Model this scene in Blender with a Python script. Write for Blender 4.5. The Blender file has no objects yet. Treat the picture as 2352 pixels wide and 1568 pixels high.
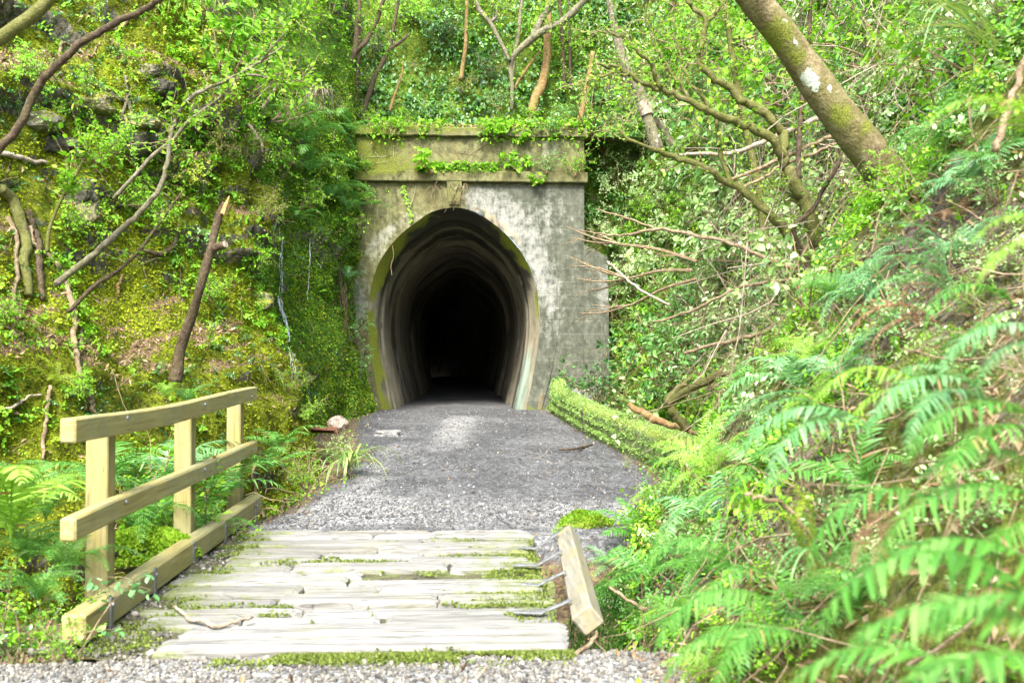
import bpy, math, random
import numpy as np
from mathutils import Vector, Matrix, Euler
from mathutils.bvhtree import BVHTree

sc = bpy.context.scene
col = sc.collection
rng = np.random.default_rng(7)
R = math.radians

# ------------------------------------------------------------------ camera
F = 2090.0
CAM = np.array([0.0, 0.0, 1.45])
cam_e = Euler((R(90 + 1.1), 0, R(-2.49)))
RM = np.array(cam_e.to_matrix())
cd = bpy.data.cameras.new('camera'); cam = bpy.data.objects.new('camera', cd); col.objects.link(cam)
cam.location = CAM; cam.rotation_euler = cam_e
cd.sensor_width = 36; cd.lens = F / 2352 * 36; cd.clip_end = 500; cd.clip_start = 0.05
cd.dof.use_dof = True; cd.dof.focus_distance = 15.0; cd.dof.aperture_fstop = 3.0
sc.camera = cam

def ray(px, py):
    d = RM @ np.array([(px - 1176) / F, (784 - py) / F, -1.0])
    return d / d[1]
def at(px, py, dep):
    return CAM + ray(px, py) * dep
def proj(P):
    q = (np.asarray(P) - CAM) @ RM
    w = np.maximum(-q[..., 2], 1e-3)
    return 1176 + F * q[..., 0] / w, 784 - F * q[..., 1] / w, -q[..., 2]

# ------------------------------------------------------------------ noise
def _hash(ix, iy, iz, seed):
    h = (ix.astype(np.int64) * 374761393 + iy.astype(np.int64) * 668265263 + iz.astype(np.int64) * 1274126177 + seed * 974634777) & 0xFFFFFFFF
    h = ((h ^ (h >> 13)) * 1274126177) & 0xFFFFFFFF
    h = ((h ^ (h >> 16)) * 2246822519) & 0xFFFFFFFF
    return ((h ^ (h >> 15)) & 0xFFFFFF) / float(0xFFFFFF)
def vnoise(P, seed=0):
    i = np.floor(P); f = P - i; f = f * f * (3 - 2 * f)
    i = i.astype(np.int64); r = 0
    for dx in (0, 1):
        for dy in (0, 1):
            for dz in (0, 1):
                w = (f[:, 0] if dx else 1 - f[:, 0]) * (f[:, 1] if dy else 1 - f[:, 1]) * (f[:, 2] if dz else 1 - f[:, 2])
                r = r + w * _hash(i[:, 0] + dx, i[:, 1] + dy, i[:, 2] + dz, seed)
    return r * 2 - 1
def fbm(P, o=4, seed=0, gain=.5):
    a, s, r = 1., 0., 0
    for k in range(o):
        r = r + a * vnoise(P * 2.03 ** k + 17.3 * k, seed + k); s += a; a *= gain
    return r / s
def cells(P, seed=0):
    i = np.floor(P).astype(np.int64); f1 = np.full(len(P), 9.); idv = np.zeros(len(P)); f2 = np.full(len(P), 9.)
    for dx in (-1, 0, 1):
        for dy in (-1, 0, 1):
            for dz in (-1, 0, 1):
                c = i + np.array([dx, dy, dz])
                q = np.stack([c[:, k] + _hash(c[:, 0], c[:, 1], c[:, 2], seed + 11 * k) for k in range(3)], 1)
                d = np.linalg.norm(P - q, axis=1)
                v = _hash(c[:, 0], c[:, 1], c[:, 2], seed + 77)
                m = d < f1
                f2 = np.where(m, f1, np.minimum(f2, d)); idv = np.where(m, v, idv); f1 = np.where(m, d, f1)
    return f1, f2, idv
def sstep(a, b, x):
    t = np.clip((np.asarray(x, float) - a) / (b - a), 0, 1); return t * t * (3 - 2 * t)
def unit(v):
    v = np.asarray(v, float); return v / np.maximum(np.linalg.norm(v, axis=-1, keepdims=True), 1e-9)
def spline(pts, n):
    p = np.asarray(pts, float)
    if len(p) < 3:
        t = np.linspace(0, 1, n)[:, None]; return p[0] * (1 - t) + p[-1] * t
    q = np.vstack([2 * p[0] - p[1], p, 2 * p[-1] - p[-2]])
    s = np.concatenate([[0], np.cumsum(np.linalg.norm(np.diff(p[:, :3], axis=0), axis=1))])
    u = np.interp(np.linspace(0, s[-1], n), s, np.arange(len(p)))
    k = np.minimum(u.astype(int), len(p) - 2); t = (u - k)[:, None]
    a, b, c, d = q[k], q[k + 1], q[k + 2], q[k + 3]
    return .5 * (2 * b + (c - a) * t + (2 * a - 5 * b + 4 * c - d) * t ** 2 + (3 * b - a - 3 * c + d) * t ** 3)

# ------------------------------------------------------------------ mesh building
# leaf templates: x along the leaf, y across, z up
LEAF8 = (np.array([[0, 0, 0], [.28, .26, .05], [.34, 0, -.02], [.28, -.26, .05], [.68, .24, .03], [.70, 0, -.05], [.68, -.24, .03], [1, 0, -.12]]),
         np.array([[2, 1, 4, 5], [2, 5, 6, 3]]), np.array([[0, 1, 2], [0, 2, 3], [5, 4, 7], [5, 7, 6]]))
LEAF4 = (np.array([[0, 0, 0], [.48, .27, .07], [1, 0, -.06], [.48, -.27, .07]]), np.zeros((0, 4), int), np.array([[0, 2, 1], [0, 3, 2]]))
HEART = (np.array([[.06, 0, 0], [-.06, .26, .06], [.18, .46, .09], [.55, .38, .05], [1, 0, -.14], [.55, -.38, .05], [.18, -.46, .09], [-.06, -.26, .06], [.45, 0, -.03]]),
         np.zeros((0, 4), int), np.array([[0, 8, 1], [1, 8, 2], [2, 8, 3], [3, 8, 4], [4, 8, 5], [5, 8, 6], [6, 8, 7], [7, 8, 0]])[:, ::-1])
CURL = (np.array([[0, 0, 0], [.4, .24, .16], [.5, 0, .0], [.4, -.24, .12], [1, .05, .2]]), np.zeros((0, 4), int), np.array([[0, 2, 1], [0, 3, 2], [1, 2, 4], [2, 3, 4]]))
BLADE = (np.array([[0, .12, 0], [0, -.12, 0], [.55, .09, .06], [.55, -.09, .06], [1, 0, -.05]]), np.array([[0, 1, 3, 2]]), np.array([[2, 3, 4]]))
def _ico(n):
    import bmesh
    b = bmesh.new(); bmesh.ops.create_icosphere(b, subdivisions=n, radius=.5)
    v = np.array([x.co[:] for x in b.verts]); f = np.array([[q.index for q in p.verts] for p in b.faces]); b.free()
    return v, np.zeros((0, 4), int), f
ICO1, ICO2, ICO3, ICO4 = _ico(1), _ico(2), _ico(3), _ico(4)

class Geo:
    def __init__(s): s.V = []; s.Q = []; s.T = []; s.A = []; s.n = 0
    def add(s, v, q=None, t=None, a=.5):
        v = np.asarray(v, float); s.V.append(v)
        if q is not None and len(q): s.Q.append(np.asarray(q) + s.n)
        if t is not None and len(t): s.T.append(np.asarray(t) + s.n)
        s.A.append(np.broadcast_to(np.asarray(a, float), (len(v),)).copy()); s.n += len(v)
    def tube(s, pts, rad, k=7, a=.5, cap=True, wob=0, seed=0):
        p = np.asarray(pts, float); n = len(p)
        rad = np.broadcast_to(np.asarray(rad, float), (n,))
        t = unit(np.gradient(p, axis=0))
        ref = np.array([0, 0, 1.]) if abs(t[0, 2]) < .9 else np.array([1., 0, 0])
        x = np.zeros_like(p); prev = unit(np.cross(t[0], ref))
        for i in range(n):
            prev = unit(prev - t[i] * prev.dot(t[i])); x[i] = prev
        y = np.cross(t, x)
        an = np.arange(k) * 2 * np.pi / k
        ring = (np.cos(an)[None, :, None] * x[:, None] + np.sin(an)[None, :, None] * y[:, None])
        rr = np.repeat(rad[:, None], k, 1)
        if wob:
            q = (p[:, None] + ring * rad[:, None, None] * 1.5).reshape(-1, 3)
            rr = rr * (1 + wob * fbm(q / (np.mean(rad) * 3), 3, seed).reshape(n, k))
        v = (p[:, None] + ring * rr[..., None]).reshape(-1, 3)
        i = np.arange(n - 1)[:, None] * k; j = np.arange(k)[None]; j2 = (j + 1) % k
        q = np.stack([i + j, i + j2, i + k + j2, i + k + j], -1).reshape(-1, 4)
        tr = []
        if cap:
            v = np.vstack([v, p[:1], p[-1:]]); c0, c1 = n * k, n * k + 1
            tr = [[c0, b, a_] for a_, b in zip(range(k), np.roll(range(k), -1))] + [[c1, (n - 1) * k + a_, (n - 1) * k + b] for a_, b in zip(range(k), np.roll(range(k), -1))]
        s.add(v, q, tr, a)
    def leaves(s, tm, pos, d, nrm, size, a=.5, width=1.):
        pos = np.asarray(pos, float); N = len(pos)
        if N == 0: return
        d = unit(d); nrm = np.asarray(nrm, float)
        sd = np.cross(nrm, d); sd = unit(sd + 1e-6); up = np.cross(d, sd)
        v, q, t = tm; m = len(v)
        size = np.broadcast_to(np.asarray(size, float), (N,)); width = np.broadcast_to(np.asarray(width, float), (N,))
        V = pos[:, None] + size[:, None, None] * (v[None, :, 0, None] * d[:, None] + (v[None, :, 1, None] * width[:, None, None]) * sd[:, None] + v[None, :, 2, None] * up[:, None])
        off = np.arange(N)[:, None, None] * m
        s.add(V.reshape(-1, 3), (q[None] + off).reshape(-1, 4) if len(q) else None, (t[None] + off).reshape(-1, 3) if len(t) else None,
              np.repeat(np.broadcast_to(np.asarray(a, float), (N,)), m))
    def blobs(s, tm, pos, size, squash=.6, a=.5, r=None, rough=.25):
        r = r or rng
        pos = np.asarray(pos, float); N = len(pos); v, _, t = tm; m = len(v)
        q = unit(r.normal(size=(N, 3))); q2 = unit(np.cross(q, r.normal(size=(N, 3)))); q3 = np.cross(q, q2)
        B = np.stack([q, q2, q3], 1)
        L = v[None] * np.stack([np.ones(N), r.uniform(.6, 1, N), r.uniform(squash * .8, squash * 1.2, N)], 1)[:, None]
        L = L * (1 + r.uniform(-rough, rough, (N, m, 1)))
        V = pos[:, None] + np.einsum('nmk,nkj->nmj', L, B) * np.broadcast_to(size, (N,))[:, None, None]
        s.add(V.reshape(-1, 3), None, (t[None] + np.arange(N)[:, None, None] * m).reshape(-1, 3), np.repeat(np.broadcast_to(a, (N,)), m))
    def box(s, lo, hi, a=.5, bev=.008, sub=None, axis=1, warp=None):
        """bevelled bar, divided along one axis"""
        lo = np.array(lo, float); hi = np.array(hi, float); o = [k for k in range(3) if k != axis]
        n = sub or 2; u = np.linspace(lo[axis], hi[axis], n)
        u = np.concatenate([[u[0]], [u[0] + bev], u[1:-1], [u[-1] - bev], [u[-1]]])
        x0, x1, y0, y1 = lo[o[0]], hi[o[0]], lo[o[1]], hi[o[1]]
        def ringpts(b): return np.array([[x0 + b, y0], [x1 - b, y0], [x1, y0 + b], [x1, y1 - b], [x1 - b, y1], [x0 + b, y1], [x0, y1 - b], [x0, y0 + b]])
        full = ringpts(bev); c = full.mean(0); small = c + (full - c) * np.array([(x1 - x0 - 2 * bev) / (x1 - x0), (y1 - y0 - 2 * bev) / (y1 - y0)])
        v = []
        for i, uu in enumerate(u):
            rp = small if i in (0, len(u) - 1) else full
            w = np.zeros((8, 3)); w[:, axis] = uu; w[:, o[0]] = rp[:, 0]; w[:, o[1]] = rp[:, 1]; v.append(w)
        v = np.vstack(v); k = 8; nn = len(u)
        if warp is not None: v = warp(v)
        i = np.arange(nn - 1)[:, None] * k; j = np.arange(k)[None]; j2 = (j + 1) % k
        q = np.stack([i + j, i + j2, i + k + j2, i + k + j], -1).reshape(-1, 4)
        e0 = nn * k; v = np.vstack([v, v[:k].mean(0), v[-k:].mean(0)])
        t = [[e0, (j_ + 1) % k, j_] for j_ in range(k)] + [[e0 + 1, (nn - 1) * k + j_, (nn - 1) * k + (j_ + 1) % k] for j_ in range(k)]
        if axis == 1: q = q[:, ::-1]; t = [x[::-1] for x in t]
        s.add(v, q, t, a)
    def arrays(s):
        V = np.vstack(s.V); Q = np.vstack(s.Q) if s.Q else np.zeros((0, 4), int); T = np.vstack(s.T) if s.T else np.zeros((0, 3), int)
        return V, Q, T, np.concatenate(s.A)
    def mesh(s, name, mat, origin=None, smooth=False, attrs=None):
        V, Q, T, A = s.arrays()
        if origin is not None: V = V - np.asarray(origin)
        return make_mesh(name, V, Q, T, mat, {'rnd': A, **(attrs or {})}, smooth)
    def build(s, name, mat, parent=None, origin=None, smooth=False, attrs=None):
        if parent is not None and origin is None: origin = np.array(parent.location)
        me = s.mesh(name, mat, origin, smooth, attrs)
        return link(name, me, parent, origin if parent is None else None)

def make_mesh(name, V, Q, T, mat, attrs=None, smooth=False):
    me = bpy.data.meshes.new(name)
    nq, nt = len(Q), len(T)
    me.vertices.add(len(V)); me.vertices.foreach_set('co', np.ascontiguousarray(V, dtype=np.float32).ravel())
    lv = np.concatenate([np.asarray(Q).ravel(), np.asarray(T).ravel()]).astype(np.int32)
    me.loops.add(len(lv)); me.loops.foreach_set('vertex_index', lv)
    ls = np.concatenate([np.arange(nq) * 4, nq * 4 + np.arange(nt) * 3]).astype(np.int32)
    me.polygons.add(nq + nt); me.polygons.foreach_set('loop_start', ls)
    me.polygons.foreach_set('use_smooth', np.full(nq + nt, smooth))
    for k, a in (attrs or {}).items():
        if k == 'uv':
            continue
        at_ = me.attributes.new(k, 'FLOAT', 'POINT'); at_.data.foreach_set('value', np.ascontiguousarray(a, dtype=np.float32))
    if mat is not None: me.materials.append(mat)
    me.update(calc_edges=True)
    return me
def link(name, me, parent=None, loc=None):
    o = bpy.data.objects.new(name, me); col.objects.link(o)
    if parent is not None: o.parent = parent
    if loc is not None: o.location = Vector(loc)
    return o
def thing(name, label, cat, loc, group=None, rot=None, scale=None):
    o = bpy.data.objects.new(name, None); col.objects.link(o); o.location = Vector(loc); o.empty_display_size = .1
    if rot is not None: o.rotation_euler = rot
    if scale is not None: o.scale = (scale,) * 3
    return tag(o, label, cat, group)
def tag(o, label=None, cat=None, group=None, kind=None):
    if label: o['label'] = label
    if cat: o['category'] = cat
    if group: o['group'] = group
    if kind: o['kind'] = kind
    return o

# ------------------------------------------------------------------ materials
class NB:
    def __init__(s, name):
        s.m = bpy.data.materials.new(name); s.m.use_nodes = True; s.t = s.m.node_tree; s.t.nodes.clear()
        s.out = s.t.nodes.new('ShaderNodeOutputMaterial')
    def n(s, typ, ins=None, **pr):
        x = s.t.nodes.new('ShaderNode' + typ)
        for k, v in pr.items(): setattr(x, k, v)
        for k, v in (ins or {}).items(): s.set(x.inputs[k], v)
        return x
    def set(s, sock, v):
        if isinstance(v, bpy.types.NodeSocket): s.t.links.new(v, sock)
        elif isinstance(v, (tuple, list)):
            sock.default_value = tuple(v) + (1,) if sock.type == 'RGBA' and len(v) == 3 else tuple(v)
        else: sock.default_value = v
    def obj(s): return s.n('TexCoord').outputs['Object']
    def pos(s): return s.n('NewGeometry').outputs['Position']
    def attr(s, name): return s.n('Attribute', attribute_name=name).outputs['Fac']
    def scaled(s, vec, sc_): return s.n('Mapping', {'Vector': vec, 'Scale': sc_}).outputs[0]
    def noise(s, vec, scale, detail=5, rough=.55, dist=0):
        return s.n('TexNoise', {'Vector': vec, 'Scale': scale, 'Detail': detail, 'Roughness': rough, 'Distortion': dist}).outputs['Fac']
    def voro(s, vec, scale, feature='F1', out='Distance'):
        return s.n('TexVoronoi', {'Vector': vec, 'Scale': scale}, feature=feature).outputs[out]
    def ramp(s, fac, stops):
        x = s.n('ValToRGB', {'Fac': fac}); e = x.color_ramp.elements
        while len(e) < len(stops): e.new(.5)
        for i, (p, c) in enumerate(stops):
            e[i].position = p; e[i].color = (*c, 1) if not isinstance(c, (int, float)) else (c, c, c, 1)
        return x.outputs[0]
    def mix(s, f, a, b, bt='MIX'):
        x = s.n('MixRGB', blend_type=bt); s.set(x.inputs[0], f); s.set(x.inputs[1], a); s.set(x.inputs[2], b); return x.outputs[0]
    def math(s, op, a, b=0., clamp=False):
        x = s.n('Math', operation=op, use_clamp=clamp); s.set(x.inputs[0], a); s.set(x.inputs[1], b); return x.outputs[0]
    def rng(s, v, a, b, c=0., d=1.):
        return s.n('MapRange', {'Value': v, 'From Min': a, 'From Max': b, 'To Min': c, 'To Max': d}).outputs[0]
    def bump(s, h, st=.5, dist=.02, nrm=None):
        i = {'Height': h, 'Strength': st, 'Distance': dist}
        if nrm is not None: i['Normal'] = nrm
        return s.n('Bump', i).outputs[0]
    def pbr(s, colr, rough=.7, nrm=None, spec=.4, metal=0.):
        i = {'Base Color': colr, 'Roughness': rough, 'Specular IOR Level': spec, 'Metallic': metal}
        if nrm is not None: i['Normal'] = nrm
        return s.n('BsdfPrincipled', i).outputs[0]
    def done(s, sh): s.t.links.new(sh, s.out.inputs[0]); return s.m

def leaf_mat(name, c0, c1, c2, rough=.4, tr=.35, spec=.5, var=.12, brown=None):
    b = NB(name); a = b.attr('rnd')
    rv = b.n('ObjectInfo').outputs['Random']
    f = b.math('ADD', a, b.math('MULTIPLY', b.math('SUBTRACT', rv, .5), var), True)
    c = b.ramp(f, [(0, c0), (.48, c1), (.90, c2), (1, brown or c2)])
    nz = b.noise(b.pos(), 9, 2)
    c = b.mix(b.rng(nz, .3, .7, 0, .5), c, b.mix(1., c, (.72, .80, .5), 'MULTIPLY'))
    p = b.pbr(c, rough, None, spec)
    t = b.n('BsdfTranslucent', {'Color': b.mix(.5, c, b.mix(1., c, (1.25, 1.15, .5), 'MULTIPLY'))}).outputs[0]
    x = b.n('MixShader', {0: tr}); b.t.links.new(p, x.inputs[1]); b.t.links.new(t, x.inputs[2])
    return b.done(x.outputs[0])

MAT = {}
MAT['leaf_bright'] = leaf_mat('leaf_bright', (.075, .23, .012), (.20, .46, .022), (.43, .70, .07), .5, .40, .3, brown=(.30, .20, .07))
MAT['leaf_glossy'] = leaf_mat('leaf_glossy', (.06, .19, .04), (.15, .37, .08), (.34, .56, .20), .28, .3, .7, brown=(.30, .20, .07))
MAT['leaf_pale'] = leaf_mat('leaf_pale', (.17, .34, .09), (.33, .50, .17), (.60, .70, .40), .28, .32, .75)
MAT['leaf_dark'] = leaf_mat('leaf_dark', (.018, .06, .016), (.05, .15, .03), (.13, .30, .07), .33, .25, .5)
MAT['leaf_olive'] = leaf_mat('leaf_olive', (0.13, 0.213, 0.015), (0.273, 0.375, 0.02), (0.468, 0.55, 0.0375), .5, brown=(.30, .20, .07))
MAT['fern'] = leaf_mat('fern', (.05, .17, .02), (.095, .28, .04), (.25, .47, .11), .38, .35, .45, brown=(.30, .20, .07))
MAT['fern_blue'] = leaf_mat('fern_blue', (.06, .18, .05), (.145, .35, .12), (.33, .53, .27), .32, .28, .6, brown=(.30, .20, .07))
MAT['fern_yellow'] = leaf_mat('fern_yellow', (.12, .28, .02), (.25, .47, .04), (.40, .60, .12), .45, brown=(.34, .22, .07))
MAT['fern_dead'] = leaf_mat('fern_dead', (0.156, 0.075, 0.0375), (0.312, 0.175, 0.1), (0.494, 0.325, 0.213), .7, .2, .2)
MAT['moss_yellow'] = leaf_mat('moss_yellow', (.06, .075, .004), (.215, .26, .010), (.43, .50, .028), .8, .32, .15)
MAT['moss_green'] = leaf_mat('moss_green', (.04, .105, .006), (.15, .29, .012), (.33, .49, .04), .75, .3, .2)
MAT['moss_pale'] = leaf_mat('moss_pale', (.12, .21, .05), (.26, .41, .10), (.48, .58, .26), .7, .3, .25)
MAT['moss_deck'] = leaf_mat('moss_deck', (.045, .065, .012), (.11, .15, .025), (.20, .25, .06), .8, .25, .15)
MAT['litter'] = leaf_mat('litter', (.09, .05, .025), (.26, .17, .09), (.46, .36, .24), .7, .15, .25)
MAT['flax'] = leaf_mat('flax', (.10, .20, .05), (.22, .34, .08), (.42, .46, .16), .35, .25, .5)

def bark_mat(name, c0, c1, c2, moss=0., mossc=(.17, .19, .02), sc_=14, lich=.0):
    b = NB(name); p = b.pos()
    n1 = b.noise(p, sc_, 6, .65); n2 = b.noise(p, sc_ * .35, 3)
    c = b.ramp(n1, [(.3, c0), (.5, c1), (.72, c2)])
    if moss: c = b.mix(b.math('MULTIPLY', b.rng(n2, .5 - moss * .3, .62 - moss * .2), moss, True), c, b.mix(b.noise(p, 60, 2), (mossc[0] * .5, mossc[1] * .5, mossc[2]), mossc))
    c = b.mix(b.rng(b.noise(p, sc_ * 5, 5, .7), .36, .56, .6, 0), c, b.mix(1., c, (.42, .40, .36), 'MULTIPLY'))
    if lich:
        v = b.math('ADD', b.attr('lich'), b.math('MULTIPLY', b.math('SUBTRACT', b.noise(p, 38, 4), .5), .9))
        c = b.mix(b.rng(v, .5, .6), c, b.ramp(b.noise(p, 70, 3), [(.35, (.30, .34, .27)), (.65, (.50, .53, .45))]))
        v2 = b.math('ADD', b.attr('mosp'), b.math('MULTIPLY', b.math('SUBTRACT', b.noise(p, 25, 4), .5), .9))
        c = b.mix(b.rng(v2, .45, .7), c, b.ramp(b.noise(p, 90, 3), [(.3, (.06, .07, .01)), (.7, (.20, .22, .03))]))
    return b.done(b.pbr(c, .85, b.bump(b.math('ADD', n1, b.math('MULTIPLY', b.noise(p, sc_ * 5, 4), .5)), 1., .02), .25))
MAT['bark_tan'] = bark_mat('bark_tan', (.08, .06, .03), (.215, .17, .09), (.38, .33, .21), .55, (.15, .15, .025), 9, 1.)
MAT['bark_moss'] = bark_mat('bark_moss', (.06, .05, .02), (.16, .14, .06), (.31, .28, .14), .7, (.15, .17, .02), 20)
MAT['bark_dark'] = bark_mat('bark_dark', (.035, .022, .014), (.085, .058, .036), (.17, .125, .08), .25, (.12, .12, .02), 24)
MAT['bark_grey'] = bark_mat('bark_grey', (.07, .058, .038), (.17, .145, .10), (.34, .31, .24), .35, (.2, .22, .05), 22)
MAT['bark_orange'] = bark_mat('bark_orange', (.13, .07, .026), (.27, .155, .06), (.38, .26, .13), .35, (.26, .26, .06), 14)
MAT['twig'] = bark_mat('twig', (.12, .08, .045), (.25, .18, .105), (.40, .325, .22), .2, (.25, .25, .05), 18)
MAT['twig_pale'] = bark_mat('twig_pale', (.20, .155, .105), (.36, .29, .21), (.52, .46, .37), .0, (.3, .3, .1), 18)
MAT['wood_bare'] = bark_mat('wood_bare', (.34, .18, .06), (.50, .30, .11), (.62, .44, .22), .0, (.3, .3, .1), 30)

def timber(name, axis, dark=0.):
    b = NB(name); p = b.pos(); s = [26, 26, 26]; s[axis] = 1.3
    g = b.noise(b.scaled(p, s), 1.6, 6, .6, .6); g2 = b.noise(p, 2.3, 3); s2 = [90, 90, 90]; s2[axis] = 3
    fine = b.noise(b.scaled(p, s2), 1., 3)
    k = 1 - dark
    c = b.ramp(g, [(.28, (.19 * k, .155 * k, .05 * k)), (.48, (.315 * k, .265 * k, .09 * k)), (.72, (.40 * k, .35 * k, .145 * k))])
    c = b.mix(b.rng(g2, .42, .68, 0, .65), c, (.28 * k, .275 * k, .135 * k))
    c = b.mix(b.rng(b.noise(p, 9, 5, .7), .62, .74, 0, .55), c, (.115, .10, .04))
    ck = b.noise(b.scaled(p, [q * .6 for q in s2]), 1., 5, .6, 1.)
    c = b.mix(b.rng(ck, .63, .67, 0, .6), c, (.06, .05, .025))
    c = b.mix(b.rng(b.noise(p, 4.2, 5, .7), .5, .66, 0, .55), c, (.20, .20, .12))
    kn = b.voro(b.scaled(p, [3.1, 2.2, 2.6]), 1.)
    c = b.mix(b.rng(kn, .05, .085, .75, 0), c, (.16, .11, .05))
    return b.done(b.pbr(c, .72, b.bump(b.math('ADD', fine, g), .25, .006), .3))
MAT['timber_y'] = timber('timber_along', 1); MAT['timber_z'] = timber('timber_upright', 2, .12)
b = NB('grey_timber'); p = b.obj()
g = b.noise(b.scaled(p, (20, 1.2, 20)), 1.6, 6, .6)
c = b.ramp(g, [(.3, (.10, .095, .075)), (.5, (.20, .19, .15)), (.7, (.28, .265, .21))])
c = b.mix(b.rng(b.noise(p, 5, 3), .4, .65, 0, .8), c, (.25, .215, .11))
MAT['grey_timber'] = b.done(b.pbr(c, .75, b.bump(g, .3, .006), .3))
b = NB('galvanised'); c = b.ramp(b.noise(b.pos(), 30, 3), [(.3, (.10, .105, .10)), (.7, (.22, .225, .22))])
MAT['metal'] = b.done(b.pbr(c, .55, None, .5, .35))
b = NB('rusty_steel'); c = b.ramp(b.noise(b.pos(), 22, 4), [(.3, (.06, .03, .02)), (.7, (.20, .09, .045))])
MAT['rust'] = b.done(b.pbr(c, .85, None, .3, .1))

b = NB('weathered_planks'); p = b.pos(); rnd = b.attr('rnd')
g = b.noise(b.scaled(p, (1.6, 34, 20)), 1.5, 7, .65, .8); big = b.noise(p, 1.7, 4); cr = b.noise(b.scaled(p, (2.2, 55, 10)), 1., 4, .7, 1.2)
c = b.ramp(g, [(.32, (.07, .067, .056)), (.46, (.215, .21, .19)), (.62, (.345, .34, .315))])
c = b.mix(b.rng(rnd, .2, 1, .8, 0), c, (.135, .13, .105))
c = b.mix(b.rng(cr, .34, .42, .9, 0), c, (.045, .042, .03))
c = b.mix(b.rng(big, .53, .7, 0, .4), c, (.23, .23, .14))
ms = b.math('ADD', b.attr('moss'), b.math('MULTIPLY', b.math('SUBTRACT', b.noise(p, 7, 5, .65), .5), 1.5))
c = b.mix(b.rng(ms, .45, .85, 0, .92), c, b.ramp(b.noise(p, 40, 3), [(.3, (.07, .085, .018)), (.7, (.19, .225, .06))]))
MAT['planks'] = b.done(b.pbr(c, .8, b.bump(b.math('ADD', g, b.math('MULTIPLY', cr, 1.5)), .6, .015), .25))

b = NB('mossy_dirt'); p = b.pos(); n1 = b.noise(p, 5, 6); n2 = b.noise(p, 60, 4)
c = b.ramp(n1, [(.35, (.035, .028, .016)), (.5, (.07, .07, .022)), (.62, (.12, .15, .025))])
c = b.mix(.5, c, b.ramp(n2, [(.3, (.015, .015, .008)), (.7, (.16, .155, .10))]))
MAT['dirt'] = b.done(b.pbr(c, .9, b.bump(n2, .6, .02), .2))

b = NB('gravel_ground'); p = b.pos()
v = b.voro(p, 42, 'F1', 'Color'); vd = b.voro(p, 42); v2 = b.voro(p, 17, 'F1', 'Color'); big = b.noise(p, .9, 5); mid = b.noise(p, 4, 4)
sv = b.n('SeparateColor', {'Color': v}).outputs[0]; sv2 = b.n('SeparateColor', {'Color': v2}).outputs[1]
c = b.ramp(b.math('ADD', b.math('MULTIPLY', sv, .6), b.math('MULTIPLY', sv2, .4)), [(.1, (.042, .042, .040)), (.5, (.095, .095, .092)), (.8, (.15, .15, .147)), (1., (.27, .268, .255))])
c = b.mix(b.rng(big, .40, .56, 0, .9), c, b.mix(1., c, (.55, .555, .56), 'MULTIPLY'))
pl = b.math('ADD', b.attr('pale'), b.math('MULTIPLY', b.math('SUBTRACT', mid, .5), .8))
c = b.mix(b.rng(pl, .35, .8, 0, .75), c, b.ramp(sv, [(.1, (.11, .11, .10)), (.9, (.36, .355, .33))]))
soil = b.math('ADD', b.attr('soil'), b.math('MULTIPLY', b.math('SUBTRACT', mid, .5), .7))
c = b.mix(b.rng(soil, .4, .7), c, b.ramp(b.noise(p, 25, 5), [(.3, (.045, .03, .018)), (.55, (.13, .09, .05)), (.7, (.16, .17, .04))]))
MAT['gravel'] = b.done(b.pbr(c, .8, b.bump(b.math('SUBTRACT', 1., vd), .7, .02, b.bump(b.noise(p, 14, 5), .5, .03)), .35))

def stone_mat(name, stops, rough=.75):
    b = NB(name); c = b.ramp(b.math('ADD', b.attr('rnd'), b.math('MULTIPLY', b.math('SUBTRACT', b.noise(b.pos(), 60, 3), .5), .35), True), stops)
    return b.done(b.pbr(c, rough, b.bump(b.noise(b.pos(), 120, 3), .3, .004), .35))
MAT['pebble'] = stone_mat('pebble', [(0, (.04, .038, .033)), (.35, (.10, .094, .078)), (.7, (.185, .17, .135)), (1, (.33, .31, .26))])
MAT['path_stone'] = stone_mat('path_stone', [(0, (.032, .032, .031)), (.45, (.085, .086, .084)), (.8, (.15, .15, .15)), (1, (.29, .29, .28))])

def bank_mat(name, mossA, mossB, soilA, soilB):
    b = NB(name); p = b.pos(); n1 = b.noise(p, 2.2, 6, .62); n2 = b.noise(p, 16, 6, .65); n3 = b.noise(p, 70, 4, .6)
    rock = b.ramp(b.math('ADD', b.math('MULTIPLY', n2, .7), b.math('MULTIPLY', n1, .3)), [(.34, (.03, .028, .02)), (.48, (.10, .092, .065)), (.58, (.20, .185, .13)), (.7, (.34, .32, .25))])
    ms = b.mix(b.attr('wet'), b.ramp(n2, [(.3, tuple(x * .35 for x in mossA)), (.5, mossA), (.7, mossB)]), b.ramp(n2, [(.3, (.015, .04, .003)), (.5, (.06, .14, .006)), (.7, (.15, .27, .015))]))
    ms = b.mix(b.rng(n3, .35, .65, .5, 0), ms, b.mix(1., ms, (.35, .38, .3), 'MULTIPLY'))
    so = b.ramp(b.math('ADD', b.math('MULTIPLY', n3, .6), b.math('MULTIPLY', n2, .4)), [(.36, tuple(x * .4 for x in soilA)), (.5, soilA), (.62, soilB)])
    mk = b.math('ADD', b.attr('moss'), b.math('MULTIPLY', b.math('SUBTRACT', n1, .5), 1.3))
    c = b.mix(b.rng(mk, .35, .55), rock, ms)
    lk = b.math('ADD', b.attr('litter'), b.math('MULTIPLY', b.math('SUBTRACT', n2, .5), .9))
    c = b.mix(b.rng(lk, .45, .65), c, so)
    return b.done(b.pbr(c, .88, b.bump(b.math('ADD', n2, b.math('MULTIPLY', n3, .6)), .9, .05), .2))
MAT['bank_left'] = bank_mat('bank_left', (.145, .175, .009), (.29, .34, .018), (.15, .10, .05), (.30, .225, .13))
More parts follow.
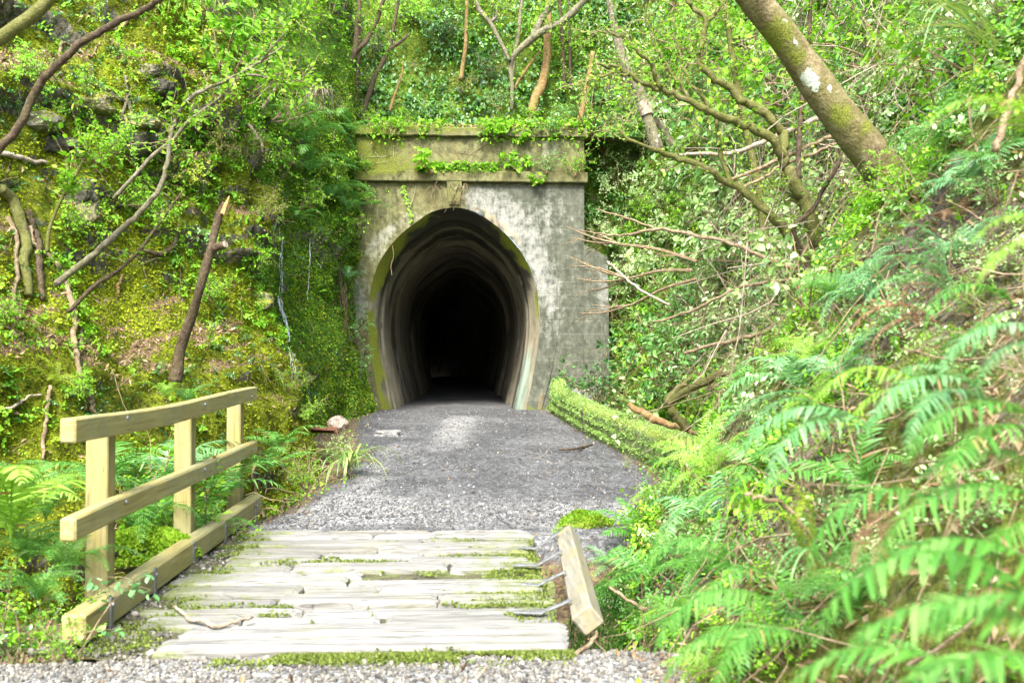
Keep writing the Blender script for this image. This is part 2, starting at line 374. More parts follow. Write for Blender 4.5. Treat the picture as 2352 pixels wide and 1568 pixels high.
MAT['bank_right'] = bank_mat('bank_right', (.13, .15, .02), (.25, .28, .05), (.13, .10, .07), (.30, .25, .19))
MAT['bank_back'] = bank_mat('bank_back', (.13, .155, .02), (.24, .28, .04), (.16, .11, .06), (.3, .23, .15))

b = NB('portal_concrete'); p = b.pos(); n1 = b.noise(p, 1.6, 6, .6); n2 = b.noise(p, 7, 6, .68); n3 = b.noise(p, 45, 4, .6); dr = b.noise(b.scaled(p, (4.3, 4.3, .8)), 1.3, 7, .72, .8)
c = b.ramp(b.math('ADD', b.math('MULTIPLY', n2, .6), b.math('MULTIPLY', dr, .4)), [(.35, (.026, .028, .012)), (.47, (.095, .095, .038)), (.57, (.165, .165, .07)), (.69, (.27, .27, .16))])
c = b.mix(b.rng(n1, .45, .65, 0, .5), c, (.135, .11, .04))
g = b.math('ADD', b.attr('grey'), b.math('MULTIPLY', b.math('SUBTRACT', n1, .5), .9))
c = b.mix(b.rng(g, .35, .75, 0, .9), c, b.ramp(b.math('ADD', b.math('MULTIPLY', n2, .6), b.math('MULTIPLY', dr, .4)), [(.34, (.028, .034, .024)), (.46, (.062, .069, .05)), (.58, (.105, .112, .085)), (.70, (.19, .205, .175))]))
bt = b.n('TexBrick', {'Vector': b.n('Mapping', {'Vector': p, 'Rotation': (R(90), 0, 0)}).outputs[0], 'Scale': 1., 'Mortar Size': .012, 'Mortar Smooth': .3, 'Brick Width': .62, 'Row Height': .285, 'Color1': (0, 0, 0, 1), 'Color2': (.0, .0, .0, 1), 'Mortar': (1, 1, 1, 1)}).outputs['Color']
bm_ = b.math('MULTIPLY', b.math('MULTIPLY', bt, b.rng(n2, .4, .6)), b.attr('brick'))
c = b.mix(b.math('MULTIPLY', bm_, .16), c, (.36, .37, .33))
br2 = b.voro(b.scaled(p, (1.6, 1, 3.5)), 1., 'F1', 'Color')
c = b.mix(b.math('MULTIPLY', b.attr('brick'), b.rng(b.n('SeparateColor', {'Color': br2}).outputs[0], 0, 1, 0, .14)), c, (.10, .10, .08))
w = b.math('ADD', b.attr('white'), b.math('MULTIPLY', b.math('SUBTRACT', b.math('ADD', b.math('MULTIPLY', n2, .55), b.math('MULTIPLY', dr, .45)), .5), 2.4))
c = b.mix(b.rng(w, .3, 1.15, 0, .95), c, b.ramp(n3, [(.3, (.27, .27, .24)), (.7, (.47, .465, .425))]))
ru = b.math('ADD', b.attr('rust'), b.math('MULTIPLY', b.math('SUBTRACT', dr, .5), 1.4))
c = b.mix(b.rng(ru, .55, 1., 0, .7), c, (.42, .25, .09))
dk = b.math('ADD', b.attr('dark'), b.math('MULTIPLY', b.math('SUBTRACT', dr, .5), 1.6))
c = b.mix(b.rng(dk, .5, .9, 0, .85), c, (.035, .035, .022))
mo = b.math('ADD', b.attr('moss'), b.math('MULTIPLY', b.math('SUBTRACT', n2, .5), 1.6))
c = b.mix(b.rng(mo, .45, .8, 0, .92), c, b.ramp(n3, [(.3, (.045, .055, .006)), (.55, (.12, .14, .014)), (.75, (.22, .25, .035))]))
c = b.mix(b.rng(n3, .3, .42, .5, 0), c, b.mix(1., c, (.4, .4, .36), 'MULTIPLY'))
MAT['concrete'] = b.done(b.pbr(c, .85, b.bump(b.math('ADD', b.math('ADD', n2, b.math('MULTIPLY', n3, .5)), b.math('MULTIPLY', bm_, -.35)), .7, .025), .25))

b = NB('tunnel_lining'); p = b.pos(); s_ = b.attr('arc'); l_ = b.attr('along')
uv = b.n('CombineXYZ', {0: b.math('MULTIPLY', s_, .55), 1: b.math('MULTIPLY', l_, 3.2), 2: 0.}).outputs[0]
uv2 = b.n('CombineXYZ', {0: b.math('MULTIPLY', s_, 4.), 1: b.math('MULTIPLY', l_, .5), 2: 3.}).outputs[0]
uv3 = b.n('CombineXYZ', {0: b.math('MULTIPLY', s_, .3), 1: b.math('MULTIPLY', l_, 1.1), 2: 7.}).outputs[0]
na = b.noise(uv, 1., 7, .7, .5); nb_ = b.noise(p, 3, 6, .65); nc = b.noise(uv3, 1., 4, .6, .4); n3 = b.noise(p, 40, 4)
c = b.ramp(b.math('ADD', b.math('MULTIPLY', na, .7), b.math('MULTIPLY', nb_, .3)), [(.33, (.07, .062, .04)), (.45, (.20, .178, .115)), (.55, (.32, .285, .195)), (.7, (.48, .44, .33))])
c = b.mix(b.rng(nc, .5, .62, 0, .85), c, (.03, .028, .02))
w = b.math('ADD', b.attr('white'), b.math('MULTIPLY', b.math('SUBTRACT', na, .5), 1.8))
c = b.mix(b.rng(w, .45, .9, 0, .85), c, (.50, .48, .41))
gr = b.math('ADD', b.attr('teal'), b.math('MULTIPLY', b.math('SUBTRACT', na, .5), 1.4))
c = b.mix(b.rng(gr, .45, .85, 0, .9), c, b.mix(na, (.16, .26, .17), (.42, .50, .42)))
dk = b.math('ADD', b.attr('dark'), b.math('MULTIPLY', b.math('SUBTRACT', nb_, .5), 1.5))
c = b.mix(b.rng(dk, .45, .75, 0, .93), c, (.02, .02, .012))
mo = b.math('ADD', b.attr('moss'), b.math('MULTIPLY', b.math('SUBTRACT', nb_, .5), 1.5))
c = b.mix(b.rng(mo, .4, .7, 0, .95), c, b.ramp(n3, [(.3, (.09, .11, .006)), (.7, (.26, .29, .02))]))
MAT['lining'] = b.done(b.pbr(c, .7, b.bump(b.math('ADD', na, b.math('MULTIPLY', n3, .4)), .5, .02), .35))

def rock_mat(name, c0, c1, c2, moss=0., mc=(.2, .22, .02)):
    b = NB(name); p = b.pos(); n2 = b.noise(p, 14, 6, .68); n1 = b.noise(p, 3, 4)
    c = b.ramp(n2, [(.34, c0), (.5, c1), (.66, c2)])
    if moss:
        up = b.n('SeparateXYZ', {0: b.n('NewGeometry').outputs['Normal']}).outputs[2]
        m_ = b.math('ADD', b.math('MULTIPLY', up, .5), b.math('ADD', b.math('MULTIPLY', b.math('SUBTRACT', n1, .5), 1.4), moss - .5))
        c = b.mix(b.rng(m_, .2, .45), c, b.mix(b.noise(p, 50, 3), tuple(x * .4 for x in mc), mc))
    return b.done(b.pbr(c, .85, b.bump(n2, .7, .03), .3))
MAT['rock_grey'] = rock_mat('rock_grey', (.07, .07, .065), (.17, .17, .155), (.33, .33, .30), .2)
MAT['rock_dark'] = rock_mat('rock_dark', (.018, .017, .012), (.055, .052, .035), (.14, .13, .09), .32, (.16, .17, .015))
MAT['rock_olive'] = rock_mat('rock_olive', (.06, .055, .03), (.17, .155, .075), (.33, .30, .17), .45, (.27, .27, .02))
MAT['rock_pale'] = rock_mat('rock_pale', (.07, .068, .04), (.15, .145, .09), (.27, .265, .19), .42, (.25, .26, .03))
MAT['rock_moss'] = rock_mat('rock_moss', (.03, .035, .015), (.07, .08, .03), (.14, .15, .06), .75, (.22, .27, .02))
MAT['rock_brown'] = rock_mat('rock_brown', (.10, .075, .055), (.25, .19, .145), (.42, .35, .29), 0)
MAT['wall_moss'] = rock_mat('wall_moss', (.05, .07, .02), (.12, .17, .05), (.22, .28, .12), .6, (.26, .33, .05))

b = NB('falling_water'); n = b.noise(b.scaled(b.pos(), (14, 14, 2)), 2, 4)
p_ = b.pbr((.85, .9, .92), .12, None, .6); t_ = b.n('BsdfTransparent').outputs[0]
x = b.n('MixShader', {0: b.rng(n, .35, .68, .0, .55)}); b.t.links.new(t_, x.inputs[1]); b.t.links.new(p_, x.inputs[2])
MAT['water'] = b.done(x.outputs[0])
# ------------------------------------------------------------------ terrain
def path_z(y):
    return .40 * sstep(8.0, 18.0, y)
def ground_z(x, y):
    x = np.asarray(x, float); y = np.asarray(y, float)
    z = path_z(y)
    z = z - .015 * (x + .3) ** 2 * sstep(7, 9, y)                       # slight crown
    gul = np.exp(-((y - 6.1) / 1.25) ** 6)
    z = z - 1.0 * gul                                                    # stream gully under the bridge
    lx = np.interp(y, [4, 7.5, 9, 11, 13, 15, 17, 19.5], [-2.3, -2.15, -1.75, -1.68, -1.70, -1.95, -2.1, -2.1])
    z = z - .75 * sstep(0, .75, lx - x) * sstep(4.3, 5.2, y) * (1 - sstep(13, 16.5, y))   # ditch at the left
    rx = np.interp(y, [4, 6, 7.6, 9, 11, 14, 18], [.75, .7, 1.15, 1.6, 2.1, 2.6, 3.6])
    z = z - .45 * sstep(0, .5, x - rx) * np.exp(-((y - 6.3) / 1.3) ** 4)
    return z

TER = []                                                                 # (V, faces) for ray casts
SURF = {}
def grid_faces(nu, nv):
    i = np.arange(nu - 1)[:, None] * nv; j = np.arange(nv - 1)[None]
    return np.stack([i + j, i + nv + j, i + nv + j + 1, i + j + 1], -1).reshape(-1, 4)
def face_normals(V, Q):
    return unit(np.cross(V[Q[:, 2]] - V[Q[:, 0]], V[Q[:, 3]] - V[Q[:, 1]]))
def vert_normals(V, Q):
    fn = np.cross(V[Q[:, 2]] - V[Q[:, 0]], V[Q[:, 3]] - V[Q[:, 1]]); n = np.zeros_like(V)
    for k in range(4): np.add.at(n, Q[:, k], fn)
    return unit(n)

# ground sheet
xs = np.concatenate([np.linspace(-40, -6, 12)[:-1], np.arange(-6, 5.5, .07), np.linspace(5.5, 40, 12)])
ys = np.concatenate([np.linspace(-40, -6, 10)[:-1], np.arange(-6, 3.5, .3), np.arange(3.5, 21.5, .07), np.linspace(21.6, 60, 10)])
X, Y = np.meshgrid(xs, ys, indexing='ij')
V = np.stack([X.ravel(), Y.ravel(), np.zeros(X.size)], 1)
V[:, 2] = ground_z(V[:, 0], V[:, 1])
V[:, 2] += .025 * fbm(V * 1.5, 3, 3) + .012 * fbm(V * 7, 3, 5)
tun = (V[:, 1] > 19.6)
V[tun, 2] -= .06
Q = grid_faces(len(xs), len(ys))
lx = np.interp(V[:, 1], [4.5, 4.8, 7.5, 9, 11, 13, 15, 17, 19.5], [-3.6, -2.2, -1.95, -1.6, -1.45, -1.55, -1.85, -2.0, -2.0])
rx = np.interp(V[:, 1], [3.5, 4.7, 5, 7.6, 9, 11, 12.5, 14, 18], [.8, .85, .5, 1.3, 1.75, 2.15, 2.1, 1.85, 1.6])
soil = np.maximum(sstep(-.25, .35, lx - V[:, 0]), sstep(-.25, .35, V[:, 0] - rx))
soil = np.maximum(soil, sstep(-.05, -.35, V[:, 2]))
xc = V[:, 0]
pale = .75 * np.exp(-((xc + .55 - .04 * (V[:, 1] - 8)) / .45) ** 2) * sstep(11, 14, V[:, 1]) * (1 - sstep(16.5, 18, V[:, 1])) + .8 * np.exp(-((V[:, 1] - 8.6) / 1.0) ** 2) + .75 * (V[:, 1] < 4.75) \
    + .6 * np.exp(-((xc + 1.2) / .35) ** 2) * sstep(8, 9, V[:, 1]) * (1 - sstep(12, 15, V[:, 1]))
g = link('ground', make_mesh('ground', V, Q, np.zeros((0, 3), int), MAT['gravel'], {'soil': soil, 'pale': pale, 'rnd': soil * 0}, True)); tag(g, kind='structure')
GROUND = (V, Q); TER.append(GROUND)
SURF['ground'] = (V, Q, {'soil': soil})

def bank(name, foot, profile, mult, zfoot, side, disp, mat, du=.07, dv=.07, masks=None):
    """a steep bank: foot line (x, y) sampled by arc length, profile (height, set back), multiplier of the set back along the line"""
    ft = spline(np.array([(a, b_, 0.) for a, b_ in foot]), 400)
    L = np.concatenate([[0], np.cumsum(np.linalg.norm(np.diff(ft, axis=0), axis=1))])
    nu = int(L[-1] / du); u = np.linspace(0, L[-1], nu)
    fx = np.stack([np.interp(u, L, ft[:, k]) for k in range(2)], 1)
    tg = unit(np.gradient(fx, axis=0)); k = np.ones(25) / 25
    out = np.stack([-tg[:, 1], tg[:, 0]], 1) * side
    pad = np.pad(out, ((12, 12), (0, 0)), 'edge'); out = unit(np.stack([np.convolve(pad[:, c], k, 'valid') for c in range(2)], 1))
    pr = np.array(profile, float); pp = spline(np.c_[pr, np.zeros(len(pr))], 300)
    S = np.concatenate([[0], np.cumsum(np.linalg.norm(np.diff(pp[:, :2], axis=0), axis=1))])
    nv = int(S[-1] / dv); s = np.linspace(0, S[-1], nv)
    z = np.interp(s, S, pp[:, 0]); of = np.interp(s, S, pp[:, 1])
    my = np.interp(fx[:, 1], *zip(*mult)); zf = np.interp(fx[:, 1], *zip(*zfoot))
    fade = 1 - sstep(.0, 2.5, z)
    V = np.zeros((nu, nv, 3))
    V[..., :2] = fx[:, None] + out[:, None] * (of[None, :, None] * my[:, None, None])
    V[..., 2] = z[None] + zf[:, None] * fade[None]
    Q = grid_faces(nu, nv)
    if side < 0: Q = Q[:, ::-1]
    V = V.reshape(-1, 3); n = vert_normals(V, Q)
    d, extra = disp(V, n); V = V + n * d[:, None]
    n = vert_normals(V, Q)
    at_ = masks(V, n, d, extra); at_['rnd'] = at_['moss'] * 0
    o = link(name, make_mesh(name, V, Q, np.zeros((0, 3), int), mat, at_, True)); tag(o, kind='structure')
    TER.append((V, Q)); SURF[name] = (V, Q, at_)
    return V, Q, n, at_

# left: a mossy rock face, a leaf-covered shelf part way up, ledges of broken rock above
def disp_left(V, n):
    f1, f2, cid = cells(V * np.array([1.1, 1.1, 1.9]), 5); f1b, _, cid2 = cells(V * np.array([2.6, 2.6, 4.2]), 8)
    band = sstep(2.4, 3.0, V[:, 2]) * (1 - sstep(5.3, 6.3, V[:, 2]))
    big = fbm(V * .55, 3, 2)
    d = .42 * big + .16 * fbm(V * 1.7, 3, 9) + .06 * fbm(V * 6, 3, 12) + .025 * fbm(V * 17, 2, 14)
    rk = band * sstep(-.25, .25, fbm(V * .7 + 5, 2, 21))
    d = d + rk * (.55 * (cid - .5) + .22 * (cid2 - .5) + .05 * (f1 - .5)) - .16 * (1 - rk) * np.maximum(0, fbm(V * np.array([2.2, 2.2, 3.4]) + 3, 3, 35)) 
    wet = sstep(13.2, 14.0, V[:, 1] - .15 * (V[:, 0] + 3))
    d = d * (1 - .35 * wet) + wet * (.10 * fbm(V * np.array([2.2, 2.2, .9]), 3, 31))
    return d, (rk, wet)
def mask_left(V, n, d, ex):
    rk, wet = ex
    nz = n[:, 2]
    lit = .9 * sstep(.5, .75, nz + .16 * fbm(V * 2, 2, 3)) * (V[:, 2] > .9) * (1 - wet) * (1 - .65 * sstep(5, 6.5, V[:, 2]))
    moss = .95 - .75 * sstep(.1, -.25, nz) - .30 * rk
    moss = np.maximum(moss, wet * .9 - .5 * (fbm(V * 1.1, 3, 41) > .18))
    return {'moss': moss, 'litter': lit, 'wet': wet}
left_foot = [(-5.6, -6), (-5.4, -2), (-5.1, 3), (-4.6, 6), (-3.9, 8.4), (-3.0, 10.4), (-2.35, 12.0), (-2.2, 13.0), (-2.55, 13.75), (-2.85, 14.5), (-2.65, 15.8), (-2.2, 17.3), (-2.15, 18.6), (-2.3, 20.2), (-2.5, 22.5)]
left_prof = [(-1.2, -.15), (-.3, 0), (.5, .15), (1.3, .5), (1.75, .95), (2.35, 1.55), (2.9, 1.75), (4.0, 1.85), (4.5, 1.72), (4.75, 1.95), (5.5, 2.5), (6.8, 3.3), (8.6, 4.3), (10.5, 5.6), (11.5, 9), (12, 16)]
bank('bank', left_foot, left_prof, [(-6, 1.1), (8, 1.0), (11, .7), (12.6, .42), (13.6, .36), (16, .34), (18, .22), (20, .12), (23, .1)],
     [(-6, 0), (4, -.1), (6, -.5), (9, -.3), (12, .0), (16, .25), (20, .4)], 1, disp_left, MAT['bank_left'], masks=mask_left)

# right: earth bank, steeper towards the portal
def disp_right(V, n):
    d = .30 * fbm(V * .6, 3, 52) + .16 * fbm(V * 1.6, 3, 57) + .06 * fbm(V * 5, 3, 58) + .025 * fbm(V * 15, 2, 59)
    return d * (.4 + .6 * sstep(2.5, 6, V[:, 1])), fbm(V * .8, 3, 61)
def mask_right(V, n, d, ex):
    lit = .45 + .5 * ex - .3 * sstep(12, 16, V[:, 1])
    return {'moss': .75 - .3 * sstep(.1, -.2, n[:, 2]) + .3 * fbm(V * 1.3, 2, 63), 'litter': lit, 'wet': 0 * lit + .35 * sstep(14, 18, V[:, 1])}
right_foot = [(.75, -6), (.75, -2), (.8, 1), (.88, 3), (.98, 4.4), (1.05, 6), (1.5, 7.8), (2.3, 8.8), (3.0, 9.8), (3.35, 11), (3.5, 12.5), (3.6, 14.5), (3.65, 16.2), (3.6, 17.8), (3.25, 19.2), (2.75, 20.2), (2.2, 21.5)]
right_prof = [(-1.2, -.15), (-.2, 0), (.15, .12), (.5, .42), (1.2, 1.0), (2.2, 1.8), (3.5, 2.55), (5, 3.3), (7, 4.3), (9, 5.4), (10.8, 7), (11.6, 10), (12, 17)]
bank('slope', right_foot, right_prof, [(-6, 1), (8, 1), (9.5, .75), (11, .55), (15, .42), (18, .40), (20, .34), (23, .3)],
     [(-6, 0), (4, 0), (6, -.35), (8, -.05), (12, .05), (18, .38)], -1, disp_right, MAT['bank_right'], masks=mask_right)

# the cliff behind the portal
def disp_back(V, n):
    d = .35 * fbm(V * .6, 3, 72) + .14 * fbm(V * 1.8, 3, 74) + .05 * fbm(V * 6, 3, 75)
    return d * sstep(6.3, 7.2, V[:, 2]), fbm(V * .9, 3, 77)
def mask_back(V, n, d, ex):
    lit = sstep(.5, .8, n[:, 2]) * .9
    return {'moss': .8 + .4 * ex, 'litter': lit, 'wet': .45 + .5 * sstep(-.2, .3, ex)}
bank('cliff', [(-9, 20.1), (-4, 20.05), (0, 20.05), (4, 20.05), (10, 20.1)], [(6.38, 0), (6.42, .6), (6.5, 1.15), (6.9, 1.35), (8, 1.6), (10, 2.0), (12.5, 2.7), (13.6, 4.5), (14, 14)],
     [(0, 1), (30, 1)], [(0, 0), (30, 0)], 1, disp_back, MAT['bank_back'], du=.09, dv=.09, masks=mask_back)

# earth face closing the hollow between the portal and the slope
bank('earth_face', [(1.7, 20.5), (3, 20.6), (5, 20.4), (8, 20)], [(-.5, 0), (2, .1), (5, .35), (8, .7)], [(0, 1), (30, 1)], [(0, 0), (30, 0)], 1,
     lambda V, n: (.25 * fbm(V * .8, 3, 301) + .08 * fbm(V * 4, 3, 302), fbm(V, 2, 303)), MAT['bank_right'], du=.12, dv=.12, masks=lambda V, n, d, e: {'moss': .5 + .5 * e, 'litter': .3 - .4 * e, 'wet': .6 + 0 * e})
# ------------------------------------------------------------------ ray casts onto the terrain
_v = []; _f = []; _n = 0
for V, Q in TER:
    _v.append(V); _f.append(Q + _n); _n += len(V)
BVH = BVHTree.FromPolygons(np.vstack(_v).tolist(), np.vstack(_f).tolist())
PB = BVHTree.FromPolygons([(-3.4, 19.7, 0), (3.4, 19.7, 0), (3.4, 19.7, 6.6), (-3.4, 19.7, 6.6)], [(0, 1, 2, 3)])
def hit(px, py, portal=False):
    d = ray(px, py); h = BVH.ray_cast(Vector(CAM), Vector(unit(d)))
    if portal or h[0] is None:
        q = PB.ray_cast(Vector(CAM), Vector(unit(d)))
        if q[0] is not None and (h[0] is None or q[3] < h[3]): return np.array(q[0]), np.array((0, -1., 0))
    if h[0] is None:
        return at(px, py, 12), np.array((0, -1., 0))
    n = np.array(h[1]); 
    if n.dot(d) > 0: n = -n
    return np.array(h[0]), n
def down(x, y, z=8.):
    h = BVH.ray_cast(Vector((x, y, z)), Vector((0, 0, -1)))
    return (np.array(h[0]), np.array(h[1])) if h[0] is not None else (np.array([x, y, 0.]), np.array([0, 0, 1.]))

def in_view(P, mx=420, my=320):
    px, py, w = proj(P)
    return (w > .3) & (px > -mx) & (px < 2352 + mx) & (py > -my) & (py < 1568 + my)
def scatter(name, n, wfun=None, near=4., power=1., r=None):
    """area weighted random points on a terrain sheet, denser near the camera, only where the camera (or one a step aside) could see"""
    r = r or rng; V, Q, at_ = SURF[name]
    c = V[Q].mean(1); nr = face_normals(V, Q)
    area = .5 * np.linalg.norm(np.cross(V[Q[:, 2]] - V[Q[:, 0]], V[Q[:, 3]] - V[Q[:, 1]]), axis=1)
    dist = np.linalg.norm(c - CAM, axis=1)
    w = area * np.maximum(dist, near) ** (-power) * in_view(c) * (np.einsum('ij,ij->i', nr, CAM - c) > -.25 * dist)
    if wfun is not None: w = w * wfun(c, nr, {k: a[Q].mean(1) for k, a in at_.items()})
    k = r.choice(len(Q), n, p=w / w.sum())
    a, b_ = r.random((n, 1)), r.random((n, 1)); q = V[Q[k]]
    P = (q[:, 0] * (1 - a) + q[:, 1] * a) * (1 - b_) + (q[:, 3] * (1 - a) + q[:, 2] * a) * b_
    return P, nr[k]
# ------------------------------------------------------------------ tunnel portal
PY = 19.7; S_ = PY / F; CX = 1043
def ppx(px, py, dy=0.): return np.array([(px - 1085) * S_, PY + dy, 1.45 + (824 - py) * S_])
HW = [(985, 158), (940, 165), (890, 176), (820, 189), (760, 196), (700, 195), (640, 184), (600, 168), (565, 145), (535, 117), (511, 86), (487, 49), (477, 0)]
lft = [(CX - h, y) for y, h in HW]; rgt = [(CX + h, y) for y, h in HW[::-1][1:]]
outl = spline(np.array([ppx(*q) for q in lft + rgt]), 121)
portal = thing('tunnel_portal', 'old concrete railway tunnel portal with a dark horseshoe opening in the gorge', 'tunnel', (ppx(CX, 0)[0], PY, .3))
XL, XR = -3.45, ppx(1343, 0)[0]; ZB, ZT = -.1, 5.42
def portal_attrs(V):
    x, z = V[:, 0], V[:, 2]; cx = ppx(CX, 0)[0]
    dmin = np.min(np.linalg.norm(V[:, None, [0, 2]] - outl[None, ::3, [0, 2]], axis=2), axis=1)
    rt = sstep(cx - .1, cx + .6, x)
    # pale lime bands: spreading from the right shoulder down beside the opening, and patches on the left haunch
    wr = np.exp(-((dmin - .34 - .10 * np.sin(z * 3)) / .34) ** 2) * rt * sstep(1.7, 2.3, z) * (.35 + .5 * sstep(2.2, 3.4, z)) * np.clip(.75 + 1.1 * fbm(V * 1.3, 3, 87), 0, 1.2)
    wl = .55 * np.clip(.6 + 1.5 * fbm(V * 1.2, 3, 89), 0, 1.2) * np.exp(-((dmin - .25) / .25) ** 2) * (1 - rt) * sstep(1.9, 2.6, z) * (1 - sstep(4.3, 4.8, z))
    wt = .45 * np.exp(-((x - 1.7) / .5) ** 2) * np.exp(-((z - 4.6) / .6) ** 2)
    wp = .55 * np.exp(-((x - 1.6) / .5) ** 2) * np.exp(-((z - 6.0) / .25) ** 2)
    return {'grey': rt * (1 - sstep(5.1, 5.4, z)), 'brick': sstep(cx + .9, cx + 1.5, x) * (1 - sstep(5.2, 5.3, z)), 'white': np.clip(.72 * wr + wl + wt + wp + (.18 + .2 * rt) * np.exp(-((dmin - .2) / .22) ** 2) * sstep(1.2, 2.0, z), 0, .62),
            'rust': .75 * rt * np.exp(-((dmin - .12) / .12) ** 2) * sstep(3.5, 4.2, z) + .5 * sstep(1.6, .6, z) * np.exp(-((dmin - .3) / .2) ** 2) * rt,
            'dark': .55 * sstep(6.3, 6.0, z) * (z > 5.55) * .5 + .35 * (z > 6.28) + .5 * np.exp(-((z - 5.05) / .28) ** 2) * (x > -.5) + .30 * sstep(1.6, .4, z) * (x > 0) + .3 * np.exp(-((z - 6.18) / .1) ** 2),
            'moss': .75 * sstep(cx - .6, cx - 2, x) * sstep(3.0, 4.5, z) * .7 + .55 * np.exp(-((z - 5.5) / .12) ** 2) + .42 * (z > 5.5) * sstep(2.2, -1.5, x) + .35 * sstep(6.28, 6.4, z) + .55 * sstep(.75, .35, z)}
# front wall: rays from the opening out to the rectangle
n = len(outl); c0 = np.array([ppx(CX, 0)[0], 2.2])
rect = []
for p in outl:
    if p[2] <= .9: rect.append((XL if p[0] < c0[0] else XR, p[2] - (.0))); continue
    d = np.array([p[0], p[2]]) - np.array([c0[0], .9])
    ts = [t for t in ((XL - c0[0]) / d[0] if d[0] < -1e-6 else 9e9, (XR - c0[0]) / d[0] if d[0] > 1e-6 else 9e9, (ZT - .9) / d[1] if d[1] > 1e-6 else 9e9)]
    t = min(ts); rect.append((c0[0] + d[0] * t, .9 + d[1] * t))
rect = np.array(rect)
# move the nearest samples onto the two upper corners
for cx_ in (XL, XR):
    k = np.argmin(np.hypot(rect[:, 0] - cx_, rect[:, 1] - ZT)); rect[k] = (cx_, ZT)
m = 44; t = np.linspace(0, 1, m)[None, :, None] ** 1.2
G = outl[:, None, [0, 2]] * (1 - t) + rect[:, None] * t
V = np.zeros((n, m, 3)); V[..., 0] = G[..., 0]; V[..., 2] = G[..., 1]; V[..., 1] = PY
V = V.reshape(-1, 3); V[:, 1] += .018 * fbm(V * 2.2, 4, 81)
Q = grid_faces(n, m)
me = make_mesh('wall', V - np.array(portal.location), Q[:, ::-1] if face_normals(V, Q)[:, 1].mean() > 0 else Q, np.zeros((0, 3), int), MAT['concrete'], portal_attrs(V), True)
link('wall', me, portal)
def proud_band(name, V2d_in, V2d_out, proud, seed, k=9):
    """raised band between two outlines, with returned edges"""
    n = len(V2d_in); rows = []
    tt = np.linspace(0, 1, k)
    prof = [(0, .02)] + [(q, -proud) for q in tt] + [(1, .02)]
    V = np.zeros((n, len(prof), 3))
    for i, (q, dy) in enumerate(prof):
        V[:, i, [0, 2]] = V2d_in * (1 - q) + V2d_out * q; V[:, i, 1] = PY + dy
    V = V.reshape(-1, 3); V[:, 1] += .012 * fbm(V * 3, 4, seed)
    Q = grid_faces(n, len(prof)); fn = face_normals(V, Q)
    if fn[:, 1].sum() > 0: Q = Q[:, ::-1]
    return link(name, make_mesh(name, V - np.array(portal.location), Q, np.zeros((0, 3), int), MAT['concrete'], portal_attrs(V), False), portal)
o2 = outl[:, [0, 2]]; tn = unit(np.gradient(o2, axis=0)); nr2 = np.stack([-tn[:, 1], tn[:, 0]], 1)
if (nr2[60] @ np.array([0, 1])) < 0: nr2 = -nr2
wid = np.interp(np.arange(n), [0, 25, 60, 75, 95, 120], [.30, .36, .42, .50, .42, .30])[:, None]
proud_band('arch_ring', o2 + nr2 * .004, o2 + nr2 * wid, .035, 83)
def bar(name, x0, x1, z0, z1, proud, back, step=.05, seed=1, top_wob=.0, attrs=None, par=portal):
    """long concrete member with rounded arrises, fine enough to carry the stains"""
    nx = max(3, int((x1 - x0) / step)); h = z1 - z0; bv = .018
    sec = [(PY + back, z0)] + [(PY - proud + (bv if q in (0,) else 0), z0 + bv * q) for q in (0, 1)] + [(PY - proud, z0 + h * q) for q in (.25, .5, .75)] + [(PY - proud, z1 - bv), (PY - proud + bv, z1), (PY + back, z1 + .01)]
    V = np.zeros((nx, len(sec), 3)); V[..., 0] = np.linspace(x0, x1, nx)[:, None]; V[..., 1] = np.array(sec)[None, :, 0]; V[..., 2] = np.array(sec)[None, :, 1]
    V = V.reshape(-1, 3); V[:, 1] += .015 * fbm(V * 3, 4, seed); V[:, 2] += (.012 + top_wob) * fbm(V * 2, 4, seed + 1)
    Q = grid_faces(nx, len(sec)); fn = face_normals(V, Q)
    if fn[:, 1].sum() > 0: Q = Q[:, ::-1]
    ns = len(sec)                                                     # end caps
    V = np.vstack([V, V[:ns].mean(0), V[-ns:].mean(0)]); e = len(V)
    T = [[e - 2, j, j + 1] for j in range(ns - 1)] + [[e - 1, (nx - 1) * ns + j + 1, (nx - 1) * ns + j] for j in range(ns - 1)]
    return link(name, make_mesh(name, V - np.array(par.location), Q, np.array(T), MAT['concrete'], attrs(V) if attrs else portal_attrs(V), False), par)
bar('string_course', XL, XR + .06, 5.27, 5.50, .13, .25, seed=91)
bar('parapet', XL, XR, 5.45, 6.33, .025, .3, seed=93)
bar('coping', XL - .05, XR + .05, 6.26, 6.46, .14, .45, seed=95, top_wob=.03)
# keystone, a tapering block from the crown up to the string course
g = Geo(); kx = ppx(CX, 0)[0]
kv = []
for z, h, d in ((4.78, .12, .07), (4.84, .135, .10), (5.0, .15, .11), (5.2, .17, .12), (5.275, .17, .12)):
    kv += [(kx - h, PY + .02, z), (kx - h + .01, PY - d, z), (kx, PY - d - .015, z), (kx + h - .01, PY - d, z), (kx + h, PY + .02, z)]
kv = np.array(kv); kq = grid_faces(5, 5); kv[:, 1] += .015 * fbm(kv * 5, 3, 4)
g.add(kv, kq if face_normals(kv, kq)[:, 1].sum() < 0 else kq[:, ::-1], [[0, 1, 2], [0, 2, 3], [0, 3, 4]])
g.build('keystone', MAT['concrete'], portal, attrs={**portal_attrs(kv), 'moss': np.full(25, .55)})
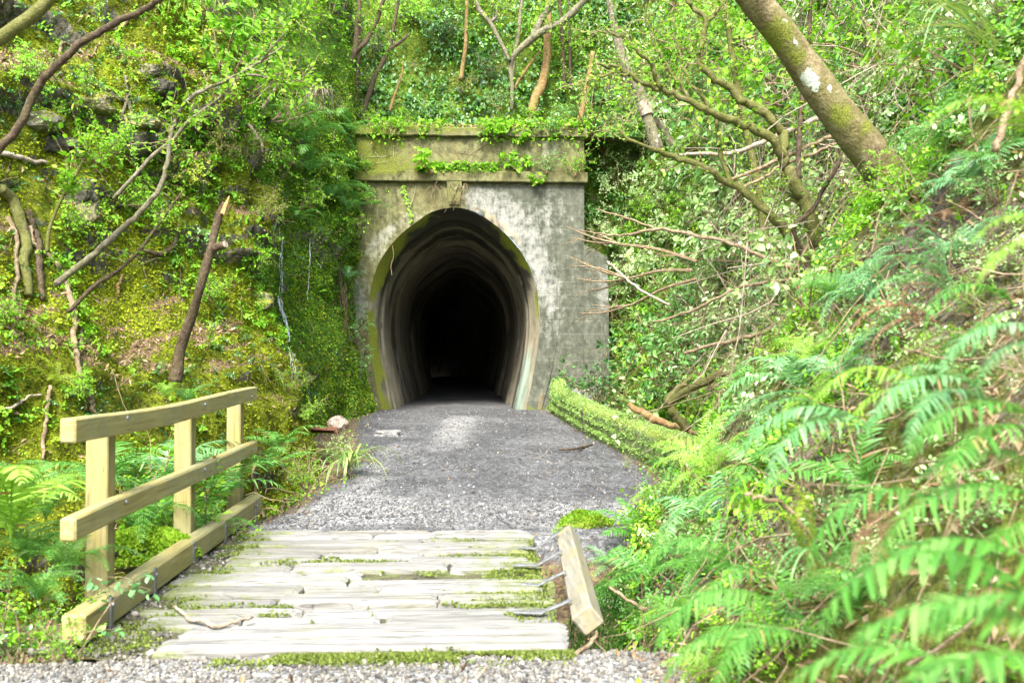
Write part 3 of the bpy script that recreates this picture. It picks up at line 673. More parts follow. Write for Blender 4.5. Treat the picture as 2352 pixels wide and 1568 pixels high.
# stepped wing pier right of the opening
V = []; zs = np.linspace(-.1, 3.95, 44)
for z in zs:
    w = .50 * (1 if z < 3.6 else 1); x0 = XR - .02; x1 = XR + w + .05 * (3.9 - z) / 4
    V += [(x0, PY - .05, z)] + [(x0 + (x1 - x0) * q, PY - .07, z - (.28 * q if z > 3.5 else 0)) for q in (.0, .25, .5, .75, 1)] + [(x1 + .01, PY + .6, z - (.28 if z > 3.5 else 0))]
V = np.array(V); V += .02 * fbm(V * 2.5, 3, 97)[:, None] * np.array([.6, 1, 0]); nn = 7; Q = grid_faces(len(zs), nn)
Q = Q if face_normals(V, Q)[:, 1].sum() < 0 else Q[:, ::-1]
V = np.vstack([V, [[(XR + .25), PY + .6, 3.85]]]); e = len(V) - 1; b0 = (len(zs) - 1) * nn
a_ = portal_attrs(V); a_['white'] = .65 * np.exp(-((V[:, 0] - XR - .45) / .2) ** 2) * np.exp(-((V[:, 2] - 2.9) / .7) ** 2); a_['moss'] = .35 * (V[:, 2] > 3.5) + .5 * (V[:, 2] < .7)
link('wing_pier', make_mesh('wing_pier', V - np.array(portal.location), Q, np.array([[b0 + j, b0 + j + 1, e] for j in range(nn - 1)]), MAT['concrete'], a_, False), portal)
# lining: horseshoe section swept into the hill, stepping in where the rings of formwork change
arc = np.concatenate([[0], np.cumsum(np.linalg.norm(np.diff(o2, axis=0), axis=1))]); arc -= arc[-1] / 2
ls = np.concatenate([[0, .02], np.arange(.1, 2, .08), np.arange(2, 10, .25), np.arange(10, 60, 1.)])
inset = lambda l: .19 * min(l / .5, 1) + .04 * (l > .9) + .06 * (l > 3.4) + .10 * (l > 8.6) + .04 * (l > 17)
V = np.zeros((n, len(ls), 3)); A1 = np.zeros((n, len(ls))); A2 = A1.copy()
for j, l in enumerate(ls):
    V[:, j, [0, 2]] = o2 - nr2 * inset(l) - nr2 * .0; V[:, j, 0] -= .003 * max(0, l - 12) ** 2; V[:, j, 1] = PY - .02 + l; A1[:, j] = arc; A2[:, j] = l
V = V.reshape(-1, 3); V += .012 * fbm(V * np.array([2, .8, 2]), 3, 101)[:, None] * np.array([1, 0, 1])
A1, A2 = A1.ravel(), A2.ravel(); x, z = V[:, 0] + .003 * np.maximum(0, A2 - 12) ** 2 - kx, V[:, 2]
Q = grid_faces(n, len(ls))
if (face_normals(V, Q)[np.arange(60) + 60 * (len(ls) - 1), 2]).mean() > 0: Q = Q[:, ::-1]
lip = np.exp(-A2 / .4) * np.clip(.8 + 1.3 * fbm(V * 1.6, 3, 107), .25, 1.2)
att = {'arc': A1, 'along': A2, 'rnd': A1 * 0,
       'moss': np.clip(1.5 * lip * (1.0 * sstep(.2, -1.2, x) * (z < 4.6) + .75 * (x > 0) * sstep(1.9, 2.6, z) * (z < 4.4)) - .0, 0, 1) + .5 * np.exp(-A2 / 3) * sstep(1.4, .2, z) * (x < 0),
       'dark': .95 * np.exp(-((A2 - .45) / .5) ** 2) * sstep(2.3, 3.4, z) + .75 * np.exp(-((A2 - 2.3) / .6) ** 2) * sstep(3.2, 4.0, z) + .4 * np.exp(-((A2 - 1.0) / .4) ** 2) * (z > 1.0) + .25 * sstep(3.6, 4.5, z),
       'white': .42 * sstep(.5, .9, A2) * sstep(2.8, 1.5, z) * np.exp(-((A2 - 2.2) / 1.6) ** 2) + .30 * np.exp(-((A2 - 3.5) / .5) ** 2), 'teal': .95 * (x > 0) * sstep(2.3, 1.2, z) * np.exp(-((A2 - .55) / .6) ** 2)}
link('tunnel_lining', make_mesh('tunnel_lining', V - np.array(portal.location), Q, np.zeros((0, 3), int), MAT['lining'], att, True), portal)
# added cap far down the bore, its dark colour standing in for deep shade
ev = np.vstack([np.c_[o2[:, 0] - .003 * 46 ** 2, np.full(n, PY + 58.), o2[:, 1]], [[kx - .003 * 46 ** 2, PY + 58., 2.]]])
link('dark_end_cap', make_mesh('dark_end_cap', ev - np.array(portal.location), np.zeros((0, 4), int), np.array([[i, (i + 1) % n, n] for i in range(n)]), MAT['rock_dark'], {'rnd': np.zeros(n + 1)}), portal)

# ------------------------------------------------------------------ low curved mossy wall on the right
wl = spline(np.array([(1.66, 18.9, 0), (1.60, 17.7, 0), (1.66, 16.4, 0), (1.80, 14.9, 0), (2.02, 13.4, 0), (2.30, 12.2, 0), (2.62, 11.2, 0), (2.9, 10.4, 0)]), 110)
lw = thing('retaining_wall', 'low curving mossy kerb wall running from the tunnel mouth along the right of the path', 'wall', (wl[55, 0], wl[55, 1], .2))
tg = unit(np.gradient(wl, axis=0)); nrw = np.stack([tg[:, 1], -tg[:, 0], tg[:, 2] * 0], 1)      # towards the bank
nrw = nrw * np.sign(nrw[55, 0])
htop = np.interp(np.arange(110), [0, 6, 30, 70, 109], [.97, .86, .74, .72, .74])
sec = [(.0, -.3), (.0, .02), (.0, .45), (.0, .75), (.015, .93), (.07, 1.0), (.17, 1.02), (.25, .98), (.28, .85), (.29, .4), (.29, -.3)]
V = np.zeros((110, len(sec), 3)); gz = ground_z(wl[:, 0] - .3, wl[:, 1])
for j, (o_, h_) in enumerate(sec):
    V[:, j] = wl + nrw * o_; V[:, j, 2] = gz + (htop - gz * 0 - .28) * h_ if h_ > 0 else gz + h_
V = V.reshape(-1, 3); V += .03 * fbm(V * 4, 3, 111)[:, None] * np.array([1, .3, .8])
Q = grid_faces(110, len(sec)); fn = face_normals(V, Q)
if fn[np.arange(0, len(Q), len(sec) - 1) + 2, 0].mean() > 0: Q = Q[:, ::-1]
TER.append((V, Q)); WALLV, WALLQ = V, Q
V2 = np.vstack([V, V[:len(sec)].mean(0)]); T = np.array([[len(V2) - 1, j, j + 1] for j in range(len(sec) - 1)])
link('coping_wall', make_mesh('coping_wall', V2 - np.array(lw.location), Q, T, MAT['wall_moss'], None, True), lw)
g = Geo(); r = np.random.default_rng(5)                                     # cushion moss on its top and face
fn = face_normals(V, Q); cc = V[Q].mean(1); ar = np.linalg.norm(np.cross(V[Q[:, 2]] - V[Q[:, 0]], V[Q[:, 3]] - V[Q[:, 1]]), axis=1)
w_ = ar * np.where(fn[:, 2] > .5, 2.2, np.where(fn[:, 0] < 0, 1., 0)); k = r.choice(len(Q), 34000, p=w_ / w_.sum())
P = cc[k] + r.normal(size=(len(k), 3)) * .022; nn_ = fn[k]
topm = nn_[:, 2] > .5
keep = topm | (fbm(P * 2.1, 3, 7) > -.35)
P, nn_, topm = P[keep], nn_[keep], topm[keep]
g.leaves(LEAF4, P, nn_ * .9 + r.normal(size=P.shape) * .6 + np.array([0, 0, .1]), nn_ + r.normal(size=P.shape) * .8, np.where(topm, r.uniform(.014, .028, len(P)), r.uniform(.018, .042, len(P))), np.where(topm, .62, .45) + r.uniform(-.25, .25, len(P)), 1.1)
o = g.build('moss_cover', MAT['moss_pale'], lw); tag(o, kind='stuff')
g = Geo(); q = 52; c_ = V.reshape(110, len(sec), 3)[q]
g.box((c_[1][0] - .035, c_[1][1] - .07, c_[1][2] - .02), (c_[1][0] + .12, c_[1][1] + .07, c_[4][2] - .06), axis=2, bev=.015)
o = g.build('drain_slot', MAT['rock_dark'], lw)

# ------------------------------------------------------------------ plank bridge
DK0, DK1, DXL, DXR = 4.56, 7.80, -1.86, .47
deck = thing('plank_bridge', 'bleached plank bridge deck in front of the tunnel path', 'bridge', (-.7, 6.15, 0))
g = Geo(); mo = []; r = np.random.default_rng(21)
edges = [0]
while edges[-1] < DK1 - DK0 - .12: edges.append(edges[-1] + r.uniform(.185, .245))
edges[-1] = DK1 - DK0
def plank(x0, x1, y0, y1, zt, a, seed):
    nx = max(6, int((x1 - x0) / .035)); ny = 9
    u = np.linspace(0, 1, nx)
    v = np.array([0, .04, .15, .35, .5, .65, .85, .96, 1])
    xx = x0 + (x1 - x0) * u
    P_ = np.c_[xx * 2.2, np.full(nx, seed * 3.7), np.zeros(nx)]
    e0 = y0 + .022 + .016 * fbm(P_, 3, seed) - .010 * np.maximum(0, fbm(P_ * 6, 2, seed + 7)); e1 = y1 - .020 + .016 * fbm(P_ + 9, 3, seed) + .010 * np.minimum(0, fbm(P_ * 6 + 5, 2, seed + 7))
    V = np.zeros((nx, ny, 3)); V[..., 1] = e0[:, None] * (1 - v) + e1[:, None] * v
    en = .015 * vnoise(np.c_[v * 7, np.full(ny, seed * 1.9), v * 0], 3)
    V[..., 0] = xx[:, None]; V[0, :, 0] += en; V[-1, :, 0] += en[::-1] * 1.5
    q = V.reshape(-1, 3) * np.array([1.5, 11, 1]) + seed
    rel = (zt + .012 * fbm(q, 4, seed)).reshape(nx, ny)
    rel[:, [0, -1]] -= .022; rel[:, [1, -2]] -= .004; rel[[0, -1]] -= .015
    V[..., 2] = rel
    top = V.reshape(-1, 3); Q = grid_faces(nx, ny)
    if face_normals(top, Q)[:, 2].mean() < 0: Q = Q[:, ::-1]
    # skirt down the four edges
    idx = np.arange(nx * ny).reshape(nx, ny); loop = np.concatenate([idx[:, 0], idx[-1, 1:], idx[-2::-1, -1], idx[0, -2:0:-1]])
    low = top[loop].copy(); low[:, 2] = zt - .09; m_ = len(loop); k = np.arange(m_)
    sk = np.stack([loop, loop[(k + 1) % m_], nx * ny + (k + 1) % m_, nx * ny + k], 1)
    VV = np.vstack([top, low]); sf = face_normals(VV, sk)
    cen = VV[sk].mean(1) - top.mean(0)
    if (sf * cen).sum() < 0: sk = sk[:, ::-1]
    g.add(VV, np.vstack([Q, sk]), None, a)
    x_, y_ = VV[:, 0], VV[:, 1]
    mo.append(.55 * sstep(-.6, .45, x_) * sstep(4.9, 5.5, y_) * (1 - .55 * sstep(7.2, 7.7, y_)) + .55 * sstep(-1.15, -1.85, x_) + .35 * np.exp(-((y_ - 6.55) / .3) ** 2) * np.exp(-((x_ + .9) / .5) ** 2) + .15 + .25 * (VV[:, 2] < zt - .02))
for i in range(len(edges) - 1):
    y0, y1 = DK0 + edges[i], DK0 + edges[i + 1]
    xl, xr = DXL + r.uniform(-.10, .10) + (.0 if i > 1 else .25), DXR + r.uniform(-.05, .06)
    if i in (0, 1):
        plank(xl, xr + .05, y0, y1, .02 + r.uniform(0, .01), .75, 100 + i); continue
    cuts = sorted(np.array([xl + .9, xl + 1.5]) + r.uniform(-.35, .35, 2)) if i % 3 else sorted(r.uniform(xl + .6, xr - .6, 1))
    cuts = [c for j, c in enumerate(cuts) if j == 0 or c - cuts[0] > .4]
    xb = [xl] + list(cuts) + [xr]
    for j in range(len(xb) - 1):
        if r.random() < .10 and 3 < i < 13 and j != 1: continue                     # a missing piece shows the fill
        if r.random() < .30:                                                         # worn split plank: two narrow strips
            ym = (y0 + y1) / 2 + r.uniform(-.03, .03)
            plank(xb[j] + .006, xb[j + 1] - .006, y0, ym + .008, r.uniform(-.005, .015), r.uniform(.25, .8), 200 + i * 7 + j)
            plank(xb[j] + .006, xb[j + 1] - .006, ym - .008, y1, r.uniform(-.01, .01), r.uniform(.25, .8), 300 + i * 7 + j)
        else: plank(xb[j] + .012, xb[j + 1] - .012, y0, y1, r.uniform(-.012, .026), r.uniform(.35, 1.), 400 + i * 7 + j)
g.build('deck', MAT['planks'], deck, attrs={'moss': np.concatenate(mo)})
xs_, ys_ = np.arange(DXL - .32, DXR + .04, .035), np.arange(DK0 + .03, DK1 + .02, .035)
X, Y = np.meshgrid(xs_, ys_, indexing='ij'); V = np.stack([X.ravel(), Y.ravel(), 0 * X.ravel()], 1)
V[:, 2] = -.036 + .016 * fbm(V * 3.3, 4, 5) + .008 * fbm(V * 15, 2, 6) + .05 * sstep(-1.55, -2.0, V[:, 0]) * (1 + fbm(V * 5, 3, 8)) * .8
Q = grid_faces(len(xs_), len(ys_)); Q = Q if face_normals(V, Q)[:, 2].mean() > 0 else Q[:, ::-1]
FILL = (V, Q); TER.append(FILL)
link('earth_fill', make_mesh('earth_fill', V - np.array(deck.location), Q, np.zeros((0, 3), int), MAT['dirt'], None, True), deck)
for y_ in (4.72, 7.66):                                                           # bearers at each bank
    g = Geo(); g.box((DXL - .35, y_ - .12, -.40), (DXR + .02, y_ + .12, -.10), axis=0, bev=.015); g.build('bearer', MAT['grey_timber'], deck)
for x_ in (-1.72, -.68, .25):
    g = Geo(); g.box((x_ - .09, DK0 + .1, -.36), (x_ + .09, DK1 - .05, -.098), axis=1, bev=.012); g.build('joist', MAT['rock_dark'], deck)
g = Geo(); r2 = np.random.default_rng(3)                                            # moss growing on the planks
X = r2.uniform(DXL - .15, DXR, 60000); Y = r2.uniform(DK0, DK1, 60000)
P = np.c_[X, Y, X * 0]
pr = .78 * sstep(-.75, .5, X) * sstep(4.95, 5.4, Y) * (1 - .6 * sstep(7.3, 7.7, Y)) + .6 * sstep(-1.35, -1.8, X) + .35 * np.exp(-((Y - 6.55) / .25) ** 2) * np.exp(-((X + .9) / .5) ** 2)
k = fbm(P * np.array([3.5, 7, 1]), 4, 44) * 1.1 + pr + .25 * (np.abs(fbm(P * np.array([.5, 4.6, 0]), 2, 46)) < .06) > .60
P = P[k]; P[:, 2] = .006 + .012 * vnoise(P * 9, 3) - .012
g.leaves(LEAF4, P, r2.normal(size=P.shape) * .6 + np.array([0, 0, .55]), r2.normal(size=P.shape) + np.array([0, 0, .5]), r2.uniform(.012, .026, len(P)), r2.uniform(.25, 1., len(P)), 1.2)
X = r2.uniform(-1.5, .5, 16000); Y = 4.5 + .07 * r2.normal(size=16000); P = np.c_[X, Y, X * 0]; P = P[(fbm(P * np.array([2.6, 5, 1]), 3, 48) + .55 * sstep(-1.0, -.3, X)) > .28]; P[:, 2] = ground_z(P[:, 0], P[:, 1]) + .012
g.leaves(LEAF4, P, r2.normal(size=P.shape) * .6 + np.array([0, 0, .55]), r2.normal(size=P.shape) + np.array([0, 0, .5]), r2.uniform(.012, .026, len(P)), r2.uniform(.25, 1., len(P)), 1.2)
o = g.build('moss_patches', MAT['moss_deck'], deck); tag(o, kind='stuff')

# ------------------------------------------------------------------ timber railing
rail = thing('timber_railing', 'pale new timber railing with three posts along the left edge of the plank bridge', 'railing', (-2.1, 6.6, 0))
def bent(amp, seed, ph=0.):
    def f(v):
        v = v.copy(); t_ = (v[:, 1] - 4.6) / 4
        v[:, 2] += amp * np.sin(t_ * 6.5 + ph) + .006 * vnoise(v * 1.3, seed); v[:, 0] += .008 * vnoise(v * np.array([.1, 1, .1]) + 3, seed); return v
    return f
def rising(z0, z1, f):
    def h(v): v = f(v); v[:, 2] += z0 + (z1 - z0) * (v[:, 1] - 4.7) / 3.85; return v
    return h
g = Geo(); g.box((-2.075, 4.68, -.062), (-1.995, 8.56, .062), axis=1, bev=.009, sub=40, warp=rising(1.075, 1.118, bent(.012, 3, 1.9))); top_r = g.build('top_rail', MAT['timber_y'], rail)
g = Geo(); g.box((-2.080, 4.70, -.060), (-1.998, 8.57, .060), axis=1, bev=.011, sub=40, warp=rising(.585, .628, bent(.006, 5))); mid_r = g.build('middle_rail', MAT['timber_y'], rail)
g = Geo(); g.box((-2.07, 4.70, -.078), (-1.95, 8.60, .078), axis=1, bev=.012, sub=40, warp=rising(.085, .110, bent(.005, 7))); kerb = g.build('kerb_rail', MAT['timber_y'], rail)
for y_, xo in ((5.36, 0), (6.90, .0), (8.34, .0)):
    g = Geo(); g.box((-2.205 + xo, y_ - .058, -.75), (-2.078 + xo, y_ + .058, 1.118), axis=2, bev=.007, sub=8); g.build('post', MAT['timber_z'], rail)
for y_ in (5.36, 6.90, 8.34):                                                          # coach bolts in the rails
    for z_ in (1.09, .606):
        g = Geo(); g.tube(np.array([(-1.999, y_, z_ + .02), (-1.988, y_, z_ + .02), (-1.984, y_, z_ + .02)]), [.014, .013, .006], 10); g.build('bolt', MAT['metal'], rail)
for y_ in (5.02, 5.70, 6.48, 7.30, 8.30):                                             # flat steel straps holding the kerb
    g = Geo(); g.box((-1.953, y_ - .020, -.05), (-1.936, y_ + .020, .172), axis=2, bev=.004)
    g.box((-1.9525, y_ - .019, -.054), (-1.66, y_ + .019, -.043 + .05 * 0), axis=0, bev=.003)
    s_ = g.build('strap', MAT['metal'], rail)
    g = Geo(); g.tube(np.array([(-1.937, y_, .13), (-1.927, y_, .13), (-1.924, y_, .13)]), [.012, .011, .005], 8); g.build('strap_bolt', MAT['metal'], s_, origin=np.array(rail.location))

# ------------------------------------------------------------------ fallen kerb beam on the right
B0, B1 = np.array([.625, 4.93, .035]), np.array([.735, 7.02, .085])
ax = unit(B1 - B0); rl = R(38)
s1 = unit(np.cross(ax, [0, 0, 1.])); u1 = np.cross(s1, ax); sx = s1 * math.cos(rl) + u1 * math.sin(rl); sz = -s1 * math.sin(rl) + u1 * math.cos(rl)
beam = thing('kerb_beam', 'loose grey kerb beam tipped on edge beside the right of the bridge', 'beam', (B0 + B1) / 2)
g = Geo(); Lb = np.linalg.norm(B1 - B0)
g.box((-.066, 0, -.066), (.066, Lb, .066), axis=1, bev=.010, sub=14)
V, Q, T, A = g.arrays(); Vw = B0 + V[:, :1] * sx + V[:, 1:2] * ax + V[:, 2:] * sz
link('timber', make_mesh('timber', Vw - np.array(beam.location), Q, T, MAT['grey_timber'], {'rnd': A}), beam)
for f_, xd in ((.10, .14), (.40, .10), (.66, .15), (.93, .12)):
    pb = B0 + ax * Lb * f_ - s1 * .085 + np.array([0, 0, .05]); pd = np.array([pb[0] - .17, pb[1] - .02, .026])
    pe = pd + np.array([-xd, .012, .004])
    g = Geo()
    for a0, a1 in ((pb, pd), (pd, pe)):
        d = unit(a1 - a0); w = unit(np.cross(d, [0, 0, 1.])); h = np.cross(w, d); L_ = np.linalg.norm(a1 - a0)
        gg = Geo(); gg.box((-.019, -.01, -.005), (.019, L_ + .01, .005), axis=1, bev=.002); v, q, t, _ = gg.arrays()
        g.add(a0 + v[:, :1] * w + v[:, 1:2] * d + v[:, 2:] * h, q, t)
    for k in (.3, .75):
        c = pd * (1 - k) + pe * k; g.tube(np.array([c, c + [0, 0, .013], c + [0, 0, .016]]), [.011, .010, .004], 8)
    g.build('bracket', MAT['metal'], beam)

# ------------------------------------------------------------------ rocks
def rock(name, label, px, py, wpx, mat, dep=None, asp=(1, .8, .7), seed=1, sink=.25, tmpl=None, blocky=.0, rot=0., group=None):
    if dep is None: loc, nrm = hit(px, py)
    else: loc = at(px, py, dep)
    s = wpx * loc[1] / F
    v, _, t = tmpl or ICO4; v = v * 1.
    v = np.sign(v) * np.abs(v * 2) ** (1 - blocky) / 2 if blocky else v
    v = v * (1 + .35 * fbm(v * 2.2 + seed, 3, seed)[:, None] + .1 * fbm(v * 7 + seed, 3, seed + 1)[:, None])
    f1, f2, cid = cells(v * 3 + seed * 3.1, seed); v = v * (1 + .16 * (cid[:, None] - .5))
    v = v * np.array(asp) * s
    c, sn = math.cos(rot), math.sin(rot); v = v @ np.array([[c, sn, 0], [-sn, c, 0], [0, 0, 1]])
    v[:, 2] += s * asp[2] * (.5 - sink)
    o = link(name, make_mesh(name, v, np.zeros((0, 4), int), t, MAT[mat], None, False), None, loc)
    return tag(o, label, 'rock' if 'block' not in name else 'block', group)
rock('boulder', 'rounded pale grey boulder behind the low mossy wall', 1341, 918, 66, 'rock_grey', dep=18.0, seed=3, asp=(1, .9, .62))
rock('boulder', 'small pale boulder at the foot of the dripping green rock face', 775, 985, 46, 'rock_brown', dep=14.0, seed=5, asp=(1, .8, .8))
rock('stone', 'fist-sized pale cobble on gravel before the railing end', 247, 1497, 44, 'rock_pale', seed=8, tmpl=ICO3, asp=(1, .8, .6))
rock('concrete_block', 'moss covered concrete block beside the far right corner of the bridge deck', 1352, 1232, 128, 'rock_moss', dep=8.0, seed=12, asp=(1, .8, .72), blocky=.45, sink=.55)
rock('concrete_slab', 'small broken concrete slab on the left verge of the gravel path', 888, 1000, 62, 'rock_grey', seed=14, asp=(1, .7, .28), blocky=.5, tmpl=ICO3)
rock('rock', 'dark angular wet rock jutting from the left cliff among leaves', 184, 432, 70, 'rock_dark', seed=17, asp=(1, .8, .9), blocky=.5, sink=.7)
rock('rock', 'black overhanging rock under the mossy ledge high on the left cliff', 368, 195, 62, 'rock_dark', seed=19, asp=(1.1, .9, .6), blocky=.5, sink=.75)
rock('rock', 'lichen-spotted pale rock shelf at the far left of the cliff', 90, 285, 84, 'rock_pale', seed=23, asp=(1.1, .8, .5), blocky=.3, sink=.4)
rock('rock', 'olive slab of rock below the overhang on the left cliff', 215, 240, 84, 'rock_olive', seed=29, asp=(1, .8, .5), blocky=.4, sink=.45)
rock('rock', 'flat layered rock under the dangling roots on the left cliff', 320, 285, 70, 'rock_olive', seed=31, asp=(1.2, .8, .4), blocky=.4, sink=.4)
rock('rock', 'grey lichened stone above the black overhanging rock', 345, 165, 46, 'rock_pale', seed=33, asp=(1, .8, .6), blocky=.3, sink=.45)
rock('rock', 'yellowish square rock face beneath the dark angular rock', 190, 480, 66, 'rock_olive', seed=37, asp=(1, .7, 1.), blocky=.45, sink=.5)
rock('rock', 'small grey rock near the top of the dripping face', 500, 205, 40, 'rock_grey', seed=39, asp=(1, .8, .8), sink=.5)
rock('rock', 'bare yellow-brown rock edge beside the white trickle', 600, 690, 56, 'rock_olive', seed=41, asp=(1, .8, .7), blocky=.4, sink=.5)
rock('rock', 'long dark layered rock at the left picture edge below the leaning branch', 130, 330, 92, 'rock_dark', seed=43, asp=(1.1, .7, .4), blocky=.5, sink=.65)
def mossy(o, n, mat, size=(.012, .03), up=-.2, seed=1):
    """cushion moss growing on a rock"""
    r = np.random.default_rng(seed); me = o.data; me.calc_loop_triangles()
    V = np.array([v.co[:] for v in me.vertices]); T = np.array([t.vertices[:] for t in me.loop_triangles])
    fn = np.cross(V[T[:, 1]] - V[T[:, 0]], V[T[:, 2]] - V[T[:, 0]]); a = np.linalg.norm(fn, axis=1); fn = unit(fn)
    k = r.choice(len(T), n, p=(w_ := a * (fn[:, 2] > up) * (.4 + np.clip(fn[:, 2], 0, 1))) / w_.sum()); q = r.dirichlet((1, 1, 1), n); P = (V[T[k]] * q[..., None]).sum(1)
    g = Geo(); g.leaves(LEAF4, P, fn[k] * .7 + r.normal(size=P.shape) * .6, fn[k] + r.normal(size=P.shape) * .6, r.uniform(*size, n), np.clip(.5 + .5 * fbm(P * 6, 2, seed) + .15 * r.normal(size=n), 0, 1), 1.1)
    m = link('moss_cover', g.mesh('moss_cover', MAT[mat]), o); tag(m, kind='stuff')
blk = bpy.data.objects['concrete_block']; mossy(blk, 5000, 'moss_green', (.012, .032), -.15, 3)
rock('boulder', 'mossy rock hump under the railing beside the deck', 345, 1290, 190, 'rock_moss', dep=6.6, seed=47, asp=(1.1, .9, .5), sink=.3)
mossy(bpy.data.objects['boulder.002'], 9000, 'moss_green', (.015, .04), -.2, 5)
for nm_ in ('rock', 'rock.001', 'rock.002', 'rock.003', 'rock.005', 'rock.007'): mossy(bpy.data.objects[nm_], 900, 'moss_yellow', (.015, .035), .35, 7)
# steel bar lying in the ditch
g = Geo(); a0, a1 = at(716, 985, 14.2), at(772, 988, 13.7); d = a1 - a0
g.tube(np.array([a0 - d * .1, a0 + d * .4, a1]), .05, 4); o = g.build('steel_bar', MAT['rust'], origin=a0); tag(o, 'rusty steel bar lying at the foot of the trickling water', 'bar')
# ------------------------------------------------------------------ fronds and ferns
def frond_geo(kind, seed, e0=55, e1=-55, pairs=22, maxl=.22, segs=9, wid=.021, fwd=22):
    """one arching fern frond, chord of length 1 along +Y, arching towards +Z"""
    r = np.random.default_rng(seed); g = Geo(); n = 30
    an = np.radians(np.linspace(e0, e1, n)); st = np.stack([.02 * np.sin(np.linspace(0, 5, n) + seed), np.cos(an), np.sin(an)], 1) / n
    p = np.vstack([[0, 0, 0], np.cumsum(st, 0)]); ch = p[-1]; L = np.linalg.norm(ch); a = math.atan2(ch[2], ch[1])
    M = np.array([[1, 0, 0], [0, math.cos(a), math.sin(a)], [0, -math.sin(a), math.cos(a)]]); p = (p @ M.T) / L
    g.tube(p, np.linspace(.0075, .002, len(p)), 5, .25)
    tt = unit(np.gradient(p, axis=0)); s = np.linspace(.10, .985, pairs)
    for sgn in (-1, 1):
        for i, q in enumerate(s):
            k = q * (len(p) - 1); i0 = min(int(k), len(p) - 2); f = k - i0
            P0 = p[i0] * (1 - f) + p[i0 + 1] * f; t = unit(tt[i0]); side = np.array([sgn, 0, 0.]); nr = unit(np.cross(t, side) * -sgn)
            if nr[2] < 0: nr = -nr
            prof = min(1, (q + .03) / .30) ** .7 * (1 - q) ** .62 * 1.32 if kind != 'tri' else (1 - q) ** .9 * 1.15
            l = maxl * max(prof, .05) * r.uniform(.82, 1.08) * (r.uniform(.25, .7) if r.random() < .05 else 1)
            fa = R(fwd + 22 * q + r.normal() * 5); dirv = unit(side * math.cos(fa) + t * math.sin(fa) + nr * r.normal() * .10)
            dr = r.uniform(.08, .55)
            if kind == 'pinnate':
                m = segs; u = np.linspace(0, 1, m + 1)
                c = P0 + dirv * (l * u)[:, None] - nr * (l * dr * u ** 2)[:, None] + t * (l * .10 * u ** 2)[:, None]
                w = wid * np.clip(1.25 * (1 - u) ** .5 * np.minimum(1, .55 + u * 2.4), .02, 2) * (.4 + .6 * min(1, l / (maxl * .5)))
                w = w * np.where(np.arange(m + 1) % 2, 1., .80)
                wv = unit(np.cross(nr, dirv))
                v = np.concatenate([c + wv * w[:, None] + nr * (w * .25)[:, None], c - nr * .0, c - wv * w[:, None] + nr * (w * .25)[:, None]])
                k0 = np.arange(m); Q = np.concatenate([np.stack([k0, k0 + 1, m + 2 + k0, m + 1 + k0], 1), np.stack([m + 1 + k0, m + 2 + k0, 2 * m + 3 + k0, 2 * m + 2 + k0], 1)])
                g.add(v, Q[:, ::-1], None, np.clip((1. if r.random() < .035 else .45 + .17 * r.normal() + .10 * q) + np.tile(np.where(u > .8, .35 * r.random() ** 3, 0), 3), 0, 1))
            else:
                m = max(3, int(segs * (.35 + .65 * prof))); u = np.linspace(.06, .97, m)
                c = P0 + dirv * (l * u)[:, None] - nr * (l * dr * u ** 2)[:, None]
                g.tube(np.vstack([P0, c]), .0022, 3, .3, cap=False)
                pl = wid * 2.6 * (1 - u) ** .6 * np.minimum(1, .5 + 2 * u) * (.5 + .5 * prof) + .004
                for s2 in (-1, 1):
                    dv = unit(t * s2 * .9 + dirv * .45 + r.normal(size=(m, 3)) * .10)
                    g.leaves(LEAF4, c, dv, np.broadcast_to(nr, c.shape) + r.normal(size=c.shape) * .15, pl, .5 + .18 * r.normal(size=m) + .1 * q, .95)
    return g
FM = {}
def fmesh(kind, v, mat):
    k = (kind, v, mat)
    if k not in FM:
        sp = [(55, -55), (35, -75), (75, -25), (48, -60), (62, -70), (25, -40)][v % 6]
        g = {'kio': lambda: frond_geo('pinnate', v, *sp, pairs=24, maxl=.24, segs=9, wid=.014, fwd=18),
             'near': lambda: frond_geo('pinnate', v + 9, *sp, pairs=30, maxl=.25, segs=16, wid=.0118, fwd=20),
             'broad': lambda: frond_geo('pinnate', v + 70, *sp, pairs=20, maxl=.28, segs=18, wid=.021, fwd=18),
             'bip': lambda: frond_geo('bip', v + 20, *sp, pairs=20, maxl=.27, segs=11, wid=.014, fwd=25),
             'tri': lambda: frond_geo('tri', v + 30, *sp, pairs=18, maxl=.34, segs=12, wid=.015, fwd=28),
             'slim': lambda: frond_geo('pinnate', v + 40, *sp, pairs=22, maxl=.10, segs=4, wid=.011, fwd=10)}[kind]()
        FM[k] = g.mesh('frond', MAT[mat])
    return FM[k]
def frond_between(parent, B, T, kind, mat, v, up=(0, 0, 1), wscale=1., scale=1.):
    """frond from B to T (world)"""
    B = np.asarray(B, float); T = np.asarray(T, float); y = T - B; L = np.linalg.norm(y); y = y / L
    x = unit(np.cross(y, up)); z = np.cross(x, y)
    o = link('frond', fmesh(kind, v, mat), parent)
    M = Matrix(np.block([[np.stack([x * L * wscale, y * L, z * L], 1), (B - np.array(parent.location))[:, None]], [np.zeros((1, 3)), np.ones((1, 1))]]).tolist())
    o.matrix_local = M
    return o
FERN_N = 0
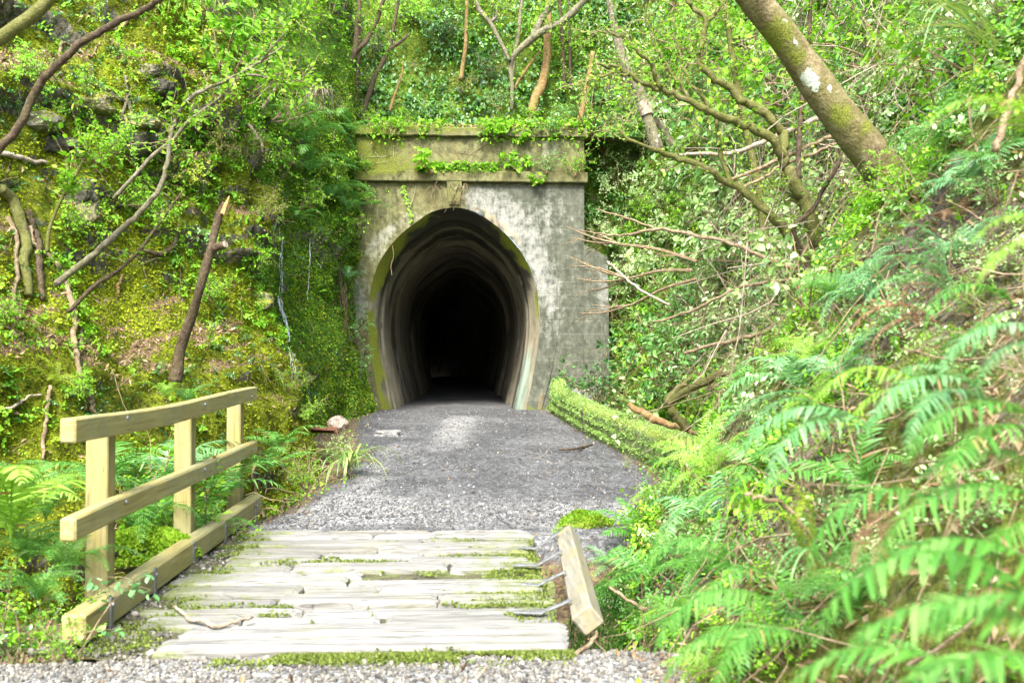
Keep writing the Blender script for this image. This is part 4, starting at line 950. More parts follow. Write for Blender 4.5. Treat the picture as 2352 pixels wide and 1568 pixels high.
def fern(label, px, py, dep=None, n=8, L=.6, kind='kio', mat='fern', group=None, seed=None, up=.6, spread=1., arc=360, head=None, portal=False, off=.0):
    """a whole fern rooted where the picture shows its heart"""
    global FERN_N
    FERN_N += 1; r = np.random.default_rng(seed or 1000 + FERN_N)
    if dep is None: loc, nr = hit(px, py, portal)
    else: loc, nr = at(px, py, dep), np.array([0, 0, 1.])
    loc = loc + nr * off
    t = thing('fern', label, 'fern', loc, group)
    ax = unit(nr * .55 + np.array([0, 0, 1.]) * .6); 
    e1 = unit(np.cross(ax, [0.3, 1, .1])); e2 = np.cross(ax, e1)
    h0 = head if head is not None else r.uniform(0, 360)
    for i in range(n):
        a = R(h0 + (i + r.uniform(-.3, .3)) * arc / n); d = e1 * math.cos(a) + e2 * math.sin(a)
        el = r.uniform(.25, 1.0) * up
        y = unit(d * spread + ax * el); Lf = L * r.uniform(.7, 1.1)
        frond_between(t, loc, loc + y * Lf, kind, mat, int(r.integers(6)), up=unit(ax + d * -.0), wscale=r.uniform(.85, 1.1))
    return t

# ------------------------------------------------------------------ shrubs
def shrub_geo(seed, H=1., nst=6, tw=9, nl=9, leaf=LEAF8, lsz=.055, lw=1., spread=.8, droop=.15, whorl=False, upn=.8):
    r = np.random.default_rng(seed); gs, gl = Geo(), Geo()
    for i in range(nst):
        a = r.uniform(0, 2 * np.pi); d = np.array([math.cos(a) * spread * r.uniform(.3, 1), math.sin(a) * spread * r.uniform(.3, 1), 1.])
        L = H * r.uniform(.65, 1.05); q = [np.zeros(3)]; dd = unit(d)
        for k in range(6):
            dd = unit(dd + r.normal(size=3) * .16 + np.array([0, 0, .05 - droop * k / 6])); q.append(q[-1] + dd * L / 6)
        q = spline(q, 14); gs.tube(q, np.linspace(.011, .003, 14) * H ** .5, 5, .5)
        for j in range(tw):
            s = r.uniform(.28, 1.0); k = min(int(s * 13), 12); b0 = q[k]; t0 = unit(q[k + 1] - q[k])
            dv = unit(t0 * .5 + r.normal(size=3) * np.array([.8, .8, .45])); l = H * r.uniform(.16, .36)
            w = [b0]; e = dv
            for m in range(4):
                e = unit(e + r.normal(size=3) * .2 + np.array([0, 0, .12 - droop])); w.append(w[-1] + e * l / 4)
            w = spline(w, 9); gs.tube(w, np.linspace(.004, .0015, 9), 3, .6, cap=False)
            if whorl:
                P = np.repeat(w[[5, -1]], nl // 2 + 1, 0)
            else:
                P = w[np.clip((np.linspace(.2, 1, nl) * 8).astype(int), 0, 8)]
            N = len(P); ang = np.arange(N) * 2.4 + r.uniform(0, 6); tq = unit(w[-1] - w[0])
            ex = unit(np.cross(tq, r.normal(size=3))); ey = np.cross(tq, ex)
            D = (np.cos(ang)[:, None] * ex + np.sin(ang)[:, None] * ey) * .85 + tq * .55 + r.normal(size=(N, 3)) * .2; D[:, 2] *= .6; D[:, 2] -= droop * .6
            NN = np.array([0, 0, 1.]) * upn + r.normal(size=(N, 3)) * .45
            gl.leaves(leaf, P, D, NN, lsz * r.uniform(.6, 1.2, N), .5 + .2 * r.normal(size=N), lw * r.uniform(.85, 1.1, N))
    return gs, gl
SM = {}
SHK = {'glossy': dict(H=1., nst=7, tw=9, nl=9, leaf=LEAF8, lsz=.062, lw=1.0), 'fine': dict(H=1., nst=7, tw=13, nl=10, leaf=LEAF4, lsz=.036, lw=1.0, droop=.2),
       'heart': dict(H=1., nst=5, tw=6, nl=5, leaf=HEART, lsz=.085, lw=.95, spread=.7, upn=.9), 'whorl': dict(H=1., nst=5, tw=7, nl=13, leaf=LEAF8, lsz=.085, lw=1.0, whorl=True, upn=1.1),
       'spray': dict(H=1., nst=5, tw=10, nl=10, leaf=LEAF8, lsz=.058, lw=1.1, spread=1.2, droop=.25), 'broadleaf': dict(H=1., nst=6, tw=5, nl=5, leaf=HEART, lsz=.20, lw=.95, spread=.9, upn=.6, droop=.2), 'sap': dict(H=1., nst=1, tw=9, nl=7, leaf=LEAF8, lsz=.085, lw=1.15, spread=.3, upn=.9)}
def smesh(kind, v, mat):
    k = (kind, v, mat)
    if k not in SM:
        kk = ('g', kind, v)
        if kk not in SM: SM[kk] = shrub_geo(50 + v * 13 + len(kind), **SHK[kind])
        gs, gl = SM[kk]; sk = ('s', kind, v)
        if sk not in SM: SM[sk] = gs.mesh('stems', MAT['twig'])
        SM[k] = gl.mesh('leaves', MAT[mat])
    return SM[('s', kind, v)], SM[k]
SHR = 0
def shrub(label, px, py, dep=None, H=.9, kind='glossy', mat='leaf_glossy', group=None, name='shrub', cat='shrub', lean=.6, portal=False, v=None, off=0., tilt=None):
    global SHR
    SHR += 1; r = np.random.default_rng(3000 + SHR)
    if dep is None: loc, nr = hit(px, py, portal)
    else:
        loc, nr = at(px, py, dep), np.array([0, 0, 1.])
        q = BVH.find_nearest(Vector(loc))                       # root it in the nearest ground and let it lean out to where it is seen
        if q[0] is not None and .12 < q[3] < 2.6 and not portal and loc[1] < 19.2:
            tgt = loc + np.array([0, 0, .15 * H]); loc = np.array(q[0]) - np.array(q[1]) * .03; tilt = unit(tgt - loc + np.array([0, 0, .35 * H])); H = min(max(H, 1.05 * np.linalg.norm(tgt - loc)), 1.45 * H)
    loc = loc + nr * off
    t = thing(name, label, cat, loc, group)
    ax = unit(nr * lean + np.array([0, 0, 1.]) * (1.15 - lean) if tilt is None else tilt)
    q = Vector((0, 0, 1)).rotation_difference(Vector(ax)) @ Euler((0, 0, r.uniform(0, 6.28))).to_quaternion()
    a, b_ = smesh(kind, int(r.integers(3)) if v is None else v, mat)
    for nme, me in (('stems', a), ('leaves', b_)):
        o = link(nme, me, t); o.matrix_local = Matrix.LocRotScale(None, q, Vector((H * r.uniform(.9, 1.1),) * 3))
    return t

def sprigs(g, P, N, L, m=7, lsz=.5, leaf=LEAF8, r=None, grav=.15, a=None, wid=1.):
    """small leafy shoots standing on a surface: m leaves and a thin stalk each"""
    r = r or rng; n = len(P); L = np.broadcast_to(L, (n,)); d = unit(N * .7 + np.array([0, 0, .35]) + r.normal(size=(n, 3)) * .55); sd = unit(np.cross(d, r.normal(size=(n, 3))))
    t = np.linspace(.22, 1, m); bend = unit(r.normal(size=(n, 3)) - np.array([0, 0, 1.5]))
    pos = P[:, None] + d[:, None] * (L[:, None, None] * t[None, :, None]) + bend[:, None] * (L[:, None, None] * (grav + .2) * t[None, :, None] ** 2)
    alt = np.where(np.arange(m) % 2, 1., -1.)[None, :, None]
    D = sd[:, None] * alt * 1.0 + d[:, None] * (.25 + .9 * (t == 1))[None, :, None] + r.normal(size=(n, m, 3)) * .25 - np.array([0, 0, grav])
    a = .5 if a is None else a
    g.leaves(leaf, pos.reshape(-1, 3), D.reshape(-1, 3), (np.array([0, 0, .9]) + N[:, None] * .45 + r.normal(size=(n, m, 3)) * .3).reshape(-1, 3), (L[:, None] * lsz * (1.05 - .45 * t)[None] * r.uniform(.75, 1.2, (n, m))).ravel(),
             np.clip(np.repeat(np.broadcast_to(a, (n,)), m) + .1 * r.normal(size=n * m), 0, 1), np.repeat(np.broadcast_to(wid, (n,)), m))
    w = (sd * (L * .018)[:, None]); e = pos[:, -1]; mid = pos[:, m // 2]
    V = np.stack([P - w, P + w, mid - w * .8, mid + w * .8, e - w * .4, e + w * .4], 1).reshape(-1, 3); o = np.arange(n)[:, None] * 6
    g.add(V, np.concatenate([np.array([[0, 1, 3, 2]]) + o, np.array([[2, 3, 5, 4]]) + o]), None, .1)

# ------------------------------------------------------------------ trunks, branches, roots
def world_path(pts, dep=None, lift=0., rpx=None):
    """picture points (px, py[, depth]) -> world; without a depth they lie on the terrain"""
    out = []
    for q in pts:
        if len(q) == 3: out.append(at(*q))
        elif dep is not None: out.append(at(q[0], q[1], dep))
        else:
            h, nr = hit(*q); out.append(h + nr * lift)
    return np.array(out)
def limb(g, pts, rpx, dep=None, n=None, k=9, wob=.12, lift=0., a=.5, jit=0., seed=1, endr=None):
    w = world_path(pts, dep, lift); d = w[:, 1].mean()
    n = n or max(16, 5 * len(pts)); s = spline(w, n)
    rp = np.interp(np.linspace(0, 1, n), np.linspace(0, 1, len(rpx)), rpx) if not np.isscalar(rpx) else np.full(n, rpx)
    if jit: s[1:-1] += jit * np.stack([vnoise(np.c_[np.arange(n) * .9, np.full(n, c + seed), np.zeros(n)], seed) for c in range(3)], 1)[1:-1]
    g.tube(s, rp * d / F, k, a, True, wob, seed)
    return s
def leaves_along(gs, gl, path, n, lsz, leaf=LEAF8, tl=.25, s0=.2, per=6, r=None, lw=1., droop=.1):
    """short leafy side twigs along a limb"""
    r = r or rng
    for j in range(n):
        k = min(int(r.uniform(s0, 1) * (len(path) - 1)), len(path) - 2); t0 = unit(path[k + 1] - path[k])
        e = unit(t0 * .5 + r.normal(size=3)); w = [path[k]]; l = tl * r.uniform(.5, 1.3)
        for m in range(4): e = unit(e + r.normal(size=3) * .3 + np.array([0, 0, .15 - droop])); w.append(w[-1] + e * l / 4)
        w = spline(w, 8); gs.tube(w, np.linspace(.0045, .0018, 8), 3, .5, cap=False)
        P = w[np.clip((np.linspace(.25, 1, per) * 7).astype(int), 0, 7)]; N = len(P)
        D = r.normal(size=(N, 3)) * np.array([1, 1, .35]) + (w[-1] - w[0]) * 3 - np.array([0, 0, droop])
        gl.leaves(leaf, P, D, np.array([0, 0, 1.]) + r.normal(size=(N, 3)) * .45, lsz * r.uniform(.6, 1.2, N), .5 + .2 * r.normal(size=N), lw)
def single(name, label, cat, mat, pts, rpx, dep=None, group=None, lift=0., k=8, wob=.15, jit=0., seed=1, extra=(), n=None):
    """one stick, root or stem as one mesh"""
    g = Geo(); s = limb(g, pts, rpx, dep, n, k, wob, lift, .5, jit, seed)
    for i, (p2, r2) in enumerate(extra): limb(g, p2, r2, dep, None, max(4, k - 2), wob, lift, .5, jit, seed + i + 1)
    o = g.build(name, MAT[mat], origin=s[0], smooth=True)
    return tag(o, label, cat, group)
def tree(label, stems, mat, dep=None, leafmat=None, nleaf=0, lsz=.05, tl=.3, group=None, seed=1, name='tree', wob=.12, leaf=LEAF8, s0=.2, jit=0., per=6):
    """stems: first one is the trunk, the others are branches; each (points, radii in picture pixels)"""
    r = np.random.default_rng(seed); base = world_path(stems[0][0][:1], dep)[0]
    t = thing(name, label, 'tree', base, group); gs, gl = Geo(), Geo(); ret = []
    for i, (pts, rp) in enumerate(stems):
        g = Geo(); s = limb(g, pts, rp, dep, None, 12 if i == 0 else 9, wob, 0, .5, jit, seed + i); ret.append(s)
        V, Q, T, A = g.arrays(); at_ = {}
        if mat == 'bark_tan':
            at_ = {'lich': np.zeros(len(V)), 'mosp': np.zeros(len(V))}
            for (lx_, ly_, rr) in LICH:
                px, py, _ = proj(V); at_['lich'] = np.maximum(at_['lich'], 1.1 * np.clip(1 - np.hypot(px - lx_, py - ly_) / rr / 1.6, 0, 1) * 1.3)
            for (lx_, ly_, rr) in MOSP: at_['mosp'] = np.maximum(at_['mosp'], np.clip(1 - np.hypot(px - lx_, py - ly_) / rr / 1.7, 0, 1) * 1.2)
        g.build('trunk' if i == 0 else 'branch', MAT[mat], t, smooth=True, attrs=at_)
        if nleaf: leaves_along(gs, gl, s, int(nleaf / len(stems)) + 1, lsz, leaf, tl, s0, per, r)
    if nleaf:
        gs.build('twigs', MAT['twig'], t); gl.build('crown', MAT[leafmat], t)
    return t, ret
LICH = [(1858, 178, 20), (1826, 104, 13), (1870, 195, 14), (1900, 200, 10), (1800, 55, 12), (1800, 84, 8)]
MOSP = [(1788, 75, 40), (1830, 130, 24), (1930, 265, 32), (1780, 100, 25), (1990, 290, 18), (2040, 400, 28)]
# ------------------------------------------------------------------ trees on the right
tree('thick tan tree trunk with white lichen spots leaning across the right bank',
     [([(2090, 460, 7.35), (2040, 405, 7.35), (1965, 310, 7.3), (1893, 218, 7.25), (1838, 140, 7.2), (1782, 62, 7.1), (1722, -12, 7.0), (1630, -130, 6.8), (1540, -260, 6.6)], [54, 46, 43, 40, 37, 34, 32, 29, 26])],
     'bark_tan', seed=3, wob=.10)
D2 = 8.2
tree('mossy forked tree with crooked limbs spreading from one base on the right bank',
     [([(1955, 640, 8.2), (1926, 612, 8.2), (1893, 579, 8.2), (1864, 508, 8.2), (1834, 437, 8.2), (1810, 396, 8.2), (1797, 362, 8.2)], [22.4, 20.6, 17.2, 16.3, 16.3, 14.6, 12.9]),
      ([(1926, 621, 8.2), (1851, 583, 8.1), (1822, 554, 8.1), (1772, 492, 8.0), (1714, 442, 8.0), (1672, 421, 8.0), (1605, 379, 7.9), (1547, 362, 7.9), (1480, 335, 7.8), (1420, 300, 7.8)], [17.2, 14.6, 12.0, 11.2, 10.3, 8.6, 6.9, 6.0, 4.3, 2.6]),
      ([(1797, 362, 8.2), (1760, 308, 8.1), (1689, 279, 8.1), (1622, 250, 8.0), (1572, 225, 8.), (1514, 204, 8.), (1455, 179, 7.9), (1422, 158, 7.9), (1372, 146, 7.8)], [12.0, 11.2, 10.3, 9.5, 7.7, 6.9, 5.2, 4.3, 2.6]),
      ([(1797, 362, 8.2), (1801, 308, 8.3), (1764, 267, 8.3), (1747, 250, 8.3), (1705, 233, 8.3), (1680, 204, 8.3), (1630, 175, 8.3), (1609, 137, 8.3), (1618, 54, 8.3), (1597, 21, 8.3), (1560, -20, 8.3)], [11.2, 10.3, 10.3, 10.3, 9.5, 8.6, 7.7, 6.9, 6.9, 5.2, 3.4]),
      ([(1518, 204, 8.), (1489, 142, 7.9), (1447, 100, 7.9), (1409, 75, 7.9), (1372, 71, 7.9)], [6.0, 5.2, 4.3, 3.4, 2.6]),
      ([(1684, 421, 8.), (1659, 375, 8.1), (1655, 317, 8.1), (1639, 267, 8.2), (1614, 225, 8.2), (1576, 175, 8.3), (1555, 108, 8.3), (1550, 40, 8.3)], [5.2, 5.2, 4.3, 4.3, 4.3, 3.4, 3.4, 2.6]),
      ([(1618, 54, 8.3), (1650, 20, 8.3), (1670, -20, 8.3)], [4.3, 3.4, 2.6]),
      ([(1580, 228, 8.), (1560, 190, 8.), (1530, 150, 8.), (1500, 90, 8.), (1490, 30, 8.)], [4.3, 4.3, 3.4, 2.6, 1.7]),
      ([(1843, 470, 8.2), (1800, 440, 8.3), (1755, 405, 8.3)], [5.2, 4.3, 2.6]),
      ([(1445, 175, 7.9), (1400, 170, 7.8), (1330, 190, 7.8)], [3.4, 2.6, 1.7])],
     'bark_moss', leafmat='leaf_bright', nleaf=170, lsz=.045, tl=.30, seed=5, s0=.12, jit=.02, wob=.25)
tree('thin dark stem curving up through the mossy forked tree',
     [([(1866, 660, 7.9), (1843, 583, 7.9), (1822, 525, 7.8), (1868, 479, 7.8), (1893, 429, 7.8), (1918, 392, 7.8), (1934, 350, 7.8)], [7, 7, 7, 6, 5, 5, 3])], 'bark_dark', leafmat='leaf_bright', nleaf=18, lsz=.045, seed=7)
tree('slim upright dark sapling passing behind the leaning trunk',
     [([(1834, 420, 9.0), (1835, 330, 9.), (1843, 230, 9.), (1858, 100, 9.), (1862, -20, 9.)], [7, 6, 6, 5, 4])], 'bark_dark', leafmat='leaf_bright', nleaf=35, lsz=.06, seed=9)
tree('pale trunk ringed by a white lichen band on the hillside right of the portal',
     [([(1512, 350, 16), (1497, 300, 16), (1484, 260, 16), (1474, 225, 16), (1458, 190, 16), (1440, 165, 16), (1415, 80, 16), (1395, -20, 16)], [16, 14, 13, 12, 11, 10, 8, 7]),
      ([(1550, 340, 16), (1525, 300, 16), (1505, 270, 16), (1492, 245, 16)], [9, 8, 7, 6])], 'bark_grey', leafmat='leaf_pale', nleaf=60, lsz=.08, tl=.6, seed=11)
g = Geo(); w_ = world_path([(1486, 264, 15.98), (1480, 246, 15.98), (1476, 234, 15.98)]); g.tube(spline(w_, 8), .118, 12, .9, False, .1, 3)
o = g.build('lichen_patch', MAT['twig_pale'], bpy.data.objects['tree.004'])
tree('mossy grey stem rising between the fallen poles on the right bank',
     [([(1760, 575, 10), (1745, 450, 10), (1720, 330, 10), (1690, 180, 10.), (1672, 60, 10), (1660, -30, 10)], [11, 10, 9, 8, 7, 6])], 'bark_moss', leafmat='leaf_bright', nleaf=70, lsz=.06, tl=.4, seed=13)
# ------------------------------------------------------------------ trees above the portal
DB = 20.9
tree('orange-brown smooth trunk standing on the ledge above the tunnel',
     [([(1221, 262, DB), (1230, 225, DB), (1243, 199, DB), (1254, 150, DB), (1257, 100, DB), (1260, 20, DB), (1265, -60, DB)], [11, 10.5, 10, 9.5, 9, 8.5, 8])], 'bark_orange', leafmat='leaf_bright', nleaf=20, lsz=.08, tl=.5, seed=15, s0=.4)
tree('grey crooked tree arching right above the tunnel with two thick boughs',
     [([(1175, 256, 20.6), (1176, 189, 20.6), (1172, 152, 20.6), (1186, 122, 20.5), (1223, 88, 20.4), (1253, 68, 20.3), (1290, 51, 20.2), (1324, 20, 20.1), (1362, -20, 20.)], [4, 4.5, 5.5, 7, 8, 8, 8, 8, 7]),
      ([(1223, 90, 20.4), (1240, 51, 20.4), (1260, 20, 20.4), (1285, -20, 20.4)], [9, 8, 7, 6]),
      ([(1171, 140, 20.5), (1150, 98, 20.5), (1130, 60, 20.5), (1115, 40, 20.5), (1100, 22, 20.5), (1088, -10, 20.5)], [4.5, 5, 5.5, 6, 6, 5]),
      ([(1126, 52, 20.5), (1140, 34, 20.5), (1122, -10, 20.5)], [5, 4, 4])], 'bark_grey', leafmat='leaf_bright', nleaf=90, lsz=.08, tl=.55, seed=17, s0=.3)
tree('thin light brown stem rising above the keystone',
     [([(1058, 184, 21.3), (1063, 150, 21.3), (1069, 110, 21.2), (1071, 61, 21.2), (1072, -20, 21.2)], [5, 5, 4.5, 4, 4])], 'bark_orange', leafmat='leaf_bright', nleaf=14, lsz=.07, seed=19)
tree('straight slim grey stem behind the arching grey boughs',
     [([(1172, 206, 21.2), (1182, 130, 21.2), (1192, 68, 21.2), (1200, -20, 21.2)], [5, 4.5, 4.5, 4])], 'bark_grey', leafmat='leaf_bright', nleaf=16, lsz=.07, seed=21)
tree('thin slanting sapling beside the orange-brown trunk',
     [([(1180, 205, 20.7), (1198, 175, 20.7), (1222, 140, 20.7), (1240, 118, 20.7)], [3.5, 3, 3, 2])], 'bark_orange', leafmat='leaf_bright', nleaf=10, lsz=.07, seed=23)
tree('dark forked tree on the upper left corner above the portal',
     [([(794, 168, 19.6), (803, 145, 19.6), (814, 122, 19.6), (819, 95, 19.6), (822, 60, 19.6), (826, -20, 19.6)], [8, 8, 7.5, 7, 6, 5]),
      ([(817, 124, 19.6), (829, 108, 19.5), (841, 95, 19.5), (858, 62, 19.5), (868, 41, 19.5), (884, -10, 19.4)], [5, 5.5, 5.5, 5, 5, 4])], 'bark_dark', leafmat='leaf_bright', nleaf=50, lsz=.09, tl=.55, seed=25, s0=.3)
tree('dark straight trunk left of the forked tree above the portal',
     [([(778, 166, 19.4), (777, 110, 19.4), (775, 60, 19.4), (768, -20, 19.4)], [7, 6.5, 6, 6])], 'bark_dark', leafmat='leaf_bright', nleaf=25, lsz=.09, tl=.5, seed=27)
tree('brown stem leaning right with a forked top on the left end of the ledge',
     [([(832, 262, 20.4), (848, 216, 20.4), (860, 180, 20.4), (875, 152, 20.4), (895, 115, 20.4), (918, 98, 20.4), (942, 78, 20.4)], [7, 6.5, 6, 6, 5.5, 4, 2.5]),
      ([(895, 115, 20.4), (902, 75, 20.4), (909, 34, 20.4), (917, -10, 20.4)], [4.5, 4, 4, 3.5])], 'bark_dark', leafmat='leaf_bright', nleaf=30, lsz=.08, tl=.45, seed=29, s0=.4)
tree('thin upright stem at the far left of the portal ledge',
     [([(818, 268, 20.2), (821, 169, 20.2), (828, 90, 20.2), (832, 30, 20.2)], [4, 4, 3.5, 3])], 'bark_dark', leafmat='leaf_bright', nleaf=14, lsz=.07, seed=31)
tree('very short reddish sapling on the ledge left of the keystone',
     [([(895, 256, 20.5), (902, 232, 20.5), (910, 208, 20.5), (922, 175, 20.5), (926, 140, 20.5)], [3.5, 3.5, 3, 3, 2])], 'bark_orange', leafmat='leaf_bright', nleaf=12, lsz=.08, seed=33)
tree('pair of slim upright stems at the right end of the ledge',
     [([(1295, 215, 21.), (1294, 152, 21.), (1290, 68, 21.), (1284, -20, 21.)], [5, 5, 4.5, 4]), ([(1310, 205, 21.), (1309, 120, 21.), (1306, 40, 21), (1305, -20, 21)], [4, 3.5, 3, 3])], 'bark_dark', leafmat='leaf_bright', nleaf=40, lsz=.08, tl=.5, seed=35)
tree('short reddish leaning trunk at the right corner of the parapet',
     [([(1327, 296, 20.1), (1338, 250, 20.2), (1345, 215, 20.2), (1352, 180, 20.3), (1362, 120, 20.4)], [8, 7.5, 7, 6, 5])], 'bark_orange', leafmat='leaf_glossy', nleaf=30, lsz=.08, tl=.5, seed=37, s0=.5)
# ------------------------------------------------------------------ stems on the left cliff
tree('long dark bare limb arching over the upper left of the cliff',
     [([(-60, 400, 6.6), (0, 344, 6.6), (16, 322, 6.6), (51, 277, 6.6), (81, 209, 6.6), (115, 165, 6.55), (155, 125, 6.5), (203, 88, 6.5), (257, 57, 6.5), (321, 27, 6.45), (380, -8, 6.4), (450, -50, 6.4)], [10, 9, 9, 9, 9, 8.5, 8.5, 8, 7.5, 7, 7, 6]),
      ([(115, 165, 6.55), (128, 150, 6.55), (160, 142, 6.6)], [4, 3, 2])], 'bark_dark', seed=41, jit=.01)
tree('thick mossy limb crossing the top left corner',
     [([(-60, 120, 5.), (0, 88, 5.), (34, 64, 5.), (74, 37, 5.), (111, 0, 5.), (150, -50, 5.)], [17, 16, 15, 15, 13, 12])], 'bark_moss', seed=43)
tree('pale slender stem leaning right across the left cliff to a bright leafy top',
     [([(130, 655, 8.8), (142, 641, 8.8), (210, 589, 8.8), (263, 540, 8.8), (304, 503, 8.8), (338, 469, 8.8), (365, 435, 8.8), (382, 385, 8.8), (392, 314, 8.8), (415, 250, 8.8), (456, 213, 8.8), (540, 176, 8.9), (600, 140, 9.), (650, 105, 9.)], [8, 7.5, 7, 7, 6.5, 6, 5.5, 5, 4.5, 4.5, 4, 4, 3, 2]),
      ([(540, 176, 8.9), (580, 172, 8.9), (640, 185, 8.9), (690, 195, 8.9)], [3, 2.5, 2, 1.5]), ([(600, 140, 9.), (660, 70, 9.), (690, 30, 9.)], [3, 2, 1.5])],
     'bark_grey', leafmat='leaf_bright', nleaf=120, lsz=.062, tl=.36, seed=45, s0=.55, jit=.008)
tree('dark thin stem crossing below the pale slender stem on the left cliff',
     [([(155, 715, 8.9), (165, 709, 8.9), (217, 656, 8.9), (270, 622, 8.9), (319, 577, 8.9), (360, 521, 8.9), (390, 480, 8.9), (420, 440, 8.9)], [5, 5, 4.5, 4, 4, 3.5, 3, 2])], 'bark_dark', leafmat='leaf_bright', nleaf=22, lsz=.055, seed=47, s0=.4)
tree('grey twin stem slanting up beside the pale slender stem',
     [([(262, 455, 9.4), (317, 395, 9.4), (358, 351, 9.4), (398, 321, 9.4), (432, 280, 9.4), (506, 223, 9.4), (554, 172, 9.4), (590, 130, 9.4)], [5, 4.5, 4.5, 4, 4, 3.5, 3, 2])], 'bark_grey', leafmat='leaf_bright', nleaf=40, lsz=.06, seed=49, s0=.3)
tree('upright thin green stem left of the pale slender stem',
     [([(108, 580, 8.2), (113, 530, 8.2), (135, 470, 8.2), (165, 418, 8.2), (190, 370, 8.2), (205, 330, 8.2)], [4, 4, 3.5, 3, 3, 2])], 'bark_moss', leafmat='leaf_bright', nleaf=46, lsz=.065, tl=.3, seed=51, s0=.5)
# broken stump
t = thing('broken_trunk', 'dark broken dead trunk with a splintered orange tip leaning on the left cliff', 'tree stump', at(404, 872, 9.2))
for nm, pts, rp in (('trunk', [(402, 876, 9.2), (407, 850, 9.2), (416, 799, 9.2), (430, 755, 9.15), (443, 716, 9.1), (461, 656, 9.), (474, 606, 9.), (484, 578, 9.), (500, 566, 8.95), (518, 562, 8.9)], [16, 13, 12, 11.5, 11, 10, 10, 10.5, 9.5, 8]),
                    ('branch', [(476, 600, 9.02), (487, 560, 9.05), (495, 525, 9.1), (506, 487, 9.1), (517, 466, 9.1)], [9, 8.5, 8.5, 8.5, 7])):
    g = Geo(); limb(g, pts, rp, wob=.22, seed=3, n=40); g.build(nm, MAT['bark_dark'], t, smooth=True)
g = Geo(); limb(g, [(512, 492, 9.07), (518, 474, 9.07), (527, 450, 9.08)], [8, 6, 1.5], wob=.2, seed=9, k=5); g.build('splinter', MAT['wood_bare'], t)
g = Geo(); limb(g, [(517, 562, 8.89), (520, 561, 8.885)], [8.5, 7.5], wob=.05); g.build('cut_end', MAT['twig_pale'], t)
# roots and sticks lying on the left cliff
for nm, lb, ct, mt, pts, rp in [
    ('root', 'thick mossy root hanging at the far left of the cliff', 'root', 'bark_moss', [(-5, 430), (22, 461), (45, 506), (52, 550), (52, 600), (56, 680)], [12, 13, 13, 12, 11, 9]),
    ('root', 'brown twisted root right beside the thick mossy root', 'root', 'bark_dark', [(56, 487), (72, 525), (82, 560), (86, 600), (90, 640), (96, 690)], [8, 8, 7, 8, 7, 6]),
    ('root', 'thin outermost pale root left of the thick mossy root', 'root', 'twig', [(14, 500), (30, 545), (32, 600), (33, 650), (28, 700)], [6, 5, 5, 5, 4]),
    ('root', 'slanting root from the root cluster to the foot of the pale slender stem', 'root', 'twig', [(62, 520), (75, 565), (105, 592), (125, 612), (142, 630)], [5, 5, 5, 5, 6]),
    ('root', 'long root dangling straight down from the foot of the pale slender stem', 'root', 'twig', [(142, 650), (156, 690), (163, 740), (162, 787), (170, 830), (177, 870)], [8, 7, 7, 7, 6, 5]),
    ('root', 'short second root right of the long dangling root', 'root', 'twig', [(168, 735), (176, 760), (182, 790), (186, 805)], [5, 4.5, 4, 3]),
    ('root', 'hooked root looping down over the ledge high on the cliff', 'root', 'bark_grey', [(222, 202), (250, 212), (272, 228), (294, 240), (300, 262), (288, 292)], [4, 4.5, 5, 5, 4.5, 3.5]),
    ('root', 'thin vertical root beside the hooked root', 'root', 'bark_grey', [(287, 182), (290, 210), (286, 240), (280, 270), (276, 288)], [3.5, 3, 3, 3, 2]),
    ('stick', 'bent pale stick just right of the long dark limb', 'stick', 'twig', [(136, 178), (135, 130), (140, 106), (158, 100), (175, 112), (216, 130), (235, 100)], [3.5, 3.5, 3.5, 4, 3.5, 3, 2]),
    ('stick', 'pale broken branch poking in at the left edge under the long limb', 'stick', 'twig_pale', [(-20, 352), (20, 358), (60, 368), (104, 376)], [6, 6, 5.5, 4]),
    ('stick', 'dark gnarled stick half buried below the yellow overhang', 'stick', 'bark_dark', [(315, 575), (345, 580), (367, 582), (392, 566), (400, 548)], [4, 5.5, 6, 5, 3]),
    ('stick', 'curved brown branch high on the left cliff near the hanging flax', 'stick', 'twig', [(250, 70), (272, 72), (285, 52), (310, 42), (340, 15)], [3, 4, 4, 4, 3]),
    ('root', 'ragged dead root fan at the right edge of the cliff above the trickle', 'root', 'twig', [(640, 160), (625, 210), (600, 260), (596, 300), (608, 345)], [3, 4, 4, 4, 3]),
    ('stick', 'pale dead branch slanting beside the dead root fan', 'stick', 'twig_pale', [(566, 285), (580, 300), (592, 318), (602, 348)], [3, 4, 4, 3]),
    ('stick', 'pair of thin sticks crossing low on the left edge of the moss', 'stick', 'twig_pale', [(-10, 945), (30, 930), (60, 915), (92, 912)], [3.5, 3.5, 3, 2.5]),
    ('root', 'thin hanging root left of the railing top', 'root', 'twig', [(108, 890), (106, 930), (98, 975), (97, 1020), (94, 1058)], [4.5, 4.5, 4.5, 4.5, 3]),
    ('root', 'looping pale root above the near end of the top rail', 'root', 'twig', [(176, 880), (195, 905), (207, 935), (214, 962)], [6, 6.5, 6, 5]),
    ('stick', 'forked bare twig rising behind the far end of the railing', 'stick', 'twig', [(604, 1190), (585, 1130), (575, 1085), (588, 1060)], [4, 4, 3.5, 2.5]),
    ('root', 'small orange-brown curled root on the litter shelf', 'root', 'bark_orange', [(276, 632), (270, 650), (266, 668), (272, 685)], [3, 4, 4, 3])]:
    single(nm, lb, ct, mt, pts, rp, lift=.04, jit=.015, seed=len(lb), group='roots hanging on the left cliff' if nm == 'root' else 'sticks on the left cliff')
